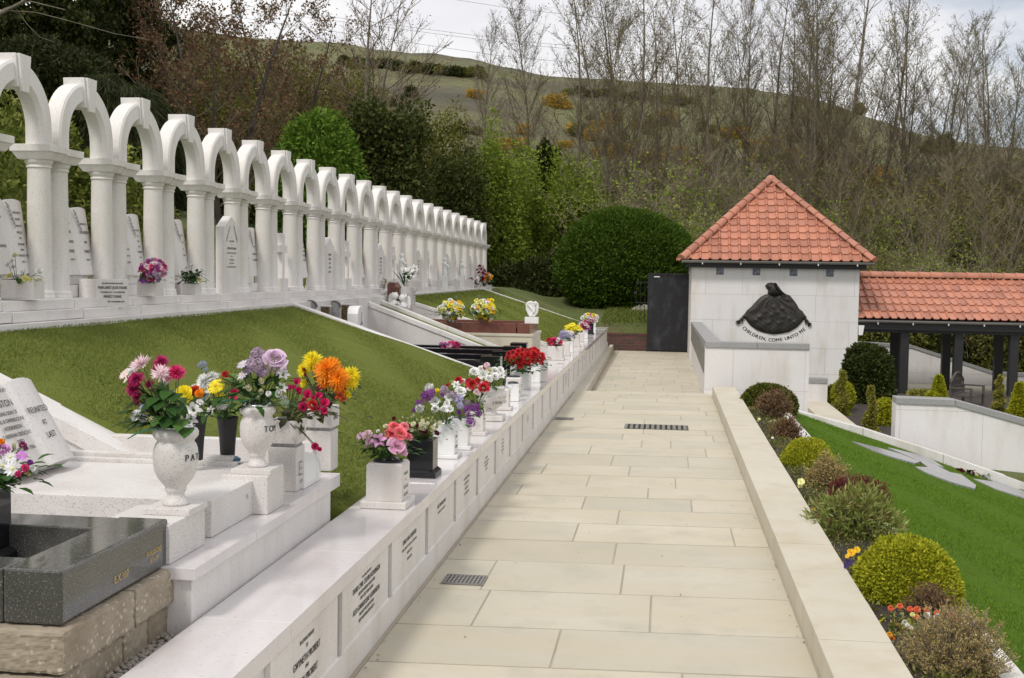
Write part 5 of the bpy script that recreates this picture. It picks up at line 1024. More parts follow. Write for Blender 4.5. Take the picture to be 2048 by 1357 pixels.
# ------------------------------------------------------------------ path furniture
def grate(label, x0, x1, y0, y1, z, n, m=0):
    t = thing('drain_grate', label, 'drain', ((x0 + x1) / 2, (y0 + y1) / 2, z)); hx_, hy_ = (x1 - x0) / 2, (y1 - y0) / 2
    b = MB(); b.box(-hx_, hx_, -hy_, hy_, -.004, .002); b.build('pit', M['plastic'], t); b = MB()
    for k in range(n): x = -hx_ + (k + .5) * 2 * hx_ / n; b.box(x - .0045, x + .0045, -hy_, hy_, .0021, .008)
    for k in range(m): y = -hy_ + (k + .5) * 2 * hy_ / m; b.box(-hx_, hx_, y - .004, y + .004, .0021, .007)
    for a, c, d, e in ((-hx_ - .008, hx_ + .008, -hy_ - .008, -hy_), (-hx_ - .008, hx_ + .008, hy_, hy_ + .008), (-hx_ - .008, -hx_, -hy_, hy_), (hx_, hx_ + .008, -hy_, hy_)): b.box(a, c, d, e, .0005, .006)
    b.build('grid', M['gutter'], t)
grate('nearer square steel drain grate in the path beside the inscribed wall', -1.235, -1.005, 6.715, 6.91, .001, 10, 5)
grate('farther small drain grate in the path beside the inscribed wall', -1.30, -1.09, 14.55, 14.73, .001, 9, 4)
t = thing('manhole_cover', 'long dark recessed manhole cover in the middle of the path', 'manhole cover', (-.065, 14.1, .0015)); b = MB(); b.box(-.37, .37, -.2, .22, -.004, .004); b.build('plate', M['granite_dark'], t)
b = MB(); [b.box(-.37 + .062 * k, -.335 + .062 * k, -.2 + .07 * j, -.15 + .07 * j, .0041, .007) for k in range(12) for j in range(6)]; b.build('studs', M['gutter'], t)
random.seed(12); b = MB()
for _ in range(90):
    x, y = random.uniform(-1.2, .7), random.uniform(4.5, 18); leaf_mesh(b, (x, y, .004), (random.uniform(-1, 1), random.uniform(-1, 1), .1), random.uniform(.006, .02), .004, n=2, droop=0)
for _ in range(70):
    x, y = random.choice((-1.3, .70)) + random.uniform(-.02, .02), random.uniform(4.5, 18); leaf_mesh(b, (x, y, .004), (random.uniform(-1, 1), random.uniform(-1, 1), .1), random.uniform(.008, .02), .005, n=2, droop=0)
tag(b.build('leaf_litter', M['l_heather']), 'tiny dead leaves scattered over the paving', 'leaves', kind='stuff')

# ------------------------------------------------------------------ gatehouse
HY, HX0, HX1, HZ = 27.5, .585, 4.285, 1.97
hs_ = thing('gatehouse', 'white stone gatehouse with pyramid tile roof and bronze relief on its wall', 'building', ((HX0 + HX1) / 2, HY, -.65)); ox, oy, oz = (HX0 + HX1) / 2, HY, -.65
def hb(x0, x1, y0, y1, z0, z1, b): b.box(x0 - ox, x1 - ox, y0 - oy, y1 - oy, z0 - oz, z1 - oz)
b = MB(); hb(HX0 + .012, HX1 - .012, HY + .012, HY + 3.7, -.9, HZ, b); b.build('wall', M['joint'], hs_)
b = MB(); zs = [-.9, -.66, -.08, .52, 1.03 + .03, 1.66 - .1, HZ + .0]; zs = [-.9, -.40, .18, .78, 1.36, 1.97]
random.seed(4)
for j in range(len(zs) - 1):
    x = HX0 - (0 if j % 2 else .5)
    while x < HX1:
        e = x + (1.38 if j == 3 else 1.0 if j < 3 else .82); x0, x1 = max(x, HX0), min(e, HX1)
        if x1 - x0 > .02: hb(x0 + .002, x1 - .002, HY + random.uniform(-.001, .001), HY + .02, zs[j] + .002, zs[j + 1] - .002, b)
        x = e
for j in range(len(zs) - 1):
    for k in range(4): hb(HX0 - .001, HX0 + .02, HY + .021 + k * .92, HY + .018 + (k + 1) * .92, zs[j] + .002, zs[j + 1] - .002, b); hb(HX1 - .02, HX1 + .001, HY + .021 + k * .92, HY + .018 + (k + 1) * .92, zs[j] + .002, zs[j + 1] - .002, b)
b.build('facing', M['render'], hs_)
for px in (1440, 1513, 1587, 1660):          # glass blocks under the eaves
    p = P(px, 542 + (px - 1440) * .018, 'y', HY); w = MB(); w.box(-.085, .085, -.006, .03, -.09, .085); f = w.build('window', M['gutter'], hs_); f.location = (p.x - ox, 0, p.z - oz)
    w = MB(); w.box(-.075, .075, -.009, -.0065, -.08, .078); w.build('pane', M['glass'], f)
b = MB(); hb(HX0 - .12, HX1 + .12, HY - .12, HY - .09, 1.955, 2.10, b); hb(HX0 - .12, HX1 + .12, HY + 3.8, HY + 3.83, 1.955, 2.10, b); hb(HX0 - .12, HX0 - .09, HY - .089, HY + 3.79, 1.955, 2.10, b); hb(HX1 + .09, HX1 + .12, HY - .089, HY + 3.79, 1.955, 2.10, b)
hb(HX0 - .088, HX1 + .088, HY - .088, HY + 3.79, 1.975, 2.0, b); b.build('fascia', M['blackwood'], hs_)
def tile_roof(u0, u1, vlen, ncol, nrow, fpos, inside, parent, name='roof_tiles'):
    """pantiles: u runs along the eaves, v up the slope; fpos(u,v,h)->point; inside(v) gives the usable u range"""
    b = MB(); cw = (u1 - u0) / ncol; ch = vlen / nrow; prof = [(0, .004), (.30, 0), (.58, .002), (.68, .012), (.78, .040), (.88, .046), (.97, .018), (1.0, .004)]
    for r in range(nrow):
        v0, v1 = r * ch, (r + 1) * ch + .03
        for c in range(ncol):
            ua = u0 + c * cw
            lo0, hi0 = inside(v0); lo1, hi1 = inside(min(v1, vlen))
            if ua + cw < min(lo0, lo1) or ua > max(hi0, hi1): continue
            vs = []
            for v, lo, hi, lift in ((v0, lo0, hi0, .026), (min(v1, vlen), lo1, hi1, .0)):
                for q, h in prof: vs.append(fpos(min(max(ua + q * cw, lo), hi), v, h + lift))
            n = len(prof); und = [fpos(min(max(ua + q * cw, lo0), hi0), v0, h + .010) for q, h in prof]; vs += und
            b.add(vs, [(i, i + 1, n + i + 1, n + i) for i in range(n - 1)] + [(2 * n + i, 2 * n + i + 1, i + 1, i) for i in range(n - 1)])
    return b.build(name, M['tile'], parent)
EX0, EX1, EYf, EYb, EZ = .36, 4.53, HY - .25, HY + 3.95, 2.12
AX, AY, AZ = (EX0 + EX1) / 2, (EYf + EYb) / 2, 4.06
def roof_side(p0, p1, parent):
    p0, p1, ap = Vector(p0), Vector(p1), Vector((AX, AY, AZ)); mid = (p0 + p1) / 2; u = (p1 - p0); wl = u.length; u.normalize(); vv = ap - mid; vl = vv.length; vv.normalize(); nn = u.cross(vv).normalized()
    o = Vector((ox, oy, oz))
    tile_roof(-wl / 2, wl / 2, vl, 19, 12, lambda a, v, h: mid + u * a + vv * v + nn * h - o, lambda v: (-(wl / 2) * (1 - v / vl), (wl / 2) * (1 - v / vl)), parent)
    b = MB(); b.add([p0 - o - nn * .01, p1 - o - nn * .01, ap - o - nn * .01], [(0, 1, 2)]); b.build('roof_underlay', M['blackwood'], parent)
cs = [(EX0, EYf, EZ), (EX1, EYf, EZ), (EX1, EYb, EZ), (EX0, EYb, EZ)]
for i in range(4): roof_side(cs[i], cs[(i + 1) % 4], hs_)
def ridge_tiles(a, c, n, parent, r=.095, name='hip_tiles', lift=.01):
    a, c = Vector(a), Vector(c); d = (c - a).normalized(); s = d.cross(Vector((0, 0, 1))).normalized(); up = s.cross(d); b = MB(); L = (c - a).length / n
    for i in range(n):
        for w_, (q0, q1, r0, r1) in enumerate([(0, 1.0, r * 1.08, r * .98), (-.02, .06, r * 1.2, r * 1.2)]):
            vs = []; m = 10
            for q, rr in ((q0, r0), (q1, r1)):
                for k in range(m + 1): t_ = math.pi * k / m - .15 + .3 * k / m * 0; vs.append(a + d * L * (i + q) + s * rr * math.cos(t_) + up * (rr * .95 * math.sin(t_) + lift))
            b.add(vs, [(k, k + 1, m + 2 + k, m + 1 + k) for k in range(m)] + [tuple(range(m + 1))])
    return b.build(name, M['tile'], parent)
for c in cs: ridge_tiles(Vector(c) - Vector((ox, oy, oz)) + Vector((0, 0, .02)), Vector((AX - ox, AY - oy, AZ - oz + .02)), 13, hs_)
b = MB(); b.ball((AX - ox, AY - oy, AZ - oz + .03), (.12, .12, .10), 12, 8); b.build('roof_cap', M['tile'], hs_, smooth=True)
def gutter(x0, x1, y, z, parent, n, oo):
    b = MB(); m = 8; vs = []
    for x in (x0, x1):
        for k in range(m + 1): t_ = math.pi + math.pi * k / m; vs.append((x - oo[0], y - oo[1] + .055 * math.cos(t_), z - oo[2] + .055 * math.sin(t_)))
        for k in range(m + 1): t_ = 2 * math.pi - math.pi * k / m; vs.append((x - oo[0], y - oo[1] + .048 * math.cos(t_), z - oo[2] + .048 * math.sin(t_)))
    k2 = 2 * (m + 1); b.add(vs, [(i, (i + 1) % k2, (i + 1) % k2 + k2, i + k2) for i in range(k2)] + [tuple(range(k2))[::-1], tuple(range(k2, 2 * k2))]); b.build('gutter', M['gutter'], parent)
    b = MB()
    for i in range(n): x = x0 + (i + .55) * (x1 - x0) / n; b.box(x - .014 - oo[0], x + .014 - oo[0], y - .068 - oo[1], y - .05 - oo[1], z - .09 - oo[2], z - .045 - oo[2])
    b.build('gutter_brackets', M['silver'], parent)
gutter(EX0 - .01, EX1 + .03, EYf - .02, EZ - .005, hs_, 5, (ox, oy, oz))
# bronze relief and its lettering, fixed to the gatehouse wall
RS = 27.6 / 2400 / 4.876
cxr, czr = P(1340 + 1020 / 4.876, 480 + 680 / 4.876, 'y', HY - .02).x, P(1340 + 1020 / 4.876, 480 + 680 / 4.876, 'y', HY - .02).z
rel = thing('bronze_relief', 'dark bronze relief of a cloaked figure with open hands on the gatehouse wall', 'sculpture', (cxr, HY - .003, czr))
def lp(x, y): return ((x - 1020) * RS, (680 - y) * RS)
cloak = [(935, 535), (890, 560), (840, 610), (800, 660), (765, 690), (735, 735), (715, 752), (735, 772), (752, 775), (765, 800), (800, 840), (850, 875), (920, 903), (1010, 918), (1090, 910), (1170, 888), (1235, 845), (1275, 800), (1290, 775), (1305, 765), (1322, 748), (1300, 720), (1280, 690), (1250, 670), (1225, 625), (1195, 585), (1160, 545), (1110, 525), (1020, 545)]
head = [(925, 455), (950, 430), (985, 423), (1020, 432), (1050, 458), (1075, 490), (1100, 520), (1085, 545), (1050, 552), (1010, 556), (975, 550), (950, 525), (955, 500), (938, 478)]
def relief(poly, name, amp, foldf, step=9):
    pl = [lp(*q) for q in poly]; A = np.array(pl); x0, z0 = A.min(0); x1, z1 = A.max(0); s = step * RS
    gx = np.arange(x0 - s, x1 + 2 * s, s); gz_ = np.arange(z0 - s, z1 + 2 * s, s); GX, GZ = np.meshgrid(gx, gz_); pts = np.stack([GX.ravel(), GZ.ravel()], 1)
    B = np.roll(A, -1, 0); best = np.full(len(pts), 9.); bp = pts.copy()
    for a, c in zip(A, B):
        d = c - a; t_ = np.clip(((pts - a) @ d) / (d @ d), 0, 1); q = a + t_[:, None] * d; dd = np.hypot(*(pts - q).T); m = dd < best; best[m] = dd[m]; bp[m] = q[m]
    ins = inpoly(pts[:, 0], pts[:, 1], A); snap = (~ins) & (best < s * 1.45); use = ins | snap; P2 = np.where(snap[:, None], bp, pts); dist = np.where(snap, 0, best)
    h = amp * (1 - np.exp(-dist / (.28 * amp + .02))) + foldf(P2[:, 0], P2[:, 1]) * np.clip(dist / .03, 0, 1); h = np.where(dist <= 0, .012, h + .012)
    b = MB(); W_ = len(gx); idx = -np.ones(len(pts), int); c = 0
    for i in range(len(pts)):
        if use[i]: idx[i] = c; c += 1; b.v.append((P2[i, 0], -h[i], P2[i, 1]))
    for j in range(len(gz_) - 1):
        for i in range(W_ - 1):
            q = [j * W_ + i, j * W_ + i + 1, (j + 1) * W_ + i + 1, (j + 1) * W_ + i]
            if sum(ins[k] for k in q) >= 1:
                f = [idx[k] for k in q if idx[k] >= 0]
                if len(f) >= 3: b.f.append(tuple(f)); b.mi.append(0)
    b.prism(pl, lambda u, v, w: (u, w, v), -.013, .0)
    return b.build(name, M['bronze'], rel, smooth=True)
def folds(x, z):
    r = np.hypot(x, z - .35); a = np.arctan2(x, .35 - z); o = .010 * np.sin(a * 17 + 2 * np.sin(r * 9)) + .006 * np.sin(x * 61 + z * 23) * np.cos(z * 47 - x * 13)
    for cx_, cz_ in ((-.33, -.17), (-.20, -.05), (-.07, -.12), (.07, -.06), (.2, -.16), (.33, -.2), (-.12, -.3), (.1, -.3), (-.02, .06), (-.42, -.25), (.17, .03), (.43, -.27)):
        o = o + .035 * np.exp(-((x - cx_) ** 2 + (z - cz_) ** 2) / .0018) + .022 * np.exp(-((x - cx_ - .01) ** 2 / .0025 + (z - cz_ + .1) ** 2 / .008))
    return o
relief(cloak, 'cloak', .05, lambda x, z: folds(x, z) * .62, 7); relief(head, 'head', .11, lambda x, z: .010 * np.sin(x * 120 + z * 60), 6)
b = MB(); fx, fz = lp(1000, 492); b.ball((fx, -.125, fz), (.062, .03, .095), 12, 9); b.tube([(fx - .002, -.15, fz + .02), (fx - .006, -.166, fz - .012)], [.007, .011], 6); b.build('face', M['bronze'], rel, smooth=True)
b = MB()
for k in range(10): q = k / 9; X_, Z_ = lp(1028 + 70 * q * q, 440 + 85 * q); b.tube([(X_ - .05, -.13, Z_ + .03), (X_, -.12, Z_), (X_ + .03, -.09, Z_ - .06)], [.016, .018, .008], 6)
b.build('hair', M['bronze'], rel, smooth=True)
for s, w0, tp in ((-1, (735, 755), (690, 800)), (1, (1302, 755), (1340, 805))):
    b = MB(); a = Vector((lp(*w0)[0], -.03, lp(*w0)[1])); c = Vector((lp(*tp)[0], -.035, lp(*tp)[1])); d = (c - a).normalized(); n_ = Vector((-d.z, 0, d.x))
    b.tube([a - d * .03, a + d * .02, a + (c - a) * .6, c], [.030, .026, .034, .026], 8)
    for k, (off, L) in enumerate(((-.030, .070), (-.011, .085), (.010, .082), (.029, .062))): b.tube([c + n_ * off * .9, c + n_ * off * 1.2 + d * L * .55, c + n_ * off * 1.35 + d * L + Vector((0, .004, 0))], [.0125, .011, .007], 6)
    b.tube([a + (c - a) * .3, a + (c - a) * .5 - n_ * .045 * s, a + (c - a) * .95 - n_ * .07 * s], [.014, .012, .008], 6)
    b.build('hand', M['bronze'], rel, smooth=True)
ins_t = thing('wall_inscription', 'curved black inscription CHILDREN COME UNTO ME below the bronze relief', 'lettering', (cxr, HY - .004, czr)); b = MB(); s_ = 'CHILDREN, COME UNTO ME'; Rr_ = 418 * RS; cz0 = (680 - 552) * RS; th = .078
wid = {'I': .42, ' ': .55, ',': .45, 'M': 1.2, 'O': 1.12, 'N': 1.05, 'C': 1.05, 'U': 1.05, 'R': 1.05, 'H': 1.05, 'D': 1.05}; ws = [wid.get(ch, .95) for ch in s_]; tot = sum(ws); sc_ = rad(88) / tot; a = -rad(44)
for ch, w in zip(s_, ws):
    am = a + w * sc_ / 2; a += w * sc_
    if ch == ' ': continue
    vs_, fs_ = line_mesh(ch)
    for dx in (-.0035, .0035):
        q = [((xx * th * 1.4 + dx), yy_ * th * 1.4 - th / 2) for xx, yy_, _ in vs_]
        b.add([(x_ * math.cos(am) - (z_) * math.sin(am) * -1 * -1 + Rr_ * math.sin(am), 0, cz0 - Rr_ * math.cos(am) + x_ * math.sin(am) + z_ * math.cos(am)) for x_, z_ in q], fs_)
b.build('letters', M['letter'], ins_t)
# parapet walls in front of the gatehouse
def parapet(label, segs, cope=.09, mat='render', name='parapet_wall', fmat='granite_grey', x0=0, y0=0):
    t = thing(name, label, 'wall', (x0, y0, 0)); bw = MB(); bc = MB()
    for (xa, ya, za), (xb, yb, zb), th_, zl in segs:
        d = Vector((xb - xa, yb - ya, 0)).normalized(); n_ = Vector((-d.y, d.x, 0)) * th_ / 2; e = Vector((-d.y, d.x, 0)) * (th_ / 2 + .022); a, c = Vector((xa - x0, ya - y0, 0)), Vector((xb - x0, yb - y0, 0))
        def quad(m, za_, zb_): return [a - m + Vector((0, 0, za_)), c - m + Vector((0, 0, zb_)), c + m + Vector((0, 0, zb_)), a + m + Vector((0, 0, za_))]
        bw.hexa(quad(n_, zl, zl), quad(n_, za - cope, zb - cope)); L = (c - a).length; k = max(1, round(L / 1.0))
        for i in range(k):
            u0, u1 = i / k, (i + 1) / k; A1, C1 = a.lerp(c, u0) + d * .002, a.lerp(c, u1) - d * .002; z0_, z1_ = za + (zb - za) * u0, za + (zb - za) * u1
            bc.hexa([A1 - e + Vector((0, 0, z0_ - cope + .001)), C1 - e + Vector((0, 0, z1_ - cope + .001)), C1 + e + Vector((0, 0, z1_ - cope + .001)), A1 + e + Vector((0, 0, z0_ - cope + .001))], [A1 - e + Vector((0, 0, z0_)), C1 - e + Vector((0, 0, z1_)), C1 + e + Vector((0, 0, z1_)), A1 + e + Vector((0, 0, z0_))])
    bw.build('wall_face', M[mat], t); bc.build('coping', M[fmat], t, bevel=.006); return t
t = parapet('pale parapet wall with granite coping in front of the gatehouse', [((.62, 18.42, .79), (2.16, 18.42, .79), .22, -1.3)], x0=1.3, y0=18.42)
b = MB(); b.box(-.68 + .42, -.68 + .423, -.112, -.1105, -.9, .77); b.box(-.67, .855, -.112, -.1105, .068, .071); b.box(.8, .802, -.112, -.1105, -.9, .77); b.box(-.67, .855, -.112, -.1105, -.42, -.417); b.build('joints', M['joint'], t)
t = parapet('side parapet wall between the lower path and the gatehouse', [((.74, 18.54, .79), (.72, 27.49, .72), .2, -.3)], x0=.73, y0=18.5)
b = MB()
for k in range(80): y = .05 + k * .112; b.box(-.125, -.110, y, y + .07, .30, .66)
b.build('slats', M['slate'], t)
parapet('low stub wall with granite coping below the gatehouse', [((2.06, 22.5, -.06), (2.98, 22.5, -.06), .25, -1.2)], x0=2.5, y0=22.5)
t = parapet('long pale garden wall with sloping granite coping at the right', [((3.34, 17.95, .07), (4.16, 17.95, .06), .3, -2), ((4.16, 17.95, .06), (8.2, 17.95, -.98), .3, -3.2)], x0=4, y0=18)
b = MB(); b.box(-.60, -.597, -.2015, -.2, -1.6, -.02); b.box(.55, .553, -.2015, -.2, -2, -.1); b.box(1.6, 1.603, -.2015, -.2, -2, -.3); b.box(-.66, .55, -.2015, -.2, -.105, -.102); b.box(.553, 4, -.2015, -.2, -1.02, -1.017); b.build('joints', M['joint'], t)
t = thing('edge_wall', 'low pale stone retaining edge along the top of the right lawn', 'wall', (1.7, 17.3, 0)); b = MB(); x = 0
while x < 6.3:
    e = x + 1.1; f = lambda q: float(np.interp(q + 1.7, [1.7, 1.83, 2.5, 3.34, 5.03, 8.2], [-.06, -.10, -.24, -.47, -1.02, -2.05])); b.wedge(x + .003, e - .003, -.06, .16, f(x) - .6, f(x), f(e) - .6, f(e)); x = e
b.build('edge_blocks', M['marble'], t, bevel=.005)
# sunken garden: sandstone walk, soil, edging
b = MB(); b.hexa([(2.05, 17.45, -.9), (2.52, 17.45, -.9), (2.52, 22.4, -.9), (2.05, 22.4, -.9)], [(2.05, 17.45, -.62), (2.52, 17.45, -.62), (2.52, 22.4, -.62), (2.05, 22.4, -.62)]); tag(b.build('garden_paving', M['sand']), kind='structure')
t = thing('garden_kerb', 'sandstone strip kerb beside the garden soil below the gatehouse', 'kerb', (2.52, 17.45, -.9)); b = MB(); [b.box(0, .46, k * 1.25 + .003, k * 1.25 + 1.245, 0, .41) for k in range(4)]; b.build('kerb_blocks', M['kerbsand'], t, bevel=.004)
b = MB(); b.box(2.99, 9, 18.1, 26.2, -1.4, -.66); tag(b.build('garden_soil', M['soil']), kind='structure')
t = thing('brick_edging', 'short row of red edging bricks in the garden soil', 'edging', (3.95, 21.2, -.655)); b = MB(); [b.box(-.35 + k * .23, -.13 + k * .23, 0, .1, 0, .09) for k in range(4)]; b.build('bricks', M['redstone'], t, bevel=.01)
b = MB(); b.box(-.5, .7, -.2, -.12, 0, .05); b.build('timber', M['kerbsand'], t)
# gate, brick wall, rocks
gt = thing('metal_gate', 'tall black solid metal gate standing open beside the gatehouse', 'gate', (.60, 30.2, -.15))
b = MB(); b.prism([(0, 0), (-1.0, -.06), (-1.0, -.03), (0, .03)], lambda u, v, w: (u, v, w), .03, 1.93); b.build('panel', M['blackpaint'], gt); b = MB(); b.box(-1.03, -1.0, -.08, -.02, .0, 1.95); b.box(-1.03, .02, -.07, -.055, 1.93, 1.96); b.box(.0, .05, -.05, .05, 0, 2.05); b.build('frame', M['iron'], gt)
b = MB(); b.box(-.88, -.74, -.072, -.066, 1.86, 1.885); b.build('label_plate', M['lily_white'], gt)
t = thing('metal_gate', 'slender black barred gate leaf behind the solid gate', 'gate', (-.45, 30.75, -.15)); b = MB()
for k in range(6): b.tube([(-.28 + k * .11, 0, .15), (-.28 + k * .11, 0, 1.75)], .007, 5)
for z in (.18, .62, 1.2, 1.72): b.tube([(-.3, 0, z), (.3, 0, z)], .010, 5)
b.build('bars', M['iron'], t); b = MB(); b.box(-.34, -.24, -.04, .04, .52, .66); b.box(-.34, -.26, -.03, .03, 1.42, 1.5); b.build('lock_box', M['iron'], t)
t = thing('brick_wall', 'low dark red brick wall closing the end of the path', 'wall', (-.95, 30.35, -.3)); b = MB(); b.box(-.6, 1.3, 0, .22, 0, .53); b.build('bricks', M['brick'], t); b = MB(); b.box(-.61, 1.31, -.01, .23, .531, .585); b.build('cap', M['brick'], t)
def rock(label, px, py, Y, r, seed):
    p = P(px, py, 'y', Y); R = random.Random(seed); ph = [R.uniform(0, 6) for _ in range(6)]; b = MB()
    b.ball((0, 0, r[2] * .35), r, 18, 12, f=lambda a, q: 1 + .16 * math.sin(2 * a + ph[0]) + .10 * math.sin(3 * a + ph[1] + q * 2) + .06 * math.sin(7 * a + ph[2])); o = b.build('rock', M['rock']); o.location = p; tag(o, label, 'rock')
rock('pointed grey rock behind the barred gate', 1282, 636, 33.0, (.27, .2, .24), 1); rock('flat brown rock on the grass behind the end of the wall', 1235, 632, 33.4, (.24, .16, .09), 2)
p = P(1222, 630, 'y', 34); b = MB(); b.ball((0, 0, 0), (.13, .1, .09), 10, 8); b.lathe([(.05, .08), (.03, .12)], n=8); o = b.build('blue_bag', M['blue'], smooth=True); o.location = p; tag(o, 'small blue plastic bag on the grass beside the flat rock', 'bag')
p = P(1191, 625, 'y', 34.5); b = MB(); b.box(-.16, .16, -.05, .05, -.03, .03); b.tube([(0, 0, -.2), (0, 0, 0)], .015, 6); o = b.build('floodlight', M['iron']); o.location = p; tag(o, 'small dark floodlight on the grass under the hedge', 'lamp')
b = MB(); R = random.Random(4)
for _ in range(24):
    yq = R.uniform(30.8, 34.5); q = P(R.uniform(1140, 1305), 640, 'y', yq); q.z = float(ground_z(np.array(q.x), np.array(yq))) + .09; [leaf_mesh(b, q, (math.cos(a_), math.sin(a_), .5), .028, .010, n=2) for a_ in (0, 1.2, 2.4, 3.7, 5)]
tag(b.build('dandelions', petal(YEL)), 'scattered yellow and white dandelions in the rough grass', 'flowers', kind='stuff')

# ------------------------------------------------------------------ colonnade
cl = thing('colonnade', 'long open colonnade with clay tile roof on black posts, right of the gatehouse', 'building', (6.5, 27.5, -1)); co = Vector((6.5, 27.5, -1)); X0c, X1c = 4.292, 12.6; eYf, rY, eYb = 27.56, 29.55, 31.55; eZ, rZ = .87, 1.80
for (ya, sgn) in ((eYf, 1), (eYb, -1)):
    vv = Vector((0, rY - ya, rZ - eZ)); vl = vv.length; vv.normalize(); u = Vector((1, 0, 0)); nn = u.cross(vv); nn = nn if nn.z > 0 else -nn
    tile_roof(X0c, X1c, vl, 46, 6, lambda a, v, h, vv=vv, nn=nn, ya=ya: Vector((a, ya, eZ)) + vv * v + nn * h - co, lambda v: (X0c, X1c), cl)
b = MB(); b.add([Vector((X0c, eYf, eZ - .02)) - co, Vector((X1c, eYf, eZ - .02)) - co, Vector((X1c, rY, rZ - .02)) - co, Vector((X0c, rY, rZ - .02)) - co, Vector((X1c, eYb, eZ - .02)) - co, Vector((X0c, eYb, eZ - .02)) - co], [(0, 1, 2, 3), (3, 2, 4, 5)]); b.build('roof_boards', M['blackwood'], cl)
ridge_tiles(Vector((X0c, rY, rZ + .02)) - co, Vector((X1c, rY, rZ + .02)) - co, 30, cl, .11, 'ridge_tiles')
gutter(X0c, X1c, eYf - .05, eZ - .03, cl, 11, co)
b = MB(); b.box(X0c - co.x, X1c - co.x, eYf + .02 - co.y, eYf + .06 - co.y, .63 - co.z, .85 - co.z); b.box(X0c - co.x, X1c - co.x, 27.72 - co.y, 27.9 - co.y, .56 - co.z, .76 - co.z); b.box(X0c - co.x, X1c - co.x, 31.1 - co.y, 31.28 - co.y, .56 - co.z, .76 - co.z); b.build('beam', M['blackwood'], cl, bevel=.005)
for px in (1808, 1916, 2027, 2140, 2255, 2370): p = P(px, 700, 'y', 27.8); b = MB(); b.box(-.095, .095, -.09, .09, 0, 2.2); o = b.build('post', M['blackwood'], cl, bevel=.006); o.location = (p.x - co.x, 27.81 - co.y, -1.64 - co.z)
for px in (1789, 1892, 1997, 2100, 2200, 2300): p = P(px, 690, 'y', 31.2); b = MB(); b.box(-.10, .10, -.09, .09, 0, 1.85); o = b.build('post', M['blackwood'], cl, bevel=.006); o.location = (p.x - co.x, 31.19 - co.y, -1.29 - co.z)
WB = [P(*q, 'y', 32.9) for q in ((1700, 682), (1822, 690), (1990, 744), (2400, 760))]
t = parapet('pale wall with dark sloping coping behind the colonnade posts', [((WB[k].x, 32.9, WB[k].z), (WB[k + 1].x, 32.9, WB[k + 1].z), .25, -2.4) for k in range(3)], x0=7, y0=32.9, mat='render')
b = MB(); b.box(-1.8, 5, -.1265, -.125, -.72, -.717); b.box(-1.3, -1.297, -.1265, -.125, -1.3, -.1); b.box(.0, .003, -.1265, -.125, -1.3, -.3); b.build('joints', M['joint'], t); 
for i, (x0, x1, z) in enumerate(((-.30, .45, -.42), (-.25, .48, -.52), (-.33, .50, -.62), (.1, .45, -.72))):
    pass
lettering([('TO THOSE WE LOVE AND MISS', .045, -.40), ('SO VERY MUCH', .045, -.49), ('LOVED AND REMEMBERED ALWAYS', .045, -.60), ('REST IN PEACE', .045, -.71)], t, (P(1885, 760, 'y', 32.8).x - 7, -.128, P(1885, 772, 'y', 32.8).z + .56), RY, cond=.7)
b = MB(); b.box(4.3, 14, 26.2, 32.75, -1.6, -1.0); tag(b.build('colonnade_floor', M['sand']), kind='structure')
p = P(1719, 672, 'y', HY + .1); t = thing('downpipe_box', 'small white box fixed at the right corner of the gatehouse', 'box', (HX1 + .06, HY + .05, .5)); b = MB(); b.hexa([(-.04, -.03, 0), (.05, -.03, 0), (.05, .03, 0), (-.04, .03, 0)], [(-.05, -.04, .22), (.08, -.04, .22), (.08, .04, .22), (-.05, .04, .22)]); b.build('box', M['lily_white'], t)
# garden bench seen from the side
p = P(1934, 820, 'y', 24.0); t = thing('garden_bench', 'dark weathered wooden garden bench with an arched lattice back', 'bench', (p.x, 24.0, p.z), rad(62)); t.scale = (.74, .74, .74); zb = 0
b = MB(); [b.box(-.65, .65, -.25 + k * .09, -.19 + k * .09, .38, .405) for k in range(6)]; b.build('seat', M['wood'], t)
b = MB(); arch = [(-.62 + 1.24 * k / 20, .28, .72 + .24 * math.sin(math.pi * k / 20)) for k in range(21)]; b.tube(arch, .032, 6); [b.tube([(x, .27, .42), (x, .28, .72 + .24 * math.sin(math.pi * (x + .62) / 1.24))], .02, 5) for x in (-.6, -.42, -.25, -.08, .08, .25, .42, .6)]; b.tube([(-.62, .28, .62), (.62, .28, .62)], .018, 5); b.tube([(-.62, .28, .78), (.62, .28, .78)], .018, 5); b.tube([(-.64, .27, .42), (.64, .27, .42)], .028, 5); b.build('backrest', M['wood'], t)
for s in (-1, 1):
    b = MB(); b.box(s * .62 - .03, s * .62 + .03, -.27, .30, .58, .62); b.build('armrest', M['wood'], t, bevel=.008)
    for y in (-.24, .27): b = MB(); b.box(s * .62 - .03, s * .62 + .03, y - .03, y + .03, -.1, .58); b.build('leg', M['wood'], t, bevel=.006)

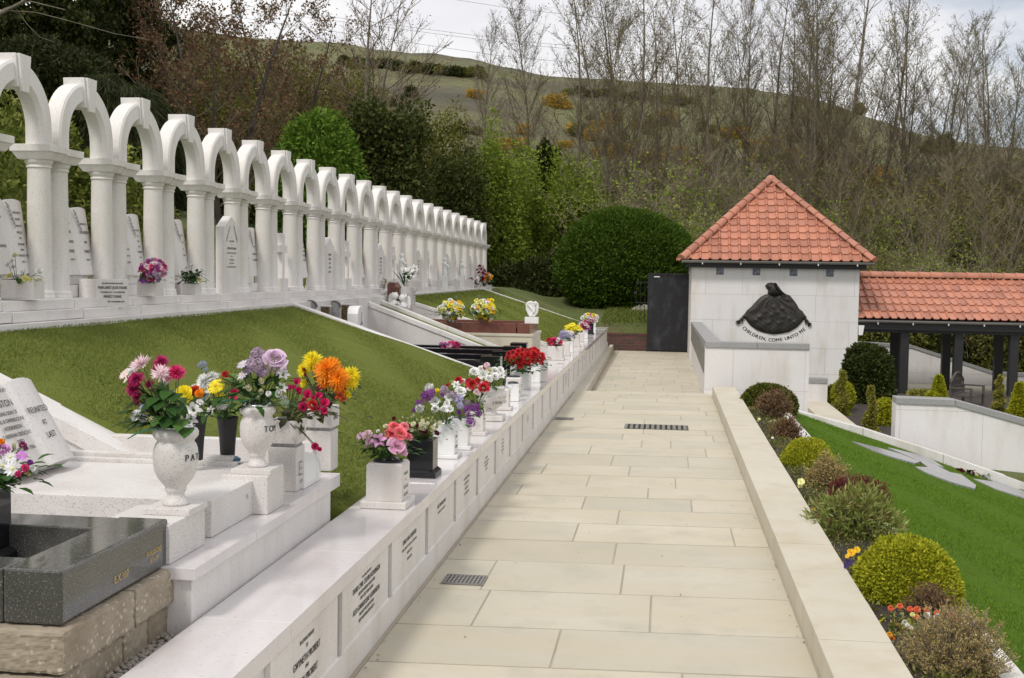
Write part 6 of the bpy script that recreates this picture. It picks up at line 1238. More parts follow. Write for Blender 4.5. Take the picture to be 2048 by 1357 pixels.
# ------------------------------------------------------------------ foliage
def leaf_np(rg, pos, nor, L, Wd, jitter=.7, shape='rhomb', droop=0):
    n = len(pos); ax = nor * .6 + rg.normal(0, jitter, (n, 3)); ax[:, 2] -= droop; ax /= np.linalg.norm(ax, axis=1)[:, None] + 1e-9
    s = np.cross(ax, rg.normal(0, 1, (n, 3))); s /= np.linalg.norm(s, axis=1)[:, None] + 1e-9
    l = (L * rg.uniform(.6, 1.3, n))[:, None]; w = (Wd * rg.uniform(.7, 1.3, n))[:, None]
    return np.stack([pos, pos + ax * l * .45 + s * w * .5, pos + ax * l, pos + ax * l * .45 - s * w * .5], 1).reshape(-1, 3)
def crown_pts(rg, ells, n, shell=.35, lump=.12, k=5):
    vol = np.array([e[3] * e[4] + e[4] * e[5] + e[3] * e[5] for e in ells]); pr = vol / vol.sum(); ps, ns = [], []
    for e, m in zip(ells, rg.multinomial(n, pr)):
        d = rg.normal(0, 1, (m, 3)); d /= np.linalg.norm(d, axis=1)[:, None]; ph = rg.uniform(0, 6, 6)
        lm = 1 + lump * (np.sin(d[:, 0] * k + ph[0]) + np.sin(d[:, 1] * k * 1.3 + ph[1]) + np.sin(d[:, 2] * k * 1.1 + ph[2])) / 1.7 + lump * .5 * np.sin((d[:, 0] + d[:, 2]) * k * 2.7 + ph[3]) * np.sin((d[:, 1] - d[:, 2]) * k * 2.3 + ph[4])
        f = (1 - shell * rg.uniform(0, 1, m) ** 1.7) * lm; ps.append(np.array(e[:3]) + d * f[:, None] * np.array(e[3:])); ns.append(d)
    return np.concatenate(ps), np.concatenate(ns)
def foliage(name, seed, ells, n, L, Wd, mat, shell=.35, lump=.12, jitter=.7, k=5, droop=0, zmin=None, sprig=1, spread=.0):
    rg = np.random.default_rng(seed); p, q = crown_pts(rg, ells, n // sprig, shell, lump, k)
    if sprig > 1: p = np.repeat(p, sprig, 0) + rg.normal(0, spread, (len(p) * sprig, 3)); q = np.repeat(q, sprig, 0)
    if zmin is not None: m = p[:, 2] > zmin; p, q = p[m], q[m]
    return npmesh(name, leaf_np(rg, p, q, L, Wd, jitter, droop=droop), np.arange(4 * len(p)).reshape(-1, 4), mat)
def tubes_np(segs, nsides=3):
    A = np.array([s[0] for s in segs], float); B = np.array([s[1] for s in segs], float); ra = np.array([s[2] for s in segs]); rb = np.array([s[3] for s in segs])
    d = B - A; d /= np.linalg.norm(d, axis=1)[:, None] + 1e-9; h = np.where(np.abs(d[:, 2:3]) < .9, np.array([[0, 0, 1.]]), np.array([[1., 0, 0]])); u = np.cross(d, h); u /= np.linalg.norm(u, axis=1)[:, None]; v = np.cross(d, u)
    V = []
    for P_, r in ((A, ra), (B, rb)):
        for k in range(nsides): t_ = 2 * np.pi * k / nsides; V.append(P_ + (u * np.cos(t_) + v * np.sin(t_)) * r[:, None])
    V = np.stack(V, 1); n = len(A); Fq = []
    for k in range(nsides): Fq.append([k, (k + 1) % nsides, nsides + (k + 1) % nsides, nsides + k])
    Fq = (np.array(Fq)[None] + (np.arange(n) * 2 * nsides)[:, None, None]).reshape(-1, 4); return V.reshape(-1, 3), Fq
def grow(R, Ht, r0, leaders=1, spread=.45, nb=26, start=.22, twig=9, bl=.30, sub=4, wob=.05, upc=.55, tipr=.006, lean=0):
    """trunk segments and branch/twig segments of one leafless tree"""
    tr, tw, tips = [], [], []
    def wander(p, d, L, n, ra, rb, dst, up=.0, w=wob):
        pts = [p]; d = d.normalized(); dirs = []
        for i in range(n):
            d = (d + Vector((R.gauss(0, w), R.gauss(0, w), R.gauss(0, w * .5) + up))).normalized(); q = p + d * (L / n); a = ra + (rb - ra) * i / n; c = ra + (rb - ra) * (i + 1) / n; dst.append((tuple(p), tuple(q), a, c)); p = q; pts.append(p); dirs.append(d.copy())
        return pts, dirs
    for l in range(leaders):
        a = 2 * math.pi * (l + R.random() * .6) / max(1, leaders); lean_ = (.10 + .12 * R.random()) if leaders > 1 else .03
        n = 14; L = Ht * (1 if l == 0 else R.uniform(.72, .95)); pts, dirs = wander(Vector((math.cos(a) * .12 * (leaders > 1), math.sin(a) * .12 * (leaders > 1), -.3)), Vector((math.cos(a) * lean_ + lean, math.sin(a) * lean_, 1)), L, n, r0 * (1 if l == 0 else .7), tipr * 1.3, tr, .02, .035)
        for b_ in range(nb // leaders + 2):
            u = start + (1 - start) * ((b_ + R.random()) / (nb // leaders + 2)); i = min(n - 1, int(u * n)); f = u * n - i; p = pts[i].lerp(pts[i + 1], f); az = b_ * 2.4 + R.random() * .8
            out_ = Vector((math.cos(az), math.sin(az), 0)); ang = upc * R.uniform(.75, 1.3); d = out_ * math.sin(ang) * 1.2 + Vector((0, 0, math.cos(ang))); BL = Ht * bl * (1.12 - .72 * u) * R.uniform(.7, 1.15); rb = max(tipr * 1.6, r0 * .34 * (1.08 - u))
            bp, bd = wander(p, d, BL, 7, rb, tipr, tw, .055, .09)
            for t_ in range(twig):
                uu = .18 + .82 * (t_ + R.random()) / twig; j = min(6, int(uu * 7)); q = bp[j]; dd = bd[j]; sd_ = Vector((R.gauss(0, 1), R.gauss(0, 1), R.gauss(0, .5))).normalized(); d2 = dd + sd_ * .75; TL = BL * .42 * (1.15 - uu * .6) * R.uniform(.6, 1.2)
                tp, td = wander(q, d2, TL, 4, tipr * .85, tipr * .5, tw, .07, .12)
                for s_ in range(sub):
                    jj = R.randint(0, 3); q2 = tp[jj]; d3 = td[jj] + Vector((R.gauss(0, .6), R.gauss(0, .6), R.gauss(.15, .4))); sp_, _ = wander(q2, d3, TL * R.uniform(.3, .55), 2, tipr * .55, tipr * .35, tw, .05, .12); tips.append(sp_[-1])
                tips.append(tp[-1])
    return tr, tw, tips
def tree_proto(name, seed, Ht, r0, mats=('bark', 'twig'), leaf=None, nleaf=0, lsize=.05, **k):
    R = random.Random(seed); tr, tw, tips = grow(R, Ht, r0, **k); V, Fq = tubes_np(tr, 8); m1 = npmesh('trunk', V, Fq, M[mats[0]], True); V, Fq = tubes_np(tw, 3); m2 = npmesh('branches', V, Fq, M[mats[1]])
    m3 = None
    if leaf:
        rg = np.random.default_rng(seed); T = np.array([tuple(t) for t in tips]); idx = rg.integers(0, len(T), nleaf); p = T[idx] + rg.normal(0, lsize * .9, (nleaf, 3)); m3 = npmesh('leaves', leaf_np(rg, p, rg.normal(0, 1, (nleaf, 3)), lsize, lsize * .7, .8), np.arange(4 * nleaf).reshape(-1, 4), M[leaf])
    return (name, m1, m2, m3)
def put_tree(pr, label, x, y, z, s, rz, group=None, cat='tree', sz=None):
    t = thing(pr[0], label, cat, (x, y, z), rz, group); t.scale = (s, s, s * (sz or 1)); link('trunk', pr[1], t); link('branches', pr[2], t)
    if pr[3]: link('leaves', pr[3], t)
    return t
def bush(name, label, px, py_top, py_bot, wpx, Y, mat, n, L, Wd, cat='shrub', lump=.10, depth=.8, twigs=False, **k):
    """rounded shrub: centre px, top/bottom rows and width in photo pixels, standing at depth Y"""
    top = P(px, py_top, 'y', Y); bot = P(px, py_bot, 'y', Y); w = wpx * Y / 2400 / 2; h = top.z - bot.z; t = thing(name, label, cat, (bot.x, Y, bot.z))
    e = [(0, 0, h * .48, w, w * depth, h * .52)] + k.pop('ells', []); link('leaves', foliage('leaves', k.pop('seed', int(px)), e, n, L, Wd, M[mat], lump=lump, **k), t)
    b = MB(); [b.tube([(0, 0, -.05), (math.cos(a) * w * .3, math.sin(a) * w * .2, h * .4), (math.cos(a) * w * .7, math.sin(a) * w * .5, h * .75)], [.012 + w * .03, .01 + w * .012, .004], 5) for a in np.arange(0, 6.2, .9)]; b.build('stems', M['barkdark'], t)
    if not twigs: b = MB(); b.ball((0, 0, h * .46), (w * .80, w * depth * .80, h * .44), 16, 10); b.build('inner_growth', M[mat], t, smooth=True)
    return t

# planted bed, near to far
bush('box_ball', 'largest yellow green clipped box ball, nearest in the planted bed', 1810, 1072, 1302, 200, 6.75, 'l_box', 32000, .021, .012, shell=.2, lump=.055, depth=.95, jitter=.5)
bush('box_ball', 'middle yellow green box ball behind the tall yellow pansy', 1614, 876, 992, 104, 11.3, 'l_box', 14000, .022, .013, shell=.2, lump=.05, depth=.95, jitter=.5)
bush('box_ball', 'farthest dark green box ball at the top of the planted bed', 1535, 765, 866, 110, 16.3, 'l_boxdark', 16000, .034, .02, shell=.22, lump=.06, depth=.8, jitter=.6)
bush('leafy_shrub', 'loose leafy shrub with long green leaves in the middle of the bed', 1712, 978, 1128, 172, 8.35, 'l_lav', 5200, .062, .014, shell=.6, lump=.16, twigs=True, jitter=.5, droop=-.3)
def heather(label, px, top, bot, wpx, Y, mat, tw, n, seed, name='heather', up=.6, len_=.5):
    tp = P(px, top, 'y', Y); bt = P(px, bot, 'y', Y); h = tp.z - bt.z; w = wpx * Y / 2400 / 2; t = thing(name, label, 'shrub', bt); R = random.Random(seed); segs = []; tips = []
    for _ in range(n):
        a = R.uniform(0, 6.28); rr = math.sqrt(R.random()) * .35 * w; p = Vector((math.cos(a) * rr, math.sin(a) * rr * .8, 0)); o = R.uniform(.1, 1); tgt = Vector((math.cos(a) * w * o, math.sin(a) * w * .8 * o, h * R.uniform(.55, 1.05) * math.sqrt(max(.15, 1 - .7 * o * o)))); mid = p.lerp(tgt, .5) + Vector((0, 0, h * .14)); pts = [p, mid, tgt]
        segs += [(tuple(p), tuple(mid), .0028, .002), (tuple(mid), tuple(tgt), .002, .0011)]
        for k in range(7):
            q = mid.lerp(tgt, R.random()) if R.random() < .75 else p.lerp(mid, R.uniform(.4, 1)); e = q + Vector((R.gauss(0, .022), R.gauss(0, .022), R.uniform(.008, .045))) * (Y / 8); segs.append((tuple(q), tuple(e), .0012, .0008)); tips += [e, q.lerp(e, .5)]
    V, Fq = tubes_np(segs, 3); link('twigs', npmesh('twigs', V, Fq, M[tw]), t); rg = np.random.default_rng(seed); T = np.array([tuple(q) for q in tips]); T = np.repeat(T, 3, 0) + rg.normal(0, .006, (len(T) * 3, 3)) * (Y / 8)
    link('leaves', npmesh('leaves', leaf_np(rg, T, rg.normal(0, 1, T.shape) + np.array([0, 0, .8]), .014 * (Y / 8) + .004, .005 * (Y / 8) + .002, .5), np.arange(4 * len(T)).reshape(-1, 4), M[mat]), t); return t
heather('straggling straw coloured heather nearest the camera at the lower right', 1905, 1205, 1420, 240, 5.55, 'l_goldheath', 'twiglight', 520, 1)
heather('brown heather with thin twigs in front of the largest box ball', 1860, 1170, 1262, 110, 6.35, 'l_heather', 'twig', 120, 2)
heather('golden brown heather in front of the middle box ball', 1652, 915, 1010, 100, 10.2, 'l_goldheath', 'twig', 200, 3)
heather('rusty heather beside the golden brown heather', 1692, 955, 1020, 60, 9.9, 'l_heather', 'twig', 120, 4)
heather('dark red leaved shrub behind the loose leafy shrub', 1735, 955, 1040, 90, 9.0, 'l_red', 'twig', 150, 5, 'red_shrub'); heather('crimson tipped plant left of the dark red shrub', 1680, 962, 1035, 62, 9.3, 'l_red', 'twig', 90, 6, 'red_shrub')
heather('brown heather in front of the farthest box ball', 1546, 782, 850, 76, 15.0, 'l_heather', 'twig', 160, 7); heather('dark brown heather between the two farther box balls', 1572, 838, 908, 66, 13.2, 'l_heather', 'barkdark', 150, 8)
def smallplant(name, label, px, py, Y, blooms, n, L, mat='l_lav', cat='flowers', seed=1, w=.07, h=.07):
    p = P(px, py, 'y', Y); R = random.Random(seed); t = thing(name, label, cat, p); b = MB()
    for _ in range(n): a = R.uniform(0, 6.28); leaf_mesh(b, (R.gauss(0, w * .3), R.gauss(0, w * .2), 0), (math.cos(a), math.sin(a), R.uniform(.3, 1.4)), L * R.uniform(.6, 1.2), L * .13)
    b.build('leaves', M[mat], t)
    for it in blooms:
        q = P(it[2], it[3], 'y', Y + R.uniform(-.03, .03)) - p; r = it[4] * Y / 2400; o = bpy.data.objects.new(BN[it[0]], bloom_mesh(it[0], it[1], it[5] if len(it) > 5 else None)); C.objects.link(o); o.parent = t; o.location = q; o.scale = (r, r, r); o.rotation_mode = 'QUATERNION'; o.rotation_quaternion = (Vector((R.uniform(-.3, .1), -1, R.uniform(.2, .8)))).to_track_quat('Z', 'Y')
    return t
smallplant('pansy', 'orange yellow pansies beside the kerb, above the deep purple one', 1706, 1140, 7.1, [('pansy', (.88, .45, .01), 1702, 1106, 10, (.4, .1, .01)), ('pansy', (.88, .5, .01), 1714, 1100, 8, (.4, .1, .01)), ('pansy', (.88, .5, .01), 1721, 1118, 7, (.4, .1, .01)), ('pansy', (.85, .5, .03), 1694, 1113, 5)], 26, .05, 'l_box', seed=2)
smallplant('pansy', 'deep purple pansy below the orange yellow pansies', 1700, 1150, 6.95, [('pansy', (.03, .01, .10), 1698, 1126, 9), ('pansy', (.03, .01, .10), 1692, 1133, 6)], 22, .045, 'l_boxdark', seed=3)
smallplant('pansy', 'single tall pale yellow pansy beside the kerb below the middle box ball', 1603, 1000, 9.9, [('pansy', PYL, 1602, 964, 9, (.5, .35, .02)), ('pansy', PYL, 1600, 972, 6)], 30, .10, 'l_lav', seed=4, h=.1)
smallplant('pansy', 'small brownish yellow pansy on the left of the loose leafy shrub', 1627, 1030, 9.1, [('pansy', (.55, .35, .03), 1627, 1018, 5)], 14, .05, seed=5)
smallplant('pansy', 'low yellow pansies in front of the farthest heather', 1538, 862, 14.6, [('pansy', PYL, x, y, 4, (.5, .35, .02)) for x, y in ((1518, 839), (1514, 843), (1534, 848), (1541, 845), (1546, 848), (1549, 843))], 40, .06, 'l_boxdark', seed=6, w=.3)
smallplant('pansy', 'small white pansies left of the middle box ball', 1568, 902, 12.6, [('pansy', WHT, 1567, 897, 3.5), ('pansy', WHT, 1571, 895, 3), ('pansy', WHT, 1545, 876, 3), ('pansy', WHT, 1572, 936, 3.5)], 18, .06, 'l_box', seed=7, w=.2)
smallplant('primula', 'row of coral pink primulas between the largest box ball and the straw heather', 1840, 1262, 6.15, [('carn', (.80, .17, .08), x, y, r) for x, y, r in ((1782, 1217, 6), (1800, 1213, 6), (1820, 1219, 6), (1834, 1220, 7), (1855, 1220, 6), (1834, 1235, 6), (1874, 1227, 6), (1901, 1230, 7), (1929, 1240, 5), (1910, 1241, 4), (1789, 1251, 6))], 70, .075, 'l_box', seed=8, w=.35)
smallplant('primula', 'white primulas in front of the largest box ball', 1850, 1266, 6.0, [('rose', WHT, 1855, 1231, 7), ('rose', WHT, 1866, 1238, 7), ('rose', WHT, 1875, 1232, 5), ('carn', PYL, 1825, 1230, 5), ('carn', WHT, 1815, 1252, 5), ('carn', (.6, .58, .5), 1810, 1246, 6), ('carn', WHT, 1822, 1256, 4)], 40, .06, 'l_boxdark', seed=9, w=.25)
smallplant('primula', 'small orange primulas at the kerb edge near the bottom of the photo', 1786, 1290, 5.9, [('carn', (.85, .40, .02), 1779, 1270, 6), ('carn', (.7, .2, .02), 1785, 1278, 5)], 24, .05, 'l_boxdark', seed=10)
for nm_, sd_, n_, mt_, lb_, L0_ in (('ground_cover', 3, 6500, 'l_boxdark', 'low dark green leaves covering the soil of the planted bed', .03), ('leaf_mould', 4, 3000, 'l_goldheath', 'pale dry litter between the plants of the bed', .02), ('seedlings', 5, 3000, 'l_lav', 'small fresh green seedlings and weeds in the planted bed', .028)):
    rg = np.random.default_rng(sd_); n_ = int(n_); cx_ = rg.uniform(1.08, 1.48, n_ // 12); cy_ = rg.uniform(4, 17.2, n_ // 12); k_ = rg.integers(0, n_ // 12, n_); sp_ = .05
    pp = np.stack([np.clip(cx_[k_] + rg.normal(0, sp_, n_), 1.07, 1.49), cy_[k_] + rg.normal(0, sp_, n_), .052 + np.abs(rg.normal(0, .012, n_))], 1); nn_ = np.tile([0, 0, .9], (n_, 1))
    tag(link(nm_, npmesh(nm_, leaf_np(rg, pp, nn_, L0_, L0_ * .35, .6), np.arange(4 * n_).reshape(-1, 4), M[mt_])), lb_, 'ground cover', kind='stuff')
# flowers lying on the right lawn
p = onlawn(1932, 948); bouquet('withered dark bunch of flowers lying on the right lawn', p + Vector((0, 0, .03)), [('carn', MAR, 1922, 943, 6), ('carn', MAR, 1935, 946, 6), ('carn', (.15, .05, .06), 1945, 948, 5), ('carn', WHT, 1928, 946, 2.5), ('carn', MAR, 1916, 941, 4)], p.y, BG, 20, .08, seed=51, lrad=(.15, .05, .02))
p = onlawn(1966, 956); bouquet('small cream bunch of flowers lying on the right lawn', p + Vector((0, 0, .03)), [('carn', CRM, 1960, 951, 5), ('carn', WHT, 1967, 953, 6), ('carn', WHT, 1974, 957, 5), ('carn', PYL, 1957, 954, 4)], p.y, DG, 14, .06, seed=52, lrad=(.1, .05, .02))

# sunken garden shrubs
bush('camellia', 'large dark rounded camellia in front of the gatehouse corner', 1731, 691, 836, 98, 24.2, 'l_shrub', 14000, .085, .05, shell=.3, lump=.06)
bush('box_ball', 'olive ball shrub left of the camellia, behind the spiral topiary', 1684, 764, 822, 44, 22.6, 'l_box', 5000, .05, .03, shell=.2, lump=.03); bush('box_ball', 'small dark ball shrub half hidden left of the spiral topiary', 1664, 772, 812, 28, 23.2, 'l_boxdark', 3000, .05, .03, shell=.2, lump=.03)
bush('box_ball', 'olive ball shrub touching the left end of the garden wall', 1769, 797, 862, 44, 20.5, 'l_box', 5000, .045, .028, shell=.2, lump=.03)
bush('golden_shrub', 'low golden variegated shrub above the garden wall', 1838, 781, 815, 46, 20.5, 'l_gold', 3000, .05, .03, shell=.4); bush('golden_shrub', 'low olive shrub beside the golden cone on the garden wall', 1864, 785, 815, 26, 20.3, 'l_box', 2000, .04, .03)
def topiary(name, label, px, top, bot, wpx, Y, mat, turns, n=5000):
    tp = P(px, top, 'y', Y); bt = P(px, bot, 'y', Y); h = tp.z - bt.z; w = wpx * Y / 2400 / 2; t = thing(name, label, 'topiary', bt); rg = np.random.default_rng(int(px)); u = rg.uniform(0, 1, n) ** 1.25
    d = rg.normal(0, 1, (n, 3)); d /= np.linalg.norm(d, axis=1)[:, None]
    if turns: a = u * turns * 2 * np.pi; rad_ = w * (1 - .75 * u); c = np.stack([np.cos(a) * rad_ * .42, np.sin(a) * rad_ * .42, u * h], 1); r = (rad_ * .62)[:, None]; p = c + d * r * np.array([1, 1, .75])
    else: r = w * (1 - u) ** .8 + .02; a = rg.uniform(0, 6.28, n); p = np.stack([np.cos(a) * r, np.sin(a) * r, u * h], 1); d = np.stack([np.cos(a), np.sin(a), .4 + 0 * a], 1)
    link('leaves', npmesh('leaves', leaf_np(rg, p, d, .045, .026, .5), np.arange(4 * n).reshape(-1, 4), M[mat]), t); b = MB(); b.tube([(0, 0, -.1), (0, 0, h * .5), (0, 0, h * .93)], [.03, .02, .01], 6); b.build('stem', M['barkdark'], t)
    if not turns: b = MB(); b.lathe([(w * .85, .02), (w * .72, h * .3), (w * .42, h * .65), (.01, h * .93)], n=12); b.build('inner_growth', M[mat], t)
topiary('spiral_topiary', 'golden spiral topiary beside the dark ball shrubs, left of the camellia', 1681, 744, 838, 42, 21.8, 'l_gold', 2.2, 7000); topiary('spiral_topiary', 'golden two tier topiary in the soil right below the camellia', 1741, 775, 872, 36, 19.5, 'l_gold', 1.6, 6000)
topiary('cone_topiary', 'small yellow green cone above the garden wall left of the bench', 1876, 752, 812, 30, 20.8, 'l_box', 0); topiary('spiral_topiary', 'thin spiral topiary right of the bench', 1997, 753, 825, 26, 21.2, 'l_gold', 3, 4000); topiary('cone_topiary', 'yellow green cone at the right edge above the garden wall', 2037, 767, 838, 36, 20.6, 'l_box', 0)

# shrubs and hedges behind
bush('rhododendron', 'big glossy yellow green rhododendron behind the arches at the left edge', 50, 205, 560, 300, 13.8, 'l_rhodo', 15000, .085, .036, lump=.10, shell=.35, k=7, sprig=4, spread=.03, ells=[(.95, .4, .75, .62, .6, .85)])
bush('laurel', 'bright green domed laurel rising behind the arches', 633, 234, 500, 196, 25.0, 'l_laurel', 15000, .13, .05, lump=.08, shell=.3, sprig=4, spread=.05)
bush('dry_bush', 'brown twiggy bush between the columns left of centre', 262, 345, 440, 60, 18, 'l_heather', 4000, .07, .02)
bush('conifer_hedge', 'huge dark green rounded hedge left of the gatehouse', 1252, 412, 640, 280, 34.5, 'l_hedge', 70000, .14, .04, cat='hedge', lump=.075, shell=.3, depth=.8, k=4, jitter=.6, droop=-.3)
bush('conifer_hedge', 'low dark hedge behind the far end of the arches', 1075, 525, 640, 230, 37, 'l_dark', 26000, .14, .07, cat='hedge', lump=.12)
bush('holly', 'dark evergreen bush mass right of the bright laurel', 760, 205, 470, 180, 33.5, 'l_holly', 26000, .15, .08, lump=.26, k=7, shell=.75, twigs=True)
bush('holly', 'olive brown shrub overlapping the right end of the arches', 868, 240, 500, 150, 37.5, 'l_olive', 15000, .13, .06, lump=.28, k=7, shell=.85, twigs=True)
bush('holly', 'dark evergreen bush low behind the last arches', 912, 300, 560, 130, 36.5, 'l_holly', 15000, .13, .06, lump=.26, k=7, shell=.8, twigs=True)
bush('spring_shrub', 'light green spring shrub right of the last arch', 985, 250, 600, 130, 39, 'l_fresh', 16000, .13, .06, lump=.25, k=7, shell=.7, twigs=True); bush('spring_shrub', 'fresh green shrub above the low dark hedge', 1045, 335, 560, 110, 41, 'l_fresh', 15000, .12, .06, lump=.28, k=7, shell=.8, twigs=True)
bush('spring_shrub', 'bright green shrub left of the huge dark hedge', 1135, 335, 560, 150, 42, 'l_fresh', 20000, .13, .06, lump=.28, k=7, shell=.8, twigs=True); bush('spring_shrub', 'olive shrub behind the left top of the huge dark hedge', 1190, 380, 560, 100, 44, 'l_olive', 12000, .13, .06, lump=.25, k=7, shell=.8, twigs=True)
bush('ivy_clump', 'ivy covered dark clump among the spring shrubs', 1090, 285, 380, 44, 43, 'l_dark', 6000, .13, .08, lump=.25); 
bush('weeping_conifer', 'very dark weeping conifer seen through the arches at the left', 230, 155, 470, 250, 21.0, 'l_yew', 34000, .26, .022, lump=.12, droop=1.3, jitter=.3, shell=.3)
bush('conifer_hedge', 'dark conifer hedge behind the first arches at the top left', 60, 95, 420, 420, 24, 'l_yew', 50000, .15, .06, cat='hedge', lump=.12, k=6)
for i, (px, tp, bt, w, Y, m, lb) in enumerate(((330, 225, 520, 210, 29, 'l_dark', 'dark green thicket behind the fourth arch'), (470, 170, 480, 230, 31, 'l_olive', 'olive thicket under the copper leaved tree'), (580, 120, 420, 200, 38, 'l_olive', 'olive thicket behind the bright laurel'), (400, 60, 400, 260, 40, 'l_olive', 'tall olive thicket high behind the copper leaved tree'), (700, 130, 420, 160, 46, 'l_olive', 'olive thicket below the leaning bare tree'))):
    bush('thicket', lb, px, tp, bt, w, Y, m, 17000, .15, .06, lump=.22, k=7, shell=.75, twigs=True)
for px, tp, bt, w, Y, m, k_ in ((1760, 560, 760, 190, 35.2, 'l_olive', 'left part'), (1880, 570, 800, 200, 35.6, 'l_dark', 'middle'), (2010, 575, 810, 220, 35.2, 'l_olive', 'right part')):
    bush('thicket', 'dark tangled growth seen between the colonnade posts, %s' % k_, px, tp, bt, w, Y, m, 14000, .12, .05, lump=.2, shell=.6, twigs=True)
# left evergreen and copper leaved trees
R = random.Random(9)
ev = tree_proto('evergreen_tree', 3, 8.5, .16, ('barkdark', 'twig'), 'l_dark', 52000, .13, nb=34, start=.12, twig=9, bl=.36, sub=3, upc=.95, tipr=.008)
cp = tree_proto('copper_tree', 8, 6.4, .12, ('barkdark', 'twig'), 'l_copper', 7500, .075, leaders=3, nb=36, start=.16, twig=11, bl=.42, sub=5, upc=.95, tipr=.006)
for (px, py, Y, s, rz, lb) in ((40, 520, 27, 1.0, .3, 'tall dark evergreen tree at the top left corner'), (190, 500, 30, .98, 2.1, 'tall dark evergreen tree right of the corner one')):
    p = P(px, py, 'y', Y); put_tree(ev, lb, p.x, Y, min(p.z, gz(p.x, Y)), s, rz)
for (px, Y, s, rz, lb) in ((440, 27, 1.0, .5, 'reddish copper leaved tree behind the fourth and fifth arches'), (330, 31, 1.12, 2.5, 'copper leaved tree behind the third arch, farther back'), (560, 33, 1.05, 4.1, 'copper leaved tree just left of the leaning bare tree')):
    p = P(px, 480, 'y', Y); put_tree(cp, lb, p.x, Y, gz(p.x, Y) - .2, s, rz)
# pale birch limb reaching in at the top left
t = thing('birch_limb', 'pale birch limb reaching in at the top left corner', 'branch', P(-120, 90, 'y', 15)); p0 = P(-120, 90, 'y', 15); b = MB()
for pts, r in ((((-120, 90), (0, 28), (45, 5), (75, -20)), .03), (((-60, 55), (10, 18), (60, 3), (130, 20)), .012), (((20, 22), (70, 25), (130, 40), (230, 68), (300, 80)), .007), (((30, 15), (55, 50), (80, 75), (110, 85)), .005)):
    b.tube([P(x, y, 'y', 15) - p0 for x, y in pts], [r * (1 - .6 * k / len(pts)) for k in range(len(pts))], 7)
b.build('branches', M['bark'], t, smooth=True)

# leafless trees: a few grown forms, copied
pro = [tree_proto('bare_tree', 21, 10, .078, nb=44, start=.16, twig=15, bl=.34, sub=5, upc=.62, tipr=.0058, leaf='l_olive', nleaf=1500, lsize=.055),
       tree_proto('bare_tree', 22, 10, .09, leaders=2, nb=48, start=.12, twig=14, bl=.33, sub=5, upc=.65, tipr=.0058, leaf='l_fresh', nleaf=1500, lsize=.05),
       tree_proto('bare_tree', 23, 10, .09, leaders=3, nb=54, start=.10, twig=13, bl=.31, sub=5, upc=.58, tipr=.0058, leaf='l_olive', nleaf=2500, lsize=.06),
       tree_proto('bare_tree', 24, 10, .075, nb=38, start=.22, twig=15, bl=.30, sub=5, upc=.52, tipr=.0055),
       tree_proto('bare_tree', 25, 10, .09, ('bark', 'twiglight'), leaders=4, nb=60, start=.08, twig=12, bl=.32, sub=4, upc=.66, tipr=.0058, leaf='l_heather', nleaf=2200, lsize=.05),
       tree_proto('bare_tree', 26, 10, .09, ('bark', 'twiglight'), leaders=2, nb=42, start=.15, twig=13, bl=.33, sub=5, upc=.66, tipr=.0058)]  # last two forms: sunlight painted into the paler twigs
ash = tree_proto('bare_tree', 31, 9, .15, leaders=2, nb=30, start=.30, twig=10, bl=.46, sub=3, upc=.85, tipr=.009, wob=.09, leaf='l_heather', nleaf=1200, lsize=.06)
# photo column of the trunk, row of the tip, depth, form
T = [(715, -60, 42, 'ash', .4), (780, 60, 52, 5, 0), (968, 62, 56, 3, 1), (1010, 170, 60, 5, 2), (1063, -5, 50, 0, 3), (1172, -70, 48, 1, 1.2), (1238, -40, 50, 0, 2.2), (1262, -120, 44, 2, .2), (1305, -60, 52, 4, 2.9), (1392, -20, 50, 1, 1.9), (1425, -60, 46, 2, 3.6), (1490, -10, 52, 3, 2.0),
     (1528, -40, 48, 1, 5.0), (1590, 30, 50, 4, 3.9), (1622, -30, 47, 0, 0.9), (1655, -130, 43, 2, 4.4), (1680, -60, 48, 1, 2.7), (1738, -90, 45, 2, 5.6), (1796, 10, 48, 1, .1), (1850, 110, 50, 5, 4.9), (1880, 20, 46, 2, 1.7), (1905, 60, 50, 0, 5.3), (1940, 120, 54, 3, 3.0), (1985, 55, 46, 1, .7), (2015, 130, 50, 4, 4.0), (2040, 60, 44, 2, 2.3), (2085, 90, 46, 1, 1.1),
     (1700, 170, 56, 5, 3.1), (1340, 250, 44, 4, .3), (1575, 280, 42, 4, 2.2), (1700, 300, 40, 4, 4.2), (1860, 300, 40, 4, 1.5), (2000, 290, 40, 4, 5.1), (1440, 260, 42, 4, 3.3)]
for i, (px, ty, Y, k, rz) in enumerate(sorted(T)):
    p = P(px, ty, 'y', Y); z0 = gz(p.x, Y); pr = ash if k == 'ash' else pro[k]; h = 9 if k == 'ash' else 10; s = (p.z - z0) / h * 1.02
    w = max(.55, min(1.25, s)) if k != 'ash' else s
    t = put_tree(pr, 'leafless fine twigged tree, %s from the left behind the grounds' % ORD[i], p.x, Y, z0, 1, rz, 'leafless trees behind the grounds'); t.scale = (w, w, s)
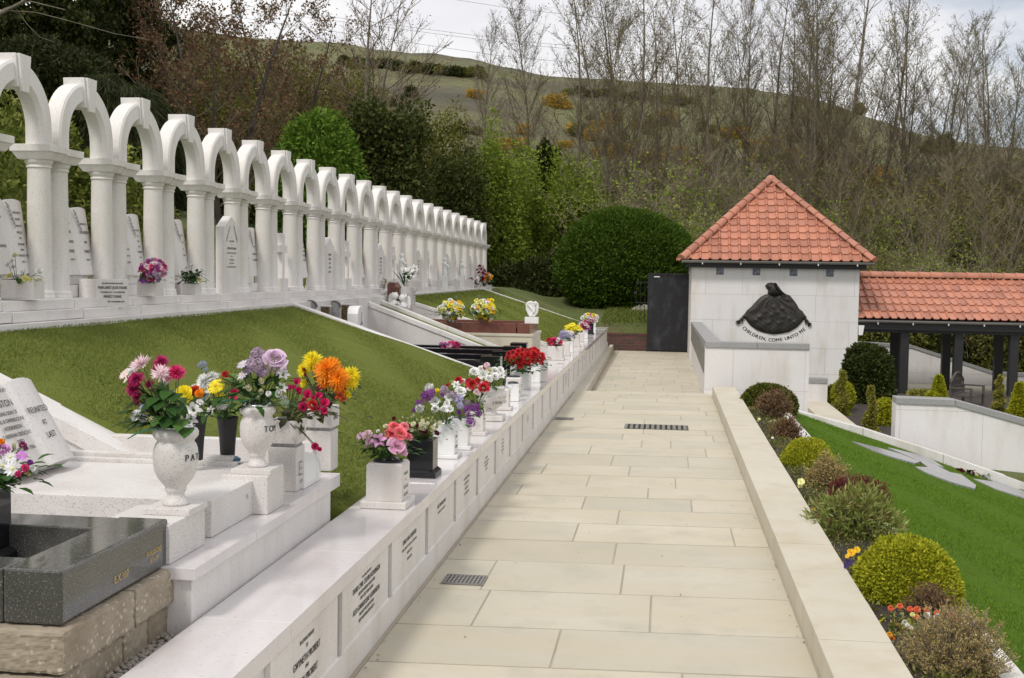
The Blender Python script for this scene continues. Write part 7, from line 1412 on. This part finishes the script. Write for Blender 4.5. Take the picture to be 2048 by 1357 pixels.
# tangled undergrowth
def thick(seed, leaf, nl, tw):
    R = random.Random(seed); segs = []; tips = []
    for _ in range(150):
        p = Vector((R.uniform(-1.5, 1.5), R.uniform(-.8, .8), -.1)); d = Vector((R.gauss(0, .35), R.gauss(0, .35), 1)).normalized(); L = R.uniform(1.2, 3.0)
        for k in range(6):
            d = (d + Vector((R.gauss(0, .16), R.gauss(0, .16), R.gauss(0, .05)))).normalized(); q = p + d * L / 6; r = .012 * (1 - k / 7); segs.append((tuple(p), tuple(q), r, r * .8)); p = q
            for _k in range(3): e = p + Vector((R.gauss(0, .28), R.gauss(0, .28), R.gauss(.12, .22))); segs.append((tuple(p), tuple(e), .005, .003)); tips += [p.lerp(e, .5), e]
    V, Fq = tubes_np(segs, 3); m1 = npmesh('stems', V, Fq, M[tw]); rg = np.random.default_rng(seed); T_ = np.array([tuple(q) for q in tips]); idx = rg.integers(0, len(T_), nl); p = T_[idx] + rg.normal(0, .09, (nl, 3)); return m1, npmesh('leaves', leaf_np(rg, p, rg.normal(0, 1, (nl, 3)), .085, .055, .7), np.arange(4 * nl).reshape(-1, 4), M[leaf])
th = [thick(1, 'l_olive', 9500, 'twig'), thick(2, 'l_olive', 5600, 'twiglight'), thick(3, 'l_fresh', 8200, 'twiglight'), thick(4, 'l_heather', 2600, 'twiglight'), thick(5, 'l_fresh', 5200, 'twiglight')]
R = random.Random(17); U = []
for px in range(1400, 2150, 62): U.append((px + R.randint(-15, 15), R.uniform(35.5, 38), R.choice([0, 0, 2, 4]), R.uniform(.7, 1.0)))
for px in range(1230, 2150, 78): U.append((px + R.randint(-20, 20), R.uniform(40, 46), R.choice([0, 0, 2, 2, 4]), R.uniform(1.05, 1.5)))
for px in range(650, 2150, 150): U.append((px + R.randint(-20, 20), R.uniform(50, 58), R.choice([0, 2, 4]), R.uniform(.9, 1.2)))
for i, (px, Y, k, s) in enumerate(sorted(U)):
    p = P(px, 500, 'y', Y); t = thing('scrub_bush', 'tangled scrub, %s from the left under the leafless trees' % ORD[i], 'bush', (p.x, Y, gz(p.x, Y)), R.uniform(0, 6), 'scrub under the leafless trees'); t.scale = (s, s, s); link('stems', th[k][0], t); link('leaves', th[k][1], t)
# gorse in flower and dark bushes on the hill
gm = foliage('flowers', 71, [(0, 0, .5, 1, .8, .75)], 2600, .16, .12, M['l_gorse'], lump=.3, shell=.7)
G = [(1025, 292, 78), (1048, 262, 95), (1000, 300, 84), (1130, 290, 70), (1185, 275, 84), (1200, 250, 110), (1225, 238, 96), (1240, 300, 62), (1275, 250, 88), (1130, 210, 150), (1110, 208, 160), (1160, 262, 100), (1210, 310, 60), (1330, 240, 100), (1360, 300, 70), (1390, 330, 58), (1500, 290, 80), (1520, 315, 66), (1540, 285, 90), (1590, 310, 70), (1610, 345, 56), (1640, 300, 84), (1690, 350, 56), (1715, 352, 58), (1745, 345, 66), (1768, 355, 60), (1740, 370, 52), (1790, 380, 54), (1860, 370, 60), (1300, 320, 58), (950, 190, 170), (1470, 270, 100)]
def on_hill(px, py, guess):
    best = None
    for Y in np.linspace(50, 380, 240):
        p = P(px, py, 'y', Y); d = p.z - gz(p.x, Y)
        if d < 0: return p.x, Y
    p = P(px, py, 'y', guess); return p.x, guess
for i, (px, py, Yg) in enumerate(sorted(G)):
    x, Y = on_hill(px, py + 8, Yg); s = 18 * Y / 2400 * R.uniform(.7, 1.4); t = thing('gorse_bush', 'yellow orange flowering gorse, the %s from the left on the hillside' % ORD[i], 'shrub', (x, Y, gz(x, Y)), R.uniform(0, 6), 'gorse on the hillside'); t.scale = (s * 1.3, s, s * .8); link('flowers', gm, t)
dm = foliage('leaves', 72, [(0, 0, .7, 1, .8, .8)], 2400, .22, .14, M['l_dark'], lump=.3, shell=.7); om = foliage('leaves', 73, [(0, 0, .7, 1, .8, .8)], 2400, .22, .14, M['l_olive'], lump=.3, shell=.7)
Dk = []
for k in range(26): px = 690 + k * 11 + R.randint(-4, 4); Dk.append((px, 128 + (px - 690) * .09 + R.randint(-4, 4), 0 if R.random() < .6 else 1, 12))
for k in range(18): px = 1140 + k * 14 + R.randint(-5, 5); Dk.append((px, 185 + (px - 1140) * .09 + R.randint(-3, 5), 0 if R.random() < .5 else 1, 9))
for k in range(54): Dk.append((R.randint(690, 1300) if k % 2 else R.randint(1200, 1950), R.randint(185, 370), R.choice([0, 1, 1]), R.randint(7, 17)))
for i, (px, py, k, w) in enumerate(sorted(Dk)):
    x, Y = on_hill(px, py + w * .4, 300); s = w * Y / 2400; t = thing('hill_bush', 'small %s bush, %s from the left on the hillside' % (('dark', 'olive')[k], ORD[i]), 'bush', (x, Y, gz(x, Y)), R.uniform(0, 6), 'bushes on the hillside'); t.scale = (s * 1.3, s, s); link('leaves', (dm, om)[k], t)
# power lines
t = thing('power_line', 'faint pair of power cables crossing the sky above the hill', 'cable', (0, 260, 70)); b = MB()
for (x0, y0), (x1, y1) in (((860, 68), (1400, 118)), ((860, 75), (1400, 124)), ((900, -5), (1300, 58)), ((840, 90), (1300, 150))): a, c = P(x0 - 400, y0 - 60, 'y', 260), P(x1 + 300, y1 + 20, 'y', 250); b.tube([a - Vector((0, 260, 70)), (a + c) / 2 - Vector((0, 260, 71.5)), c - Vector((0, 260, 70))], .035, 4)
b.build('cables', M['wire'], t)
